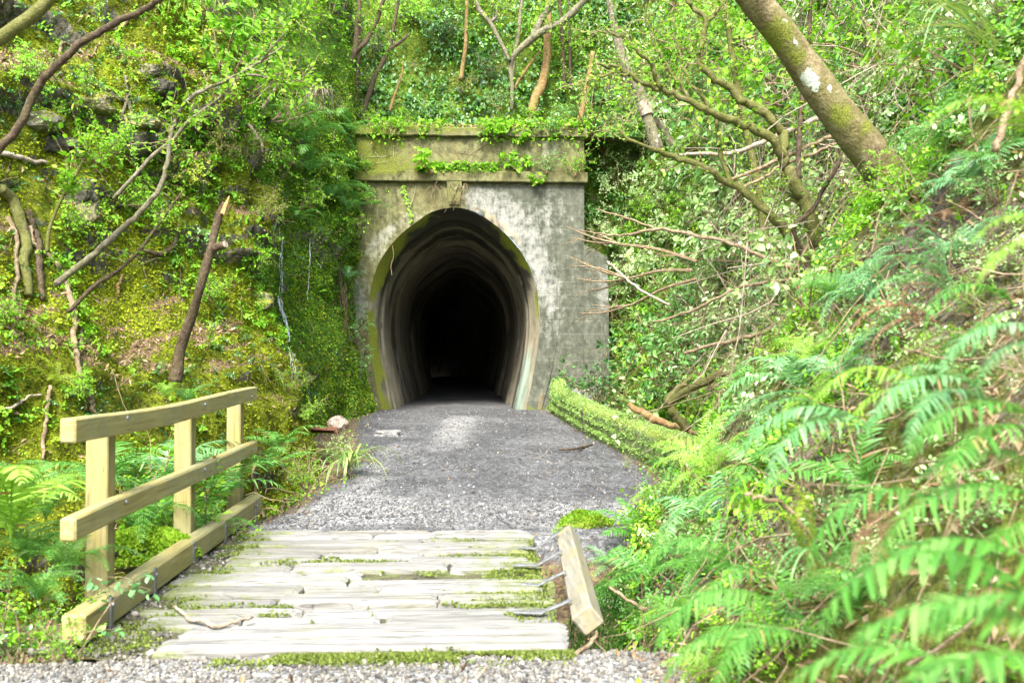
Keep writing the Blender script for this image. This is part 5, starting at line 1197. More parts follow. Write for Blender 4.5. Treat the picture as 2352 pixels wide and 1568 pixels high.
# ------------------------------------------------------------------ dead wood on the right
for nm, lb, ct, mt, pts, rp, ex in [
    ('dead_branch', 'long white fallen pole passing behind the leaning trunk', 'branch', 'twig_pale', [(1560, 356, 9.6), (1620, 352, 9.6), (1664, 354, 9.6), (1705, 346, 9.5), (1772, 317, 9.4), (1839, 290, 9.3), (1900, 262, 9.2)], [4, 4.5, 5, 5.5, 6, 6.5, 7], ()),
    ('dead_branch', 'straight tan fallen pole just below the long white pole', 'branch', 'twig', [(1650, 425, 9.4), (1680, 412, 9.4), (1789, 367, 9.3), (1860, 335, 9.2), (1935, 300, 9.1)], [3.5, 4.5, 5, 5, 4], ()),
    ('dead_branch', 'third of the parallel fallen poles, the lowest one ending behind the leaning trunk', 'branch', 'twig', [(1690, 440, 9.3), (1750, 408, 9.3), (1810, 375, 9.2), (1870, 352, 9.1), (1930, 325, 9.)], [3.5, 4, 4.5, 4, 3], ()),
    ('dead_branch', 'thin tan bough reaching left from the forked tree towards the portal', 'branch', 'twig', [(1825, 618, 9.2), (1772, 600, 9.3), (1685, 562, 9.6), (1600, 540, 9.9), (1510, 527, 10.2), (1430, 540, 10.5), (1370, 536, 10.8)], [4.5, 4.5, 4.5, 4, 4, 3, 2], ([(1510, 527, 10.2), (1440, 500, 10.5), (1372, 480, 10.7)], [3, 2.5, 1.5], )),
    ('dead_branch', 'slanting light pole across the middle of the right bank tangle', 'branch', 'twig', [(1570, 812, 9.4), (1622, 796, 9.3), (1705, 777, 9.1), (1789, 748, 8.9), (1864, 702, 8.7), (1905, 665, 8.6), (1950, 632, 8.5)], [4, 4.5, 5.5, 6, 5.5, 5, 4], ()),
    ('dead_branch', 'reddish bare bough above the slanting light pole', 'branch', 'twig', [(1500, 740, 10.5), (1555, 726, 10.3), (1622, 698, 10.), (1689, 665, 9.8), (1764, 648, 9.6), (1840, 640, 9.4)], [3, 3.5, 4, 4, 3.5, 3], ()),
    ('dead_branch', 'thin arched twig right of the mossy log', 'branch', 'twig', [(1815, 870, 6.8), (1828, 835, 6.8), (1860, 808, 6.8), (1905, 798, 6.8), (1990, 795, 6.8)], [4.5, 4.5, 4.5, 4, 3], ()),
    ('dead_branch', 'short bleached white stick standing under the forked tree', 'branch', 'twig_pale', [(1868, 792, 8.), (1880, 723, 8.), (1888, 685, 8.), (1900, 652, 8.)], [7, 7, 6, 5], ()),
    ('dead_branch', 'thin pale twig slanting over the dark hollow near the portal', 'branch', 'twig_pale', [(1395, 600, 13), (1440, 640, 12.6), (1480, 672, 12.3), (1540, 700, 12)], [2.5, 3, 3, 2.5], ()),
    ('log', 'mossy fallen log slanting up from the low wall into the shrubs', 'log', 'bark_moss', [(1530, 930, 10.2), (1555, 911, 10.1), (1620, 875, 9.8), (1705, 836, 9.5), (1789, 797, 9.2), (1889, 777, 8.9)], [9, 10, 11, 11, 10, 7], ()),
    ('log', 'broken tan log lying on the near end of the low mossy wall', 'log', 'bark_orange', [(1445, 926, 11.6), (1462, 940, 11.5), (1493, 957, 11.3), (1530, 973, 11.), (1565, 982, 10.8), (1600, 996, 10.5)], [6, 9, 9, 8, 6, 4], ()),
    ('tree_stump', 'crooked mossy stem bending up behind the near end of the low wall', 'stump', 'bark_moss', [(1578, 985, 10.4), (1560, 962, 10.4), (1543, 944, 10.4), (1536, 918, 10.4), (1552, 896, 10.4), (1572, 880, 10.4), (1590, 862, 10.4)], [11, 11, 10, 10, 8, 6, 5], ()),
    ('stick', 'pale stick on the ground right of the loose kerb beam', 'stick', 'twig', [(1400, 1348, 5.6), (1430, 1368, 5.5), (1476, 1395, 5.35), (1540, 1400, 5.2), (1605, 1399, 5.1)], [4, 4, 4.5, 5, 4], ()),
    ('stick', 'curved brown twig beside the near end of the loose kerb beam', 'stick', 'twig', [(1325, 1500, 4.75), (1352, 1478, 4.8), (1368, 1462, 4.85), (1370, 1448, 4.9)], [5, 5, 5, 3], ()),
    ('stick', 'blurred grey stick among the near ferns on the right', 'stick', 'twig', [(1710, 1135, 3.2), (1780, 1148, 3.2), (1830, 1190, 3.2), (1870, 1235, 3.2)], [5, 5, 5, 4], ()),
    ('stick', 'upright brown stick at the right picture edge', 'stick', 'twig', [(2285, 350, 4.), (2300, 290, 4.), (2330, 210, 4.), (2352, 140, 4.)], [9, 9, 8, 7], ()),
    ('stick', 'forked twig lying on the near planks of the bridge', 'stick', 'twig_pale', [(398, 1392, 5.15), (430, 1410, 5.06), (478, 1435, 4.96), (510, 1438, 4.94), (580, 1416, 5.02)], [3, 4.5, 5.5, 4.5, 3], ()),
    ('stick', 'dark twig on the right side of the gravel path', 'stick', 'bark_dark', [(1284, 1032, 12.3), (1320, 1030, 12.4), (1360, 1020, 12.7)], [2.5, 3, 2], ())]:
    extra = [ex] if ex else ()
    if lb.startswith(('forked twig', 'dark twig', 'curved brown twig')):                   # lie on the ground they are seen against
        q = []
        for a_, b_, _ in pts:
            d_ = unit(ray(a_, b_)); k_ = (CAM[2] - (.035 if 'planks' in lb else .02 if 'beside' in lb else path_z(12.5) + .02)) / -d_[2]; P_ = CAM + d_ * k_; q.append((a_, b_, P_[1]))
        pts = q
    single(nm, lb, ct, mt, pts, rp, seed=len(lb), jit=.012, extra=extra, group='fallen dead wood on the right bank' if nm in ('dead_branch', 'log') else None)
# dead twig fan in front of the wing pier
r = np.random.default_rng(77)
t = thing('dead_branch', 'fan of bare pinkish twigs sticking out in front of the wing pier', 'branch', at(1560, 610, 12.5), 'fallen dead wood on the right bank')
g = Geo()
for i, (a_, b_, tips) in enumerate([((1600, 600), (1420, 560), [(1300, 520), (1310, 545), (1330, 528), (1345, 575)]), ((1590, 620), (1440, 640), [(1310, 610), (1325, 640), (1345, 668), (1310, 590)]), ((1600, 640), (1450, 700), [(1330, 720), (1360, 700)])]):
    dep = 13.2
    g = Geo(); s = limb(g, [(*a_, 12.3), ((a_[0] + b_[0]) / 2, (a_[1] + b_[1]) / 2 - 8, 12.7), (*b_, dep)], [4, 3.5, 3], k=5, seed=i)
    for tx, ty in tips:
        limb(g, [(*b_, dep), ((b_[0] + tx) / 2, (b_[1] + ty) / 2 + r.uniform(-14, 10), dep + .4), (tx, ty, dep + .8)], [2.6, 2, 1], k=4, seed=i + 9)
        for q in range(3): 
            f = r.uniform(.3, .85); cx_, cy_ = b_[0] + (tx - b_[0]) * f, b_[1] + (ty - b_[1]) * f
            limb(g, [(cx_, cy_, dep + .8 * f), (cx_ - r.uniform(15, 40), cy_ + r.uniform(-28, 28), dep + .8 * f + .3)], [1.6, .8], k=3, seed=q, n=5)
    g.build('twig', MAT['twig'], t)

# ------------------------------------------------------------------ water trickling down the mossy face
def strand(g, pts, wpx, r, lift=.05):
    w = world_path(pts, None, lift); s = spline(w, 40); s[:, 0] += .012 * vnoise(np.c_[np.arange(40) * .5, np.full(40, r), np.zeros(40)], 2); s[:, 1] -= .02
    d = s[:, 1].mean(); g.tube(s, np.interp(np.arange(40), [0, 15, 39], [wpx * .5, wpx, wpx * .7]) * d / F, 6, .5, True, .35, int(r))
wf = thing('waterfall', 'thin white trickle spilling over the mossy rock left of the tunnel', 'waterfall', hit(645, 720)[0])
g = Geo(); strand(g, [(634, 680), (638, 700), (646, 725), (655, 750), (658, 775)], 4.2, 1); strand(g, [(640, 684), (645, 705), (652, 735), (657, 765), (660, 790)], 2.6, 5); strand(g, [(632, 682), (634, 692), (640, 708), (650, 730)], 2.5, 7); g.build('stream', MAT['water'], wf, smooth=True)
g = Geo()
for k in range(5): strand(g, [(632 + k * 2.5, 505 + k * 9), (634 + k * 2.2, 560), (636 + k * 2, 620), (638 + k * 2, 676)], .5, 10 + k)
g.build('upper_threads', MAT['water'], wf, smooth=True)
g = Geo()
for k in range(4): strand(g, [(656 + k * 4, 795 + k * 8), (659 + k * 4, 820), (662 + k * 5, 845 + 5 * k), (665 + k * 6, 870 + 4 * k)], .45, 20 + k)
g.build('lower_threads', MAT['water'], wf, smooth=True)
wf = thing('waterfall', 'hair-thin water thread dripping halfway between trickle and portal', 'waterfall', hit(705, 600)[0])
g = Geo(); strand(g, [(708, 550), (706, 590), (704, 640), (701, 690)], 1.2, 31); strand(g, [(711, 548), (707, 575), (706, 610)], .8, 33); g.build('stream', MAT['water'], wf, smooth=True)
# ------------------------------------------------------------------ ferns
NEAR = 'near ferns on the right bank'
def near_fern(label, base, tips, kind, mat, group=NEAR, ws=1., cat='fern'):
    """base (x, y) on the bank; tips are picture points with a distance"""
    loc, _ = down(*base, z=5.)
    t = thing('fern', label, cat, loc, group)
    for i, q in enumerate(tips):
        T = at(*q[:3]); B = loc + np.array([0, 0, .02])
        if len(q) > 3: B = at(*q[3])
        frond_between(t, B, T, kind, mat, i + len(label), wscale=ws)
    return t
near_fern('largest blurred fern frond filling the bottom right corner', (1.75, 2.05), [(1880, 1440, 1.55, (2420, 1470, 1.55)), (2060, 1590, 1.35, (2480, 1560, 1.4)), (1800, 1590, 1.5, (2300, 1640, 1.4)), (2000, 1330, 1.75, (2460, 1390, 1.7)), (1940, 1500, 1.2, (2480, 1520, 1.15)), (2120, 1450, 1.15, (2560, 1500, 1.1))], 'broad', 'fern', ws=1.05)
near_fern('drooping bright fern at the right edge above the corner frond', (1.85, 2.5), [(2010, 1310, 1.9, (2420, 1170, 1.9)), (2100, 1110, 2.0, (2440, 1120, 2.)), (2210, 1420, 1.8, (2450, 1200, 1.8)), (1850, 1350, 2.1, (2200, 1180, 2.1))], 'near', 'fern', ws=1.1)
near_fern('toothed fern frond pointing left over the gravel at the bottom', (1.15, 2.6), [(1500, 1500, 2.3, (1760, 1375, 2.35)), (1520, 1575, 2.2, (1800, 1490, 2.2)), (1640, 1600, 2.1, (1850, 1480, 2.2))], 'near', 'fern', ws=1.15)
near_fern('pale green fern leaning left above the toothed frond', (1.35, 3.4), [(1462, 1355, 3.1, (1700, 1290, 3.1)), (1500, 1270, 3.2, (1720, 1330, 3.1)), (1600, 1420, 2.9, (1790, 1330, 3.))], 'kio', 'fern', ws=1.05)
near_fern('yellow-green drooping fern frond over the centre of the right bank', (1.95, 3.3), [(1862, 945, 2.7, (2110, 885, 2.7)), (1950, 1010, 2.7, (2110, 900, 2.7))], 'near', 'fern_yellow', ws=1.0)
near_fern('blue-green fern with long spreading leaflets right of the yellow one', (1.95, 2.8), [(1990, 985, 2.3, (2260, 900, 2.35)), (2040, 870, 2.4, (2270, 930, 2.35)), (2080, 1040, 2.2, (2290, 950, 2.3))], 'near', 'fern_blue', ws=1.1)
near_fern('star-shaped fern fronds high at the right side', (2.2, 3.6), [(2120, 765, 3.1, (2330, 700, 3.1)), (2190, 830, 3.1, (2330, 715, 3.1)), (2130, 700, 3.15, (2330, 705, 3.1))], 'near', 'fern', ws=1.0)
near_fern('silvery fern below the base of the leaning trunk', (2.3, 4.3), [(1950, 640, 3.8, (2200, 670, 3.8)), (2010, 555, 3.9, (2180, 660, 3.8)), (1985, 700, 3.7, (2190, 680, 3.8)), (2040, 515, 3.9, (2170, 610, 3.8))], 'bip', 'fern_blue')
near_fern('pale yellow blurred fern hanging at the right edge', (2.0, 2.5), [(2230, 560, 1.8, (2460, 540, 1.8)), (2240, 660, 1.8, (2470, 580, 1.8)), (2120, 300, 2.0, (2420, 360, 2.0))], 'near', 'fern_yellow', ws=.95)
near_fern('grey-green feathery fern over the end of the low wall', (2.1, 4.4), [(1660, 985, 3.9, (1850, 900, 3.9)), (1690, 920, 3.9, (1860, 890, 3.9)), (1720, 1030, 3.8, (1880, 930, 3.9))], 'bip', 'fern_blue')
near_fern('broad blurred fern spreading across the middle foreground of the right bank', (1.75, 2.9), [(1690, 1060, 2.5, (2000, 985, 2.5)), (1760, 1140, 2.4, (2010, 1010, 2.5)), (1750, 985, 2.6, (2000, 975, 2.5))], 'near', 'fern_blue', ws=1.1)
near_fern('bright arching fern frond at the right edge halfway up', (1.9, 2.3), [(2080, 1065, 1.9, (2420, 1000, 1.95)), (2160, 1130, 1.85, (2430, 1030, 1.95))], 'near', 'fern', ws=1.1)
near_fern('bluish fern frond curving down at the right edge', (1.95, 2.55), [(2150, 880, 2.1, (2430, 780, 2.1)), (2240, 905, 2.1, (2430, 800, 2.1))], 'near', 'fern_blue', ws=1.05)
near_fern('dead pinkish-brown fern frond hanging in the bank', (2.1, 3.9), [(1950, 770, 3.3, (2150, 738, 3.3)), (2000, 800, 3.3, (2160, 745, 3.3))], 'bip', 'fern_dead', ws=.8)
near_fern('second dead brown fern in front of the dark soil', (1.9, 3.0), [(1960, 1310, 2.6, (2080, 1180, 2.7)), (2010, 1330, 2.6, (2090, 1190, 2.7)), (2290, 990, 2.6, (2180, 950, 2.7))], 'bip', 'fern_dead', ws=.8)
near_fern('upright darker green fern frond in the foreground tangle', (1.45, 3.2), [(1790, 1095, 3.0, (1850, 1270, 3.0)), (1860, 1130, 3.0, (1860, 1270, 3.0)), (1730, 1180, 3.0, (1840, 1280, 3.))], 'kio', 'leaf_olive', ws=1.3)
near_fern('soft yellow-green fern standing upright at the near end of the low wall', (2.45, 8.1), [(1672, 925, 7.2, (1622, 1075, 7.3)), (1612, 965, 7.3, (1618, 1075, 7.3)), (1705, 965, 7.2, (1625, 1080, 7.3)), (1700, 1025, 7.2, (1625, 1080, 7.3)), (1640, 935, 7.4, (1620, 1076, 7.3))], 'slim', 'fern_yellow', ws=1.5)
near_fern('low fern with narrow fronds beside the loose kerb beam', (.95, 5.9), [(1390, 1345, 5.6), (1440, 1330, 5.7), (1440, 1300, 5.9), (1400, 1350, 5.9), (1480, 1290, 5.8)], 'bip', 'fern')
RB = 'ferns across the right bank'
for i, (lb, px, py, n, L, kd, mt) in enumerate([
    ('fern right beside the mossy concrete block', 1455, 1235, 7, .42, 'kio', 'fern'), ('blue-green fern under the mossy concrete block', 1395, 1300, 7, .26, 'bip', 'fern_blue'),
    ('fern tuft on the path edge behind the mossy concrete block', 1515, 1165, 8, .36, 'bip', 'fern_yellow'), ('bright fern on the path verge below the low wall end', 1545, 1095, 8, .55, 'bip', 'fern'),
    ('fern above the pale ground stick', 1500, 1330, 8, .50, 'kio', 'fern'), ('dark fern between the pale ground stick and the toothed frond', 1580, 1440, 8, .42, 'bip', 'fern'),
    ('fern growing below the crooked mossy stem', 1650, 1100, 9, .55, 'bip', 'fern_yellow'), ('fern left of the upright dark frond', 1640, 1210, 8, .55, 'kio', 'fern_blue'),
    ('fern hidden low under the pale leaning fern', 1640, 1330, 8, .5, 'bip', 'fern'), ('fern above the second dead brown fern', 1990, 1140, 7, .45, 'kio', 'fern'),
    ('fern on bare soil under the star-shaped fronds', 2150, 900, 7, .35, 'bip', 'fern'), ('small fern under the mossy log', 1760, 880, 8, .45, 'kio', 'fern'),
    ('fern between the mossy log and the arched twig', 1850, 900, 8, .5, 'kio', 'fern_blue'), ('fern below the bleached white stick', 1900, 850, 7, .5, 'bip', 'fern_yellow'),
    ('fern tucked right of the forked tree base', 2010, 690, 7, .5, 'bip', 'fern_blue'), ('fern on the upper right slope above the leaning trunk base', 2200, 330, 8, .5, 'bip', 'fern'),
    ('fern near the top right corner', 2270, 90, 8, .5, 'bip', 'fern_blue'), ('fern left of the upright brown stick', 2240, 430, 7, .4, 'kio', 'fern_blue'),
    ('fern in the dark hollow right of the parapet', 1410, 320, 8, .9, 'kio', 'fern'), ('fern in the shrubs under the dark hollow', 1440, 870, 7, .5, 'kio', 'fern'),
    ('fern behind the low wall near the pale boulder', 1420, 905, 8, .55, 'bip', 'fern'), ('fern behind the broken tan log', 1500, 920, 8, .5, 'kio', 'leaf_dark'),
    ('fern under the deck edge at the kerb beam middle', 1390, 1400, 7, .32, 'bip', 'fern_blue'), ('fern just left of the corner frond', 1800, 1480, 8, .42, 'kio', 'fern'),
    ('fern deep in shade beneath the drooping bright fern', 1980, 1400, 8, .38, 'bip', 'fern'), ('fern above the yellow-green drooping frond', 1950, 880, 7, .4, 'bip', 'fern_blue'),
    ('fern low on the slope above the blurred grey stick', 1760, 1080, 8, .42, 'kio', 'fern'), ('fern at bottom centre-right edge of the picture', 1700, 1540, 8, .36, 'kio', 'fern_yellow')]):
    fern(lb, px, py, None, n, L, kd, mt, RB)
LF = 'ferns by the railing and the left cliff'
for i, (lb, px, py, dep, n, L, kd, mt) in enumerate([
    ('large arching fern at the left picture edge below the moss', 25, 1235, 5.2, 9, .75, 'kio', 'fern_yellow'), ('second arching fern just right of the left edge one', 105, 1190, 5.9, 9, .6, 'bip', 'fern'),
    ('fern behind the railing between first and middle posts, upper one', 335, 1160, 7.6, 9, .65, 'kio', 'fern'), ('big fern seen through the rails left of the middle post', 330, 1245, 7.0, 9, .7, 'bip', 'fern'),
    ('pale fern right behind the middle post', 395, 1115, 8.2, 9, .7, 'kio', 'fern_blue'), ('large fern seen between the middle and the last post', 490, 1165, 8.0, 9, .75, 'kio', 'fern'),
    ('fern under the middle rail near the last post', 480, 1250, 7.4, 8, .5, 'bip', 'fern'), ('fern just right of the last railing post', 610, 1085, 9.2, 8, .55, 'kio', 'fern'),
    ('fern hanging beside the path where the bank meets it', 640, 1040, 10.2, 8, .55, 'kio', 'fern'), ('fern behind the first railing post', 250, 1130, 7.0, 8, .6, 'kio', 'fern'),
    ('feathery green fern low at the left edge', 60, 1300, 5.3, 9, .45, 'bip', 'fern'), ('small fern left of the first post base', 150, 1320, 5.2, 8, .45, 'bip', 'fern'),
    ('fern tip rising over the far top rail', 380, 915, 9.2, 6, .32, 'bip', 'fern_yellow'), ('small fern over the top rail middle', 430, 930, 9.2, 6, .35, 'bip', 'fern'),
    ('little fern on the mossy face left of the railing', 120, 880, None, 6, .35, 'bip', 'leaf_olive'), ('fern at the near left corner by the railing foot', 90, 1380, 4.9, 8, .38, 'bip', 'fern')]):
    fern(lb, px, py, dep, n, L, kd, mt, LF)
PF = 'ferns hanging beside the portal'
for i, (lb, px, py, dep, n, L, kd, mt, hd) in enumerate([
    ('fern fronds drooping at the top left of the parapet', 690, 285, 16.5, 8, 1.0, 'kio', 'fern', 0), ('tallest hanging fern left of the parapet', 705, 330, 16.2, 8, 1.1, 'bip', 'fern', 0),
    ('lower hanging fern level with the string course', 712, 395, 16.4, 8, .95, 'kio', 'fern', 0), ('fern fronds crossing the wall below the string course', 760, 455, 17.2, 8, .9, 'bip', 'fern', 0),
    ('fern frond pointing right onto the left portal wall', 800, 480, 17.6, 6, .85, 'bip', 'fern', 0), ('fern low on the left portal wall beside the opening', 800, 640, 17.8, 6, .6, 'bip', 'fern_blue', 0),
    ('small fern right at the waterfall lip', 690, 505, 16.0, 7, .5, 'kio', 'fern', 0), ('fern clump above the parapet left end', 800, 300, 18.6, 8, .8, 'kio', 'fern', 0)]):
    fern(lb, px, py, dep, n, L, kd, mt, PF, up=.15, arc=360)

# ------------------------------------------------------------------ shrubs, saplings and climbers
def rows(group, items, **kw):
    for it in items:
        lb, px, py, dep, H, kd, mt = it[:7]
        shrub(lb, px, py, dep, H, kd, mt, group, **kw)
rows('shrubs and saplings on the left cliff', [
    ('bright leafy shrub top at the upper centre left, the brightest of the cliff', 640, 150, 11.5, 1.35, 'whorl', 'leaf_bright'), ('pale sunlit shrub spilling left of the dark trunks', 700, 190, 13.0, 1.30, 'spray', 'leaf_bright'),
    ('yellow-green spray hanging above the dead root fan', 560, 190, None, 0.88, 'heart', 'leaf_bright'), ('shrub of broad green leaves in the middle of the upper cliff', 255, 330, None, 0.64, 'glossy', 'leaf_bright'),
    ('leafy clump just below the yellow overhang', 215, 375, None, 0.60, 'glossy', 'leaf_bright'), ('small sapling of round leaves on the dark trunk foot', 405, 800, None, 0.44, 'sap', 'leaf_bright'),
    ('round-leaved sapling right of the broken trunk', 470, 810, None, 0.48, 'sap', 'leaf_bright'), ('leafy sprig across the broken trunk middle', 480, 690, None, 0.44, 'glossy', 'leaf_bright'),
    ('soft leafy bush above the litter shelf', 450, 430, None, 0.64, 'glossy', 'leaf_olive'), ('broad-leaved sprig left of the broken trunk top', 430, 560, None, 0.48, 'sap', 'leaf_glossy'),
    ('leafy shoot at the left edge under the long limb', 50, 180, None, 0.56, 'glossy', 'leaf_bright'), ('leaves sprouting over the pale lichen shelf', 120, 290, None, 0.48, 'spray', 'leaf_bright'),
    ('thin-leaved shoot above the mossy limb', 170, 60, None, 0.56, 'sap', 'leaf_bright'), ('green sprig beside the root cluster', 160, 540, None, 0.48, 'glossy', 'leaf_bright'),
    ('leafy runner at the left edge on the litter shelf', 20, 760, None, 0.48, 'spray', 'leaf_bright'), ('shoot of leaves below the long dangling root', 170, 910, None, 0.40, 'glossy', 'leaf_bright'),
    ('bush covering the rock corner above the trickle', 560, 370, None, 0.64, 'fine', 'leaf_bright'), ('small-leaved bush on the rock corner edge', 600, 500, None, 0.60, 'fine', 'leaf_olive'),
    ('small-leaved bush half way down the rock corner', 590, 610, None, 0.40, 'fine', 'leaf_bright'), ('leafy clump on the corner foot right of the railing', 660, 900, None, 0.50, 'fine', 'leaf_bright'),
    ('broad-leaved plant in front of the mossy corner foot', 690, 960, None, 0.45, 'glossy', 'leaf_bright'), ('shrub growing in the gap between cliff and portal', 740, 470, 16.2, 0.90, 'glossy', 'leaf_bright'),
    ('leafy tangle hanging over the dripping face', 690, 400, 15.6, 1.00, 'spray', 'leaf_bright'), ('bush at the top of the dripping face', 690, 300, 15.4, 1.10, 'fine', 'leaf_bright'),
    ('large-leaved shoot on the top edge of the cliff', 460, 60, None, 0.80, 'whorl', 'leaf_bright'), ('heart-leaved sprig beside the grey lichened stone', 450, 150, None, 0.64, 'heart', 'leaf_olive'),
    ('sprig of toothed leaves left of the hooked root', 190, 215, None, 0.40, 'spray', 'leaf_bright'), ('bush of small leaves in the shade of the overhang', 480, 300, None, 0.64, 'fine', 'leaf_olive'),
    ('scrambling shrub right of the dark angular rock', 260, 470, None, 0.56, 'glossy', 'leaf_bright'), ('leafy clump above the gnarled stick', 350, 510, None, 0.48, 'glossy', 'leaf_bright')])
rows('leafy plants behind and before the railing', [
    ('tall broad-leaved weed with pale leaves before the first railing post', 185, 1395, 4.75, .62, 'sap', 'fern_blue'), ('dense weed clump at the lower left edge', 40, 1400, 4.9, .5, 'glossy', 'leaf_glossy'),
    ('leafy clump under the left ferns', 120, 1360, 5.0, .5, 'glossy', 'leaf_bright'), ('green weeds between the kerb rail and first post', 290, 1270, 6.3, .5, 'fine', 'leaf_bright'),
    ('shrub rising behind the first post', 210, 1090, 7.0, .7, 'glossy', 'leaf_bright'), ('small bright weed before the far end of the railing', 700, 1120, 9.9, .25, 'glossy', 'leaf_bright'),
    ('leafy sprig hanging over the ditch right of the railing', 610, 1000, 9.9, .5, 'fine', 'leaf_bright'), ('weed clump in the ditch before the path', 760, 1010, 12.5, .5, 'glossy', 'leaf_pale'),
    ('low weeds below the middle rail', 440, 1290, 6.9, .45, 'fine', 'leaf_bright'), ('weeds crowding the near railing foot on the left', 150, 1440, 4.6, .3, 'glossy', 'leaf_bright')])
rows('plants on the portal and its ledge', [
    ('bright broad-leaved plant growing on the string course left of the keystone', 985, 405, 19.55, .62, 'broadleaf', 'leaf_bright'), ('smaller bright plant on the string course right of the keystone', 1190, 395, 19.5, .5, 'broadleaf', 'leaf_bright'),
    ('leaf tuft hanging under the string course at right', 1232, 425, 19.5, .34, 'broadleaf', 'leaf_bright'), ('vine leaves climbing the right of the parapet', 1190, 330, 19.55, .45, 'broadleaf', 'leaf_bright'),
    ('glossy bush on the ledge before the slim grey stem', 1145, 255, 20.3, .8, 'glossy', 'leaf_glossy'), ('leafy clump at the parapet left corner', 850, 290, 19.9, .5, 'glossy', 'leaf_bright'),
    ('bush on the right end of the parapet', 1300, 285, 19.9, .6, 'glossy', 'leaf_glossy'), ('low greenery on the ledge over the keystone', 1040, 275, 19.8, .45, 'spray', 'leaf_bright'),
    ('low greenery on the ledge left of the reddish sapling', 940, 278, 19.8, .4, 'spray', 'leaf_bright'), ('low greenery on the ledge at the orange trunk foot', 1215, 275, 19.8, .45, 'spray', 'leaf_bright'),
    ('leaf tuft at the string course far left', 840, 395, 19.55, .4, 'glossy', 'leaf_bright'), ('small leaf tuft on top of the low wall end by the portal', 1290, 862, 18.7, .25, 'broadleaf', 'leaf_bright'),
    ('creeper leaves hanging over the parapet centre', 1120, 300, 19.5, .4, 'spray', 'leaf_bright'), ('weed at the foot of the wing pier', 1270, 935, 18.4, .25, 'glossy', 'leaf_bright'),
    ('creeper down the left portal wall, upper part', 800, 560, 19.0, .7, 'glossy', 'leaf_bright'), ('dark-leaved creeper at the left foot of the opening', 815, 790, 18.6, .75, 'glossy', 'leaf_glossy'),
    ('creeper below the dark-leaved one beside the opening', 825, 870, 18.4, .6, 'glossy', 'leaf_glossy'), ('creeper above the dark-leaved one beside the opening', 805, 700, 18.6, .6, 'glossy', 'leaf_dark')])
rows('plants on the portal and its ledge', [
    ('broad-leaved weed dangling below the coping right of the keystone', 1140, 318, 19.5, .4, 'broadleaf', 'leaf_bright'), ('weed clump on the string course right of the smaller bright plant', 1255, 400, 19.52, 0.58, 'glossy', 'leaf_glossy'),
    ('weed clump on the string course at its far right end', 1320, 405, 19.5, 0.64, 'glossy', 'leaf_bright'), ('tiny weeds between the two bright plants on the string course', 1090, 405, 19.55, .3, 'fine', 'leaf_bright'),
    ('creeper leaves draping from the coping over the left of the parapet', 900, 312, 19.5, 0.67, 'spray', 'leaf_bright'), ('creeper leaves draping from the coping over the right of the parapet', 1260, 308, 19.5, 0.67, 'spray', 'leaf_glossy'),
    ('weed clump on the string course left of the broad-leaved plant', 915, 405, 19.55, .3, 'fine', 'leaf_olive'), ('creeping leaves on the left portal wall below the string course', 850, 480, 19.5, 0.72, 'spray', 'leaf_bright')])
rows('shrubs on the hillside above the tunnel', [
    ('leafy shrub against the upper cliff left of the thin light brown stem', 960, 60, None, 1.1, 'glossy', 'leaf_bright'), ('dark ivy-like shrub in the middle of the upper cliff', 1010, 110, None, 1.0, 'glossy', 'leaf_dark'),
    ('shrub hanging from the top centre', 1090, 20, None, 1.2, 'glossy', 'leaf_bright'), ('shrub behind the arching grey boughs', 1240, 110, None, 1.1, 'glossy', 'leaf_bright'),
    ('shrub low on the cliff behind the grey bough foot', 1130, 190, None, .8, 'glossy', 'leaf_dark'), ('bush right behind the pair of slim stems', 1330, 120, None, 1.3, 'fine', 'leaf_bright'),
    ('bush at top left of the upper cliff', 740, 60, 18.5, 1.3, 'glossy', 'leaf_bright'), ('shrub between the dark forked tree and the leaning brown stem', 870, 130, None, 1.0, 'fine', 'leaf_dark'),
    ('fine-leaved shrub above the ledge left', 860, 220, None, .8, 'fine', 'leaf_bright'), ('bush under the thin light brown stem', 1060, 220, None, .7, 'fine', 'leaf_olive')], v=None)
RS = 'shrubs covering the right bank'
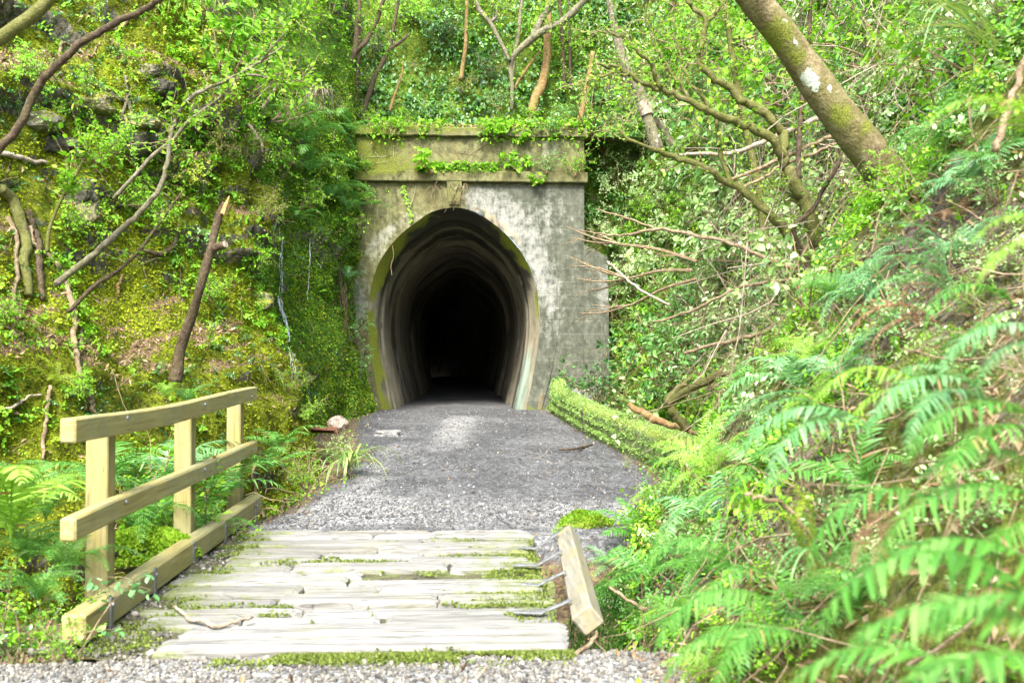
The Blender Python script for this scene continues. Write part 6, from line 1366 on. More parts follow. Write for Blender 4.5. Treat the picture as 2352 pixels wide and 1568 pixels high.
rows(RS, [
    ('white-sheened whorled shrub beside the right end of the string course', 1390, 420, 15.5, 1.3, 'whorl', 'leaf_pale'), ('whorled shrub just below the white-sheened one', 1440, 500, 14.5, 1.2, 'whorl', 'leaf_pale'),
    ('dark glossy shrub filling the hollow beside the wing pier', 1420, 740, 15.5, 1.2, 'glossy', 'leaf_glossy'), ('dark glossy shrub against the upper wing pier', 1420, 640, 15.8, 1.1, 'glossy', 'leaf_glossy'),
    ('glossy shrub low beside the wing pier foot', 1390, 820, 16.2, 1.0, 'glossy', 'leaf_dark'), ('dark shrub above the pale boulder', 1400, 880, 16.5, .6, 'glossy', 'leaf_dark'),
    ('glossy shrub under the fan of bare twigs', 1500, 790, 13.5, 1.1, 'glossy', 'leaf_glossy'), ('shrub left of the reddish bare bough', 1500, 700, 13.2, 1.1, 'glossy', 'leaf_pale'),
    ('shrub right of the hollow at the parapet', 1420, 240, 17.5, 1.4, 'glossy', 'leaf_glossy'), ('bright shrub above the hollow at the parapet', 1380, 170, 18.5, 1.5, 'fine', 'leaf_bright'),
    ('bright shrub behind the pale ringed trunk', 1480, 130, 17.5, 1.6, 'fine', 'leaf_bright'), ('shrub at the top left of the pale ringed trunk', 1400, 60, 18.5, 1.5, 'glossy', 'leaf_bright'),
    ('leafy shrub between pale ringed trunk and forked tree', 1560, 290, 14.5, 1.4, 'glossy', 'leaf_glossy'), ('shrub under the long limb of the forked tree', 1600, 460, 11.5, 1.1, 'glossy', 'leaf_pale'),
    ('shrub right under the parallel fallen poles', 1690, 520, 10.8, 1.0, 'glossy', 'leaf_pale'), ('fine-leaved shrub left of the forked tree base', 1770, 640, 9.6, .9, 'fine', 'leaf_bright'),
    ('fine-leaved shrub below the forked tree base', 1850, 700, 9.0, .7, 'fine', 'leaf_bright'), ('broad-leaved shrub in the middle of the bough tangle', 1650, 640, 10.8, 1.0, 'heart', 'leaf_pale'),
    ('shrub with large pale leaves over the mossy log', 1680, 790, 9.8, .8, 'heart', 'leaf_pale'), ('leafy shrub at the crooked mossy stem', 1590, 850, 10.8, .8, 'glossy', 'leaf_bright'),
    ('bright shrub hanging over the low wall middle', 1480, 870, 12.8, .7, 'heart', 'leaf_pale'), ('shrub left of the mossy log low end', 1530, 820, 11.8, .8, 'fine', 'leaf_bright'),
    ('bright shrub behind the mossy forked limbs', 1600, 140, 13.5, 1.5, 'glossy', 'leaf_bright'), ('shrub at the top between forked tree and leaning trunk', 1680, 90, 11.5, 1.3, 'glossy', 'leaf_bright'),
    ('shiny shrub left of the leaning trunk middle', 1740, 220, 11., 1.2, 'glossy', 'leaf_glossy'), ('shrub behind the leaning trunk middle', 1850, 350, 9.8, 1.0, 'glossy', 'leaf_pale'),
    ('shrub right of the leaning trunk top', 1960, 120, 9.0, 1.0, 'glossy', 'leaf_bright'), ('shrub on the slope right of the leaning trunk', 2040, 200, 8.0, .9, 'glossy', 'leaf_pale'),
    ('leafy shoot with large bright leaves right of the leaning trunk', 2130, 330, 6.5, .9, 'sap', 'leaf_bright'), ('tall shoot of large bright leaves near the top right', 2110, 170, 6.3, .9, 'sap', 'leaf_bright'),
    ('sprig of big leaves arching by the right edge', 2230, 190, 4.6, .55, 'sap', 'leaf_bright'), ('small shrub at the foot of the leaning trunk', 2090, 470, None, .5, 'glossy', 'leaf_bright'),
    ('shrub between leaning trunk foot and forked tree', 1990, 520, 8.2, .7, 'glossy', 'leaf_bright'), ('glossy shrub on the slope under the silvery fern', 2080, 780, None, .4, 'glossy', 'leaf_glossy'),
    ('weed clump at the edge of the path below the low wall', 1500, 1120, 9.2, .26, 'fine', 'leaf_bright'), ('bushy weeds along the wall foot', 1440, 1052, 11.6, .22, 'fine', 'leaf_pale'),
    ('weed bush behind the block and above the gully', 1530, 1190, 7.0, .5, 'glossy', 'leaf_glossy'), ('leafy weed right of the gully', 1560, 1290, 5.6, .4, 'glossy', 'leaf_glossy'),
    ('glossy weed patch in the foreground tangle centre', 1760, 1260, 3.8, .36, 'glossy', 'leaf_glossy'), ('weed patch under the broad blurred fern', 1880, 1180, 3.6, .34, 'glossy', 'leaf_glossy'),
    ('broad-leaved weed under the corner frond', 1700, 1420, 3.3, .32, 'glossy', 'leaf_bright'), ('weeds on the gravel edge at the bottom', 1590, 1510, 3.6, .24, 'glossy', 'leaf_bright'),
    ('leafy seedlings on the path side of the kerb beam', 1440, 1440, 5.0, .22, 'fine', 'leaf_bright'), ('weed at the far end of the kerb beam', 1300, 1200, 7.6, .2, 'glossy', 'leaf_bright'),
    ('shrub hanging at the upper right slope', 2200, 60, 6.0, .7, 'glossy', 'leaf_glossy'), ('shrub low on the slope left of the dead pinkish frond', 1930, 760, 6.6, .5, 'glossy', 'leaf_bright'),
    ('leafy clump above the arched twig', 1960, 850, 5.6, .4, 'glossy', 'leaf_glossy'), ('shrub above the yellow-green upright fern', 1700, 930, 8.0, .6, 'glossy', 'leaf_pale'),
    ('shrub mid slope over the thin arched twig', 1800, 800, 8.4, .6, 'fine', 'leaf_pale')])
rows(RS, [
    ('leafy weed on the bare soil at the right edge below the upright stick', 2290, 470, None, .3, 'glossy', 'leaf_glossy'), ('weed patch at the right edge level with the silvery fern', 2310, 640, None, .28, 'glossy', 'leaf_pale'),
    ('weed patch under the star-shaped fronds', 2240, 850, None, .26, 'glossy', 'leaf_glossy'), ('shoot with big leaves right of the trunk foot', 2150, 520, None, .42, 'sap', 'leaf_bright'),
    ('fine weeds on the slope above the blue-green fern', 2150, 880, None, .26, 'fine', 'leaf_bright'), ('glossy weed at the right edge above the corner frond', 2300, 1200, None, .22, 'glossy', 'leaf_glossy'),
    ('fine weeds beneath the yellow-green drooping frond', 1930, 1040, None, .25, 'fine', 'leaf_glossy'), ('leafy shoot in the top right corner', 2330, 60, None, .5, 'glossy', 'leaf_pale'),
    ('leafy weed on the slope right of the silvery fern', 2250, 720, None, .28, 'fine', 'leaf_bright')])
for i_, (lb, px, py, n_, L_, kd, mt) in enumerate([('lacy fern at the right edge under the upright stick', 2290, 400, 8, .32, 'bip', 'fern'), ('lacy fern above the star-shaped fronds', 2220, 600, 8, .34, 'bip', 'fern_blue'), ('lacy fern right of the yellow-green drooping frond', 2140, 960, 8, .28, 'bip', 'fern'),
    ('brown dead fern on the upper right slope', 2210, 500, 4, .2, 'bip', 'fern_dead'), ('lacy pale fern below the arched twig', 1900, 940, 8, .36, 'bip', 'fern_yellow'), ('lacy fern left of the blurred grey stick', 1680, 1160, 8, .34, 'bip', 'fern_blue'),
    ('brown dead fern under the silvery fern', 2060, 720, 5, .3, 'bip', 'fern_dead'), ('lacy fern at the foot of the forked tree', 1930, 690, 8, .42, 'bip', 'fern'), ('lacy fern low between pale leaning and toothed fern', 1560, 1420, 8, .28, 'bip', 'fern_yellow')]):
    fern(lb, px, py, None, n_, L_, kd, mt, RB)
UP = 'more leafy shrubs high among the trees on the right'
for i in range(26):                                                           # indistinct copies filling the far hillside
    r = np.random.default_rng(500 + i)
    shrub('one of the many look-alike bright shrubs crowding the hillside behind the forked tree', float(r.uniform(1380, 1960)), float(r.uniform(-20, 560)), None, r.uniform(.8, 1.4), ['glossy', 'fine', 'glossy'][i % 3], ['leaf_bright', 'leaf_glossy', 'leaf_pale'][i % 3], UP)

# ------------------------------------------------------------------ hanging grass and flax
def tuft(label, px, py, dep, n, L, wid, mat, hang=.8, name='grass_tuft', cat='grass tuft', seed=1, fan=1., az=None, group=None):
    r = np.random.default_rng(seed); loc = at(px, py, dep) if dep else hit(px, py)[0]; g = Geo()
    for i in range(n):
        a = r.uniform(0, 2 * np.pi) if az is None else R(az) + r.normal() * .5
        d = unit(np.array([math.cos(a) * fan, math.sin(a) * fan, r.uniform(.5, 1.3)])); l = L * r.uniform(.6, 1.1); p = [loc + r.normal(size=3) * L * .04]; e = d
        for k in range(8): e = unit(e + np.array([0, 0, -hang * .30 * (k + 1) / 4]) + r.normal(size=3) * .03); p.append(p[-1] + e * l / 8)
        p = spline(p, 14); t_ = unit(np.gradient(p, axis=0)); w = unit(np.cross(t_, [0.2, .1, 1.])) * (wid * np.sin(np.linspace(.5, np.pi - .02, 14)) ** .7)[:, None]
        nn = np.cross(w, t_) * .35
        v = np.concatenate([p - w + nn, p, p + w + nn]); k = np.arange(13)
        g.add(v, np.concatenate([np.stack([k, k + 14, k + 15, k + 1], 1), np.stack([k + 14, k + 28, k + 29, k + 15], 1)]), None, .5 + .22 * r.normal())
    o = g.build(name, MAT[mat], origin=loc); return tag(o, label, cat, group)
tuft('long strap leaves hanging from the top of the left cliff', 430, -30, 10.6, 46, .62, .010, 'flax', 1.5, seed=1)
tuft('second hanging strap-leaf tuft right of the first at the top', 500, -25, 10.9, 26, .45, .009, 'flax', 1.5, seed=2)
tuft('fine grass curtain hanging at the top above the keystone', 1020, -40, 20.6, 80, 1.1, .010, 'flax', 1.5, seed=3)
tuft('fine grass fringe at the top right of the grey boughs', 1330, -30, 20.2, 50, 1.0, .010, 'leaf_bright', 1.4, seed=4)
tuft('grassy flax plant on the eroded ditch edge left of the path', 800, 1075, 10.8, 46, .80, .012, 'flax', 1.0, name='flax_plant', cat='flax plant', seed=5, fan=.8)
tuft('long thin grass blades arching left by the upper right edge', 2270, 105, 4.6, 16, 1.0, .007, 'flax', .75, seed=6, az=180, fan=1.2)
tuft('dry grass tuft hanging on the mossy corner by the parapet ferns', 735, 215, 15.5, 60, .7, .006, 'twig_pale', 1.6, seed=7)
tuft('small grass tuft at the bottom of the right bank gully', 1730, 1170, 3.4, 24, .34, .005, 'leaf_bright', .9, seed=8)
tuft('grass tuft on the soil under the drooping bright fern', 1900, 1290, 2.9, 22, .32, .004, 'leaf_glossy', .9, seed=9)

# ------------------------------------------------------------------ creeper stems on the parapet
r = np.random.default_rng(12)
t = thing('creeper', 'bare pale creeper stems crossing the parapet above the keystone', 'creeper', ppx(1080, 360, -.05)); g = Geo()
for (a_, b_) in [((1040, 325), (1075, 385)), ((1075, 390), (1110, 330)), ((1090, 400), (1120, 335)), ((1050, 350), (1130, 375)), ((1000, 345), (1060, 400)), ((1120, 330), (1060, 372)), ((1010, 322), (1035, 362)), ((1130, 345), (1180, 370)), ((1068, 335), (1085, 395)), ((940, 328), (955, 352))]:
    m = ((a_[0] + b_[0]) / 2 + r.uniform(-8, 8), (a_[1] + b_[1]) / 2 + r.uniform(-8, 8)); w_ = spline([ppx(*a_, -.045), ppx(*m, -.05), ppx(*b_, -.045)], 12); g.tube(w_, np.linspace(.0055, .003, 12), 4, .5)
g.build('stems', MAT['twig'], t)
t = thing('creeper', 'bare creeper stems forming a thin cross on the left of the parapet', 'creeper', ppx(885, 360, -.05)); g = Geo()
for (a_, b_) in [((845, 330), (885, 375)), ((840, 362), (912, 352)), ((905, 335), (912, 378)), ((830, 375), (890, 372)), ((815, 345), (850, 395))]:
    m = ((a_[0] + b_[0]) / 2 + r.uniform(-5, 5), (a_[1] + b_[1]) / 2 + r.uniform(-5, 5)); w_ = spline([ppx(*a_, -.045), ppx(*m, -.05), ppx(*b_, -.045)], 12); g.tube(w_, np.linspace(.0055, .003, 12), 4, .5)
g.build('stems', MAT['twig_pale'], t)
t = thing('creeper', 'root tangle dangling over the keystone and the crown of the arch', 'creeper', ppx(1040, 440, -.12)); g = Geo()
for k in range(16):
    x0 = r.uniform(985, 1075); w_ = spline([ppx(x0, r.uniform(415, 432), -.16), ppx(x0 + r.uniform(-14, 14), r.uniform(440, 455), -.17), ppx(x0 + r.uniform(-22, 22), r.uniform(462, 492), -.14)], 12); g.tube(w_, np.linspace(.008, .003, 12), 4, .5)
g.build('stems', MAT['twig'], t)
t = thing('creeper', 'leafy creeper strand hanging left of the crown of the arch', 'creeper', ppx(935, 440, -.1)); g = Geo(); gl = Geo()
w_ = spline([ppx(925, 428, -.06), ppx(932, 455, -.06), ppx(940, 480, -.06), ppx(946, 510, -.06)], 20); g.tube(w_, .006, 4); g.tube(spline([ppx(955, 430, -.06), ppx(948, 460, -.07), ppx(938, 490, -.06)], 14), .005, 4); g.build('stems', MAT['twig_pale'], t)
gl.leaves(LEAF8, np.repeat(w_, 2, 0), r.normal(size=(40, 3)) * np.array([1, .3, .5]) - np.array([0, 0, .7]), np.array([0, -1, .5]) + r.normal(size=(40, 3)) * .4, r.uniform(.05, .10, 40), r.uniform(.3, .8, 40)); gl.build('leaves', MAT['leaf_bright'], t)
t = thing('creeper', 'single thin vine hanging into the left side of the opening', 'creeper', ppx(900, 580, -.05)); g = Geo(); g.tube(spline([ppx(902, 565, -.04), ppx(905, 590, -.05), ppx(899, 610, -.05), ppx(901, 632, -.05)], 16), .008, 4); g.build('stems', MAT['twig'], t)
t = thing('creeper', 'brown hanging root strands on the rock left of the opening', 'creeper', at(790, 760, 18.4)); g = Geo()
for k in range(6):
    x0 = 772 + k * 4 + r.uniform(-6, 6); y0 = 650 + r.uniform(-50, 40); w_ = spline([at(x0, y0, 17.6), at(x0 + r.uniform(-6, 10), y0 + 50, 17.5), at(x0 + r.uniform(-4, 14), y0 + 110, 17.45), at(x0 + r.uniform(-2, 22), y0 + r.uniform(130, 210), 17.4)], 22); w_[:, 0] += .03 * vnoise(np.c_[np.arange(22) * .6, np.full(22, k), np.zeros(22)], 5); g.tube(w_, np.linspace(.014, .006, 22), 4)
g.build('stems', MAT['bark_dark'], t)

# tangle of dead roots on the eroded ditch edge
t = thing('root_tangle', 'brown tangle of dead roots and sticks on the eroded ditch edge left of the path', 'root tangle', at(775, 1085, 10.8)); g = Geo()
for k in range(70):
    b0 = down(r.uniform(-2.25, -1.5), r.uniform(9.6, 12.6), 1.0)[0] + np.array([0, 0, .02]); q = [b0]; e = unit(np.array([r.normal(), r.normal() * .7, .45]))
    for m in range(6): e = unit(e + r.normal(size=3) * .35 - np.array([0, 0, .16])); q.append(q[-1] + e * .10)
    rr = r.uniform(.004, .010); g.tube(spline(q, 16), np.linspace(rr, rr * .4, 16), 5, .5)
g.build('twigs', MAT['twig'], t)

for i in range(22):
    r = np.random.default_rng(900 + i)
    shrub('one of the look-alike pale sheened shrubs among the bare twigs between portal and forked tree', float(r.uniform(1400, 1880)), float(r.uniform(420, 800)), None, r.uniform(.6, 1.0), ['glossy', 'whorl', 'fine', 'heart'][i % 4], ['leaf_pale', 'leaf_pale', 'leaf_bright', 'leaf_pale'][i % 4], 'pale shrubs in the tangle right of the portal')
# ------------------------------------------------------------------ uncountable ground cover
def stuff(name, g, mat, label=None):
    o = g.build(name, MAT[mat]); tag(o, label, None, None, 'stuff'); return o
S = np.random.default_rng(99)
def rn(n): return S.normal(size=(n, 3))
UPV = np.array([0, 0, 1.])
# moss on the left cliff
def wm(c, n, a): return np.clip(a['moss'] * (1 - .85 * a['litter']), .02, 1) * (1 - .75 * a['wet']) * np.clip(1.15 + 1.6 * fbm(c * 1.1, 3, 201), .05, 2)
P, N = scatter('bank', 105000, wm, 5, 1.4, S)
d_ = np.linalg.norm(P - CAM, axis=1); big = fbm(P * .9, 3, 203)
g = Geo(); g.leaves(LEAF4, P + N * .008, N * .55 + rn(len(P)) * .7 - UPV * .15, N + rn(len(P)) * .55, S.uniform(.016, .036, len(P)) * np.clip(d_ / 9, .8, 1.5), np.clip(.45 + .5 * big + .14 * S.normal(size=len(P)) + .35 * fbm(P * 5, 2, 204), 0, 1), 1.15)
stuff('moss', g, 'moss_yellow', 'yellow-green moss clothing the left cliff')
def ww(c, n, a): return np.clip(a['wet'], 0, 1) * np.clip(.8 + 1.5 * fbm(c * 1.3, 3, 207), .03, 2)
P, N = scatter('bank', 42000, ww, 5, 1., S)
g = Geo(); g.leaves(LEAF4, P, N * .5 + rn(len(P)) * .55 - UPV * .5, N + rn(len(P)) * .5, S.uniform(.03, .065, len(P)), np.clip(.42 + .6 * fbm(P * 1.2, 3, 208) + .15 * S.normal(size=len(P)), 0, 1), 1.1)
stuff('moss', g, 'moss_green', 'deep green wet moss on the dripping rock face')
# small creeping leaves on the left cliff
def wl_(c, n, a): return np.clip(.15 + 1.9 * fbm(c * 1.0, 3, 211), .0, 1.6) * (1 - .55 * a['litter']) * np.clip((c[:, 2] + .5) / 2.5, .25, 1)
P, N = scatter('bank', 4300, lambda c, n, a: wl_(c, n, a) * (1 - .8 * a['wet']), 5, 1.1, S)
g = Geo(); sprigs(g, P, N, S.uniform(.07, .22, len(P)), 7, .34, LEAF8, S, .2, .5 + .16 * S.normal(size=len(P)) + .35 * fbm(P * 1.4, 2, 213), S.uniform(.8, 1.3, len(P)))
stuff('ground_cover', g, 'leaf_bright', 'small creeping leaves all over the left cliff')
P, N = scatter('bank', 2600, lambda c, n, a: np.clip(.1 + 1.9 * fbm(c * 1.2 + 9, 3, 217), 0, 1.6), 5, 1.1, S)
g = Geo(); sprigs(g, P, N, S.uniform(.06, .2, len(P)), 7, .34, LEAF8, S, .3, .45 + .16 * S.normal(size=len(P)), 1.)
stuff('ground_cover', g, 'leaf_dark')
def litter(surf, n, w, size=(.03, .085), name='leaf_litter', label=None, near=4, pw=1.1, tall=.02):
    P, N = scatter(surf, n, w, near, pw, S)
    g = Geo(); g.leaves(CURL, P + N * S.uniform(0, tall, n)[:, None], rn(n) - N * (rn(n) * N).sum(1)[:, None] * .5, N + rn(n) * .55, S.uniform(*size, n), np.clip(.5 + .27 * S.normal(size=n), 0, 1), S.uniform(.5, 1.1, n))
    stuff(name, g, 'litter', label)
litter('bank', 9000, lambda c, n, a: a['litter'] * 1. + .03, label='brown dead leaves lying on the shelf of the left cliff')
def twigs(surf, n, w, L=(.15, .6), rad=(.0025, .006), mat='twig', label=None, near=4, pw=1., lift=.03, down_=.4, name='twigs'):
    P, N = scatter(surf, n, w, near, pw, S); g = Geo()
    for i in range(n):
        t = S.normal(size=3); t = unit(t - N[i] * t.dot(N[i]) * .75 - UPV * down_); l = S.uniform(*L)
        q = [P[i] + N[i] * lift * S.uniform(.2, 1.5)]; e = t
        for k in range(4): e = unit(e + S.normal(size=3) * .22 - UPV * .05 * down_); q.append(q[-1] + e * l / 4)
        q = np.array(q); r0 = S.uniform(*rad); g.tube(q, np.linspace(r0, r0 * .5, 5), 4, .5, cap=False)
    stuff(name, g, mat, label)
twigs('bank', 1000, lambda c, n, a: .35 + a['litter'], label='thin dead twigs and roots strewn over the left cliff', down_=.7)
# right bank
for n_, sd_, mt_, lb_, th in ((9500, 221, 'leaf_bright', 'leafy undergrowth covering the right bank', .35), (5200, 225, 'leaf_glossy', None, .25), (3600, 245, 'leaf_pale', None, .15)):
    P, N = scatter('slope', n_, lambda c, n, a: np.clip(th + 1.6 * fbm(c * .95, 3, sd_), .03, 1.6) * (.35 + .8 * sstep(3.5, 7, c[:, 1])), 3, 1.1, S)
    d_ = np.clip(np.linalg.norm(P - CAM, axis=1) / 9, .5, 1.5); g = Geo()
    sprigs(g, P, N, S.uniform(.08, .30, len(P)) * d_, 7, .33, LEAF8, S, .12, .5 + .16 * S.normal(size=len(P)) + .4 * fbm(P * .8, 2, 223), S.uniform(.8, 1.25, len(P)))
    stuff('undergrowth', g, mt_, lb_)
P, N = scatter('slope', 36000, lambda c, n, a: np.clip(.1 + 1.6 * fbm(c * 1.4 + 2, 3, 227), 0, 1.5), 3, 1.5, S)
g = Geo(); d_ = np.linalg.norm(P - CAM, axis=1); g.leaves(LEAF4, P, N * .6 + rn(len(P)) * .6, N + rn(len(P)) * .5, S.uniform(.014, .032, len(P)) * np.clip(d_ / 8, .5, 1.5), np.clip(.5 + .25 * S.normal(size=len(P)), 0, 1), 1.1)
stuff('moss', g, 'moss_green', 'green moss patches on the right bank')
litter('slope', 11000, lambda c, n, a: .15 + np.clip(a['litter'], 0, 1.5), (.022, .07), label='brown dead leaves on the soil of the right bank', near=3, pw=1.4)
twigs('slope', 1500, lambda c, n, a: .4 + np.clip(a['litter'], 0, 1), (.15, .8), (.002, .006), 'twig', 'thin dead twigs tangled over the right bank', 3, 1.1, .12, .25)
twigs('slope', 950, lambda c, n, a: (sstep(6, 9, c[:, 1]) + .02) * sstep(.5, 1.2, c[:, 2]), (.5, 1.7), (.0025, .006), 'twig', None, 4, .5, .45, .1)
twigs('slope', 520, lambda c, n, a: sstep(7, 9, c[:, 1]) * (1 - sstep(14, 16, c[:, 1])) * sstep(.7, 1.4, c[:, 2]), (.6, 1.8), (.003, .008), 'twig_pale', None, 4, .5, .75, .15)
# cliff behind the portal
P, N = scatter('cliff', 24000, lambda c, n, a: np.clip(.3 + 1.6 * fbm(c * .8, 3, 231), .03, 1.6), 5, 0, S)
g = Geo(); g.leaves(LEAF8, P + N * S.uniform(0, .2, len(P))[:, None], -UPV * .9 + N * .5 + rn(len(P)) * .4, N + UPV * .45 + rn(len(P)) * .3, S.uniform(.05, .14, len(P)), np.clip(.45 + .2 * S.normal(size=len(P)) + .4 * fbm(P * .6, 2, 233), 0, 1), S.uniform(.8, 1.3, len(P)))
stuff('climbing_leaves', g, 'leaf_dark', 'dark hanging leaves on the cliff above the tunnel')
P, N = scatter('cliff', 8000, lambda c, n, a: np.clip(.15 + 1.7 * fbm(c * .7 + 3, 3, 235), .0, 1.6) * (1 + .8 * sstep(1, 3, np.abs(c[:, 0] + .5))), 5, 0, S)
g = Geo(); g.leaves(LEAF8, P + N * S.uniform(0, .3, len(P))[:, None], N * .6 + rn(len(P)) * .6, UPV * .8 + N * .5 + rn(len(P)) * .4, S.uniform(.05, .12, len(P)), np.clip(.5 + .22 * S.normal(size=len(P)), 0, 1))
stuff('climbing_leaves', g, 'leaf_bright', 'bright leaves scattered over the cliff above the tunnel')
P, N = scatter('cliff', 2600, lambda c, n, a: np.clip(.3 + 1.7 * fbm(c * .8 + 13, 3, 271), .0, 1.6), 5, 0, S)
g = Geo(); sprigs(g, P, N, S.uniform(.18, .5, len(P)), 8, .30, LEAF8, S, .5, .45 + .16 * S.normal(size=len(P)), 1.)
stuff('climbing_leaves', g, 'leaf_glossy', 'hanging leafy shoots on the cliff above the tunnel')
P, N = scatter('cliff', 30000, lambda c, n, a: np.clip(.4 + 1.5 * fbm(c * 1.0 + 6, 3, 237), .03, 1.6), 5, 0, S)
g = Geo(); g.leaves(LEAF4, P, N * .5 + rn(len(P)) * .6 - UPV * .5, N + rn(len(P)) * .5, S.uniform(.03, .07, len(P)), np.clip(.28 + .25 * S.normal(size=len(P)) + .4 * fbm(P * 1.1, 2, 239), 0, 1), 1.1)
stuff('moss', g, 'moss_green', 'moss on the cliff above the tunnel')
P, N = scatter('earth_face', 1500, lambda c, n, a: 1. + 0 * c[:, 0], 5, 0, S)
g = Geo(); sprigs(g, P, N, S.uniform(.2, .6, len(P)), 8, .30, LEAF8, S, .4, .45 + .16 * S.normal(size=len(P)), 1.); stuff('climbing_leaves', g, 'leaf_glossy', 'hanging leaves in the dark hollow beside the portal')
# ledge growth spilling over the coping of the portal
n = 6500; X = S.uniform(XL, XR + .1, n); Yd = S.uniform(-.22, .9, n); k = fbm(np.c_[X * 1.6, Yd, X * 0], 3, 241) > -.18; X, Yd = X[k], Yd[k]
P = np.c_[X, PY + Yd, 6.47 + S.uniform(0, .22, len(X)) - .42 * (Yd < -.06) * S.random(len(X)) ** 1.3]
g = Geo(); g.leaves(LEAF8, P, rn(len(P)) * np.array([1, 1, .6]) - np.array([0, .4, .25]), UPV + rn(len(P)) * .5 - np.array([0, .5, 0]), S.uniform(.05, .15, len(P)), np.clip(.5 + .22 * S.normal(size=len(P)), 0, 1), .8)
stuff('ground_cover', g, 'leaf_bright', 'low leafy growth spilling over the top of the portal')
n = 2600; P = np.c_[S.uniform(XL, XR, n), PY + S.uniform(-.12, 1.1, n), np.full(n, 6.48) + S.uniform(0, .06, n)]
g = Geo(); g.leaves(CURL, P, rn(n), UPV + rn(n) * .7, S.uniform(.04, .11, n), np.clip(.5 + .27 * S.normal(size=n), 0, 1)); stuff('leaf_litter', g, 'litter', 'brown dead leaves on the ledge over the tunnel')
n = 2600; X = S.uniform(XL, XR, n); k = fbm(np.c_[X * 2.1, X * 0, X * 0], 3, 243) > -.05; X = X[k]; m = len(X)
P = np.c_[X, PY - .14 + S.uniform(0, .12, m), 5.5 + S.uniform(-.02, .2, m) ** 1.0]
g = Geo(); g.leaves(LEAF8, P, rn(m) * np.array([1, .7, .6]) - np.array([0, .5, .2]), UPV + rn(m) * .5 - np.array([0, .5, 0]), S.uniform(.03, .11, m), np.clip(.5 + .22 * S.normal(size=m), 0, 1)); stuff('ground_cover', g, 'leaf_bright', 'little weeds growing along the string course')
# creeping weeds and litter at the path sides
litter('ground', 11500, lambda c, n, a: np.clip(a['soil'] * .8 + .11 + 5 * a['soil'] * (1 - a['soil']), 0, 1.6) * (c[:, 1] < 19.5), (.02, .065), near=4, pw=1., label='fallen leaves along both sides of the path')
P, N = scatter('ground', 11000, lambda c, n, a: a['soil'] * np.clip(.2 + 1.6 * fbm(c * 1.6, 3, 251), 0, 1.5) * (c[:, 1] < 19.3) * (c[:, 2] > -.9), 4, 1., S)
g = Geo(); g.leaves(LEAF8, P + N * S.uniform(0, .14, len(P))[:, None], N * .5 + rn(len(P)) * .8, UPV + rn(len(P)) * .45, S.uniform(.018, .05, len(P)), np.clip(.5 + .22 * S.normal(size=len(P)), 0, 1)); stuff('ground_cover', g, 'leaf_bright', 'low weeds along the edges of the path')
twigs('ground', 420, lambda c, n, a: (.05 + a['soil']) * (c[:, 1] < 19), (.08, .4), (.002, .005), 'twig', 'small sticks on the ground beside the path', 4, 1., .01, 0.)
twigs('ground', 330, lambda c, n, a: (c[:, 1] < 18) * (c[:, 1] > 7.9) * (1 - a['soil']), (.06, .22), (.0015, .003), 'bark_dark', None, 4, 1., .006, 0.)
# gravel
def inpath(c, a): return (1 - np.clip(a['soil'], 0, 1) * .93) * (c[:, 1] < 19.3)
P, N = scatter('ground', 9500, lambda c, n, a: inpath(c, a) * (c[:, 1] < 4.66) * (c[:, 1] > 3.55), 1, 0, S)
g = Geo(); sz = S.lognormal(-4.15, .38, len(P)); g.blobs(ICO2, P + N * (sz * .18)[:, None], np.clip(sz, .008, .042), .65, np.clip(.5 + .25 * S.normal(size=len(P)), 0, 1), S, .12)
o = g.build('gravel', MAT['pebble'], smooth=True); tag(o, 'loose river pebbles in front of the bridge', None, None, 'stuff')
P, N = scatter('ground', 21000, lambda c, n, a: inpath(c, a) * (c[:, 1] > 7.72) * (.35 + 1.3 * np.clip(fbm(c * 1.2, 3, 261) + .1, 0, 1) + 1.2 * np.exp(-((c[:, 1] - 8.6) / .9) ** 2)), 6, 1.3, S)
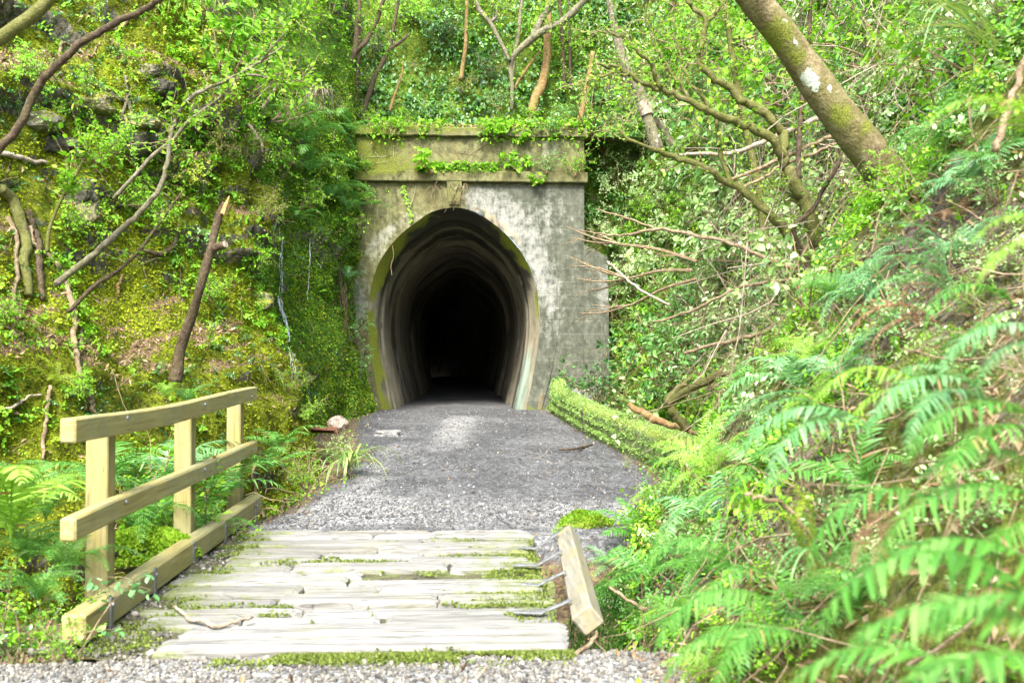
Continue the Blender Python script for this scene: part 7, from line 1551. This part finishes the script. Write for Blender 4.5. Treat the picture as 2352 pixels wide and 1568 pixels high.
g = Geo(); sz = np.clip(S.lognormal(-4.2, .45, len(P)), .007, .055); g.blobs(ICO1, P + N * (sz * .15)[:, None], sz, .65, np.clip(.45 + .25 * S.normal(size=len(P)), 0, 1), S, .18); stuff('gravel', g, 'path_stone', 'grey gravel of the path')
V, Q = FILL; c = V[Q].mean(1); w_ = .08 + 1.6 * sstep(-1.45, -1.8, c[:, 0]) + .5 * (c[:, 1] < 4.8); k = S.choice(len(Q), 2200, p=w_ / w_.sum()); P = c[k] + rn(len(k)) * .015; P[:, 2] = c[k][:, 2] + .004
g = Geo(); sz = np.clip(S.lognormal(-4.0, .4, len(P)), .008, .045); g.blobs(ICO2, P, sz, .65, np.clip(.5 + .25 * S.normal(size=len(P)), 0, 1), S, .14); o = g.build('gravel', MAT['pebble'], smooth=True); tag(o, 'stray pebbles along the left edge of the bridge deck', None, None, 'stuff')
# ------------------------------------------------------------------ light
w = bpy.data.worlds.new('World'); sc.world = w; w.use_nodes = True
nt = w.node_tree; bg = nt.nodes['Background']; sky = nt.nodes.new('ShaderNodeTexSky'); sky.sky_type = 'NISHITA'; sky.sun_disc = False
EL, AZ = 50, 192                                     # azimuth clockwise from +Y (into the picture)
sky.sun_elevation = R(EL); sky.sun_rotation = R(AZ); sky.dust_density = 2.5; sky.air_density = 1.0
nt.links.new(sky.outputs[0], bg.inputs[0]); bg.inputs[1].default_value = .15
sd = bpy.data.lights.new('sun', 'SUN'); so = bpy.data.objects.new('sun', sd); col.objects.link(so)
sd.energy = 1.7; sd.angle = R(21); sd.color = (1, .975, .93)
dv = Vector((math.sin(R(AZ)) * math.cos(R(EL)), math.cos(R(AZ)) * math.cos(R(EL)), math.sin(R(EL))))
so.rotation_euler = dv.to_track_quat('Z', 'Y').to_euler()
vs = sc.view_settings; vs.view_transform = 'Standard'; vs.look = 'None'; vs.exposure = 2.58; vs.gamma = 1.0
sc.render.engine = 'CYCLES'
cy = sc.cycles; cy.max_bounces = 6; cy.diffuse_bounces = 4; cy.glossy_bounces = 2; cy.transmission_bounces = 4; cy.transparent_max_bounces = 6
cy.use_denoising = True; cy.sample_clamp_indirect = 6
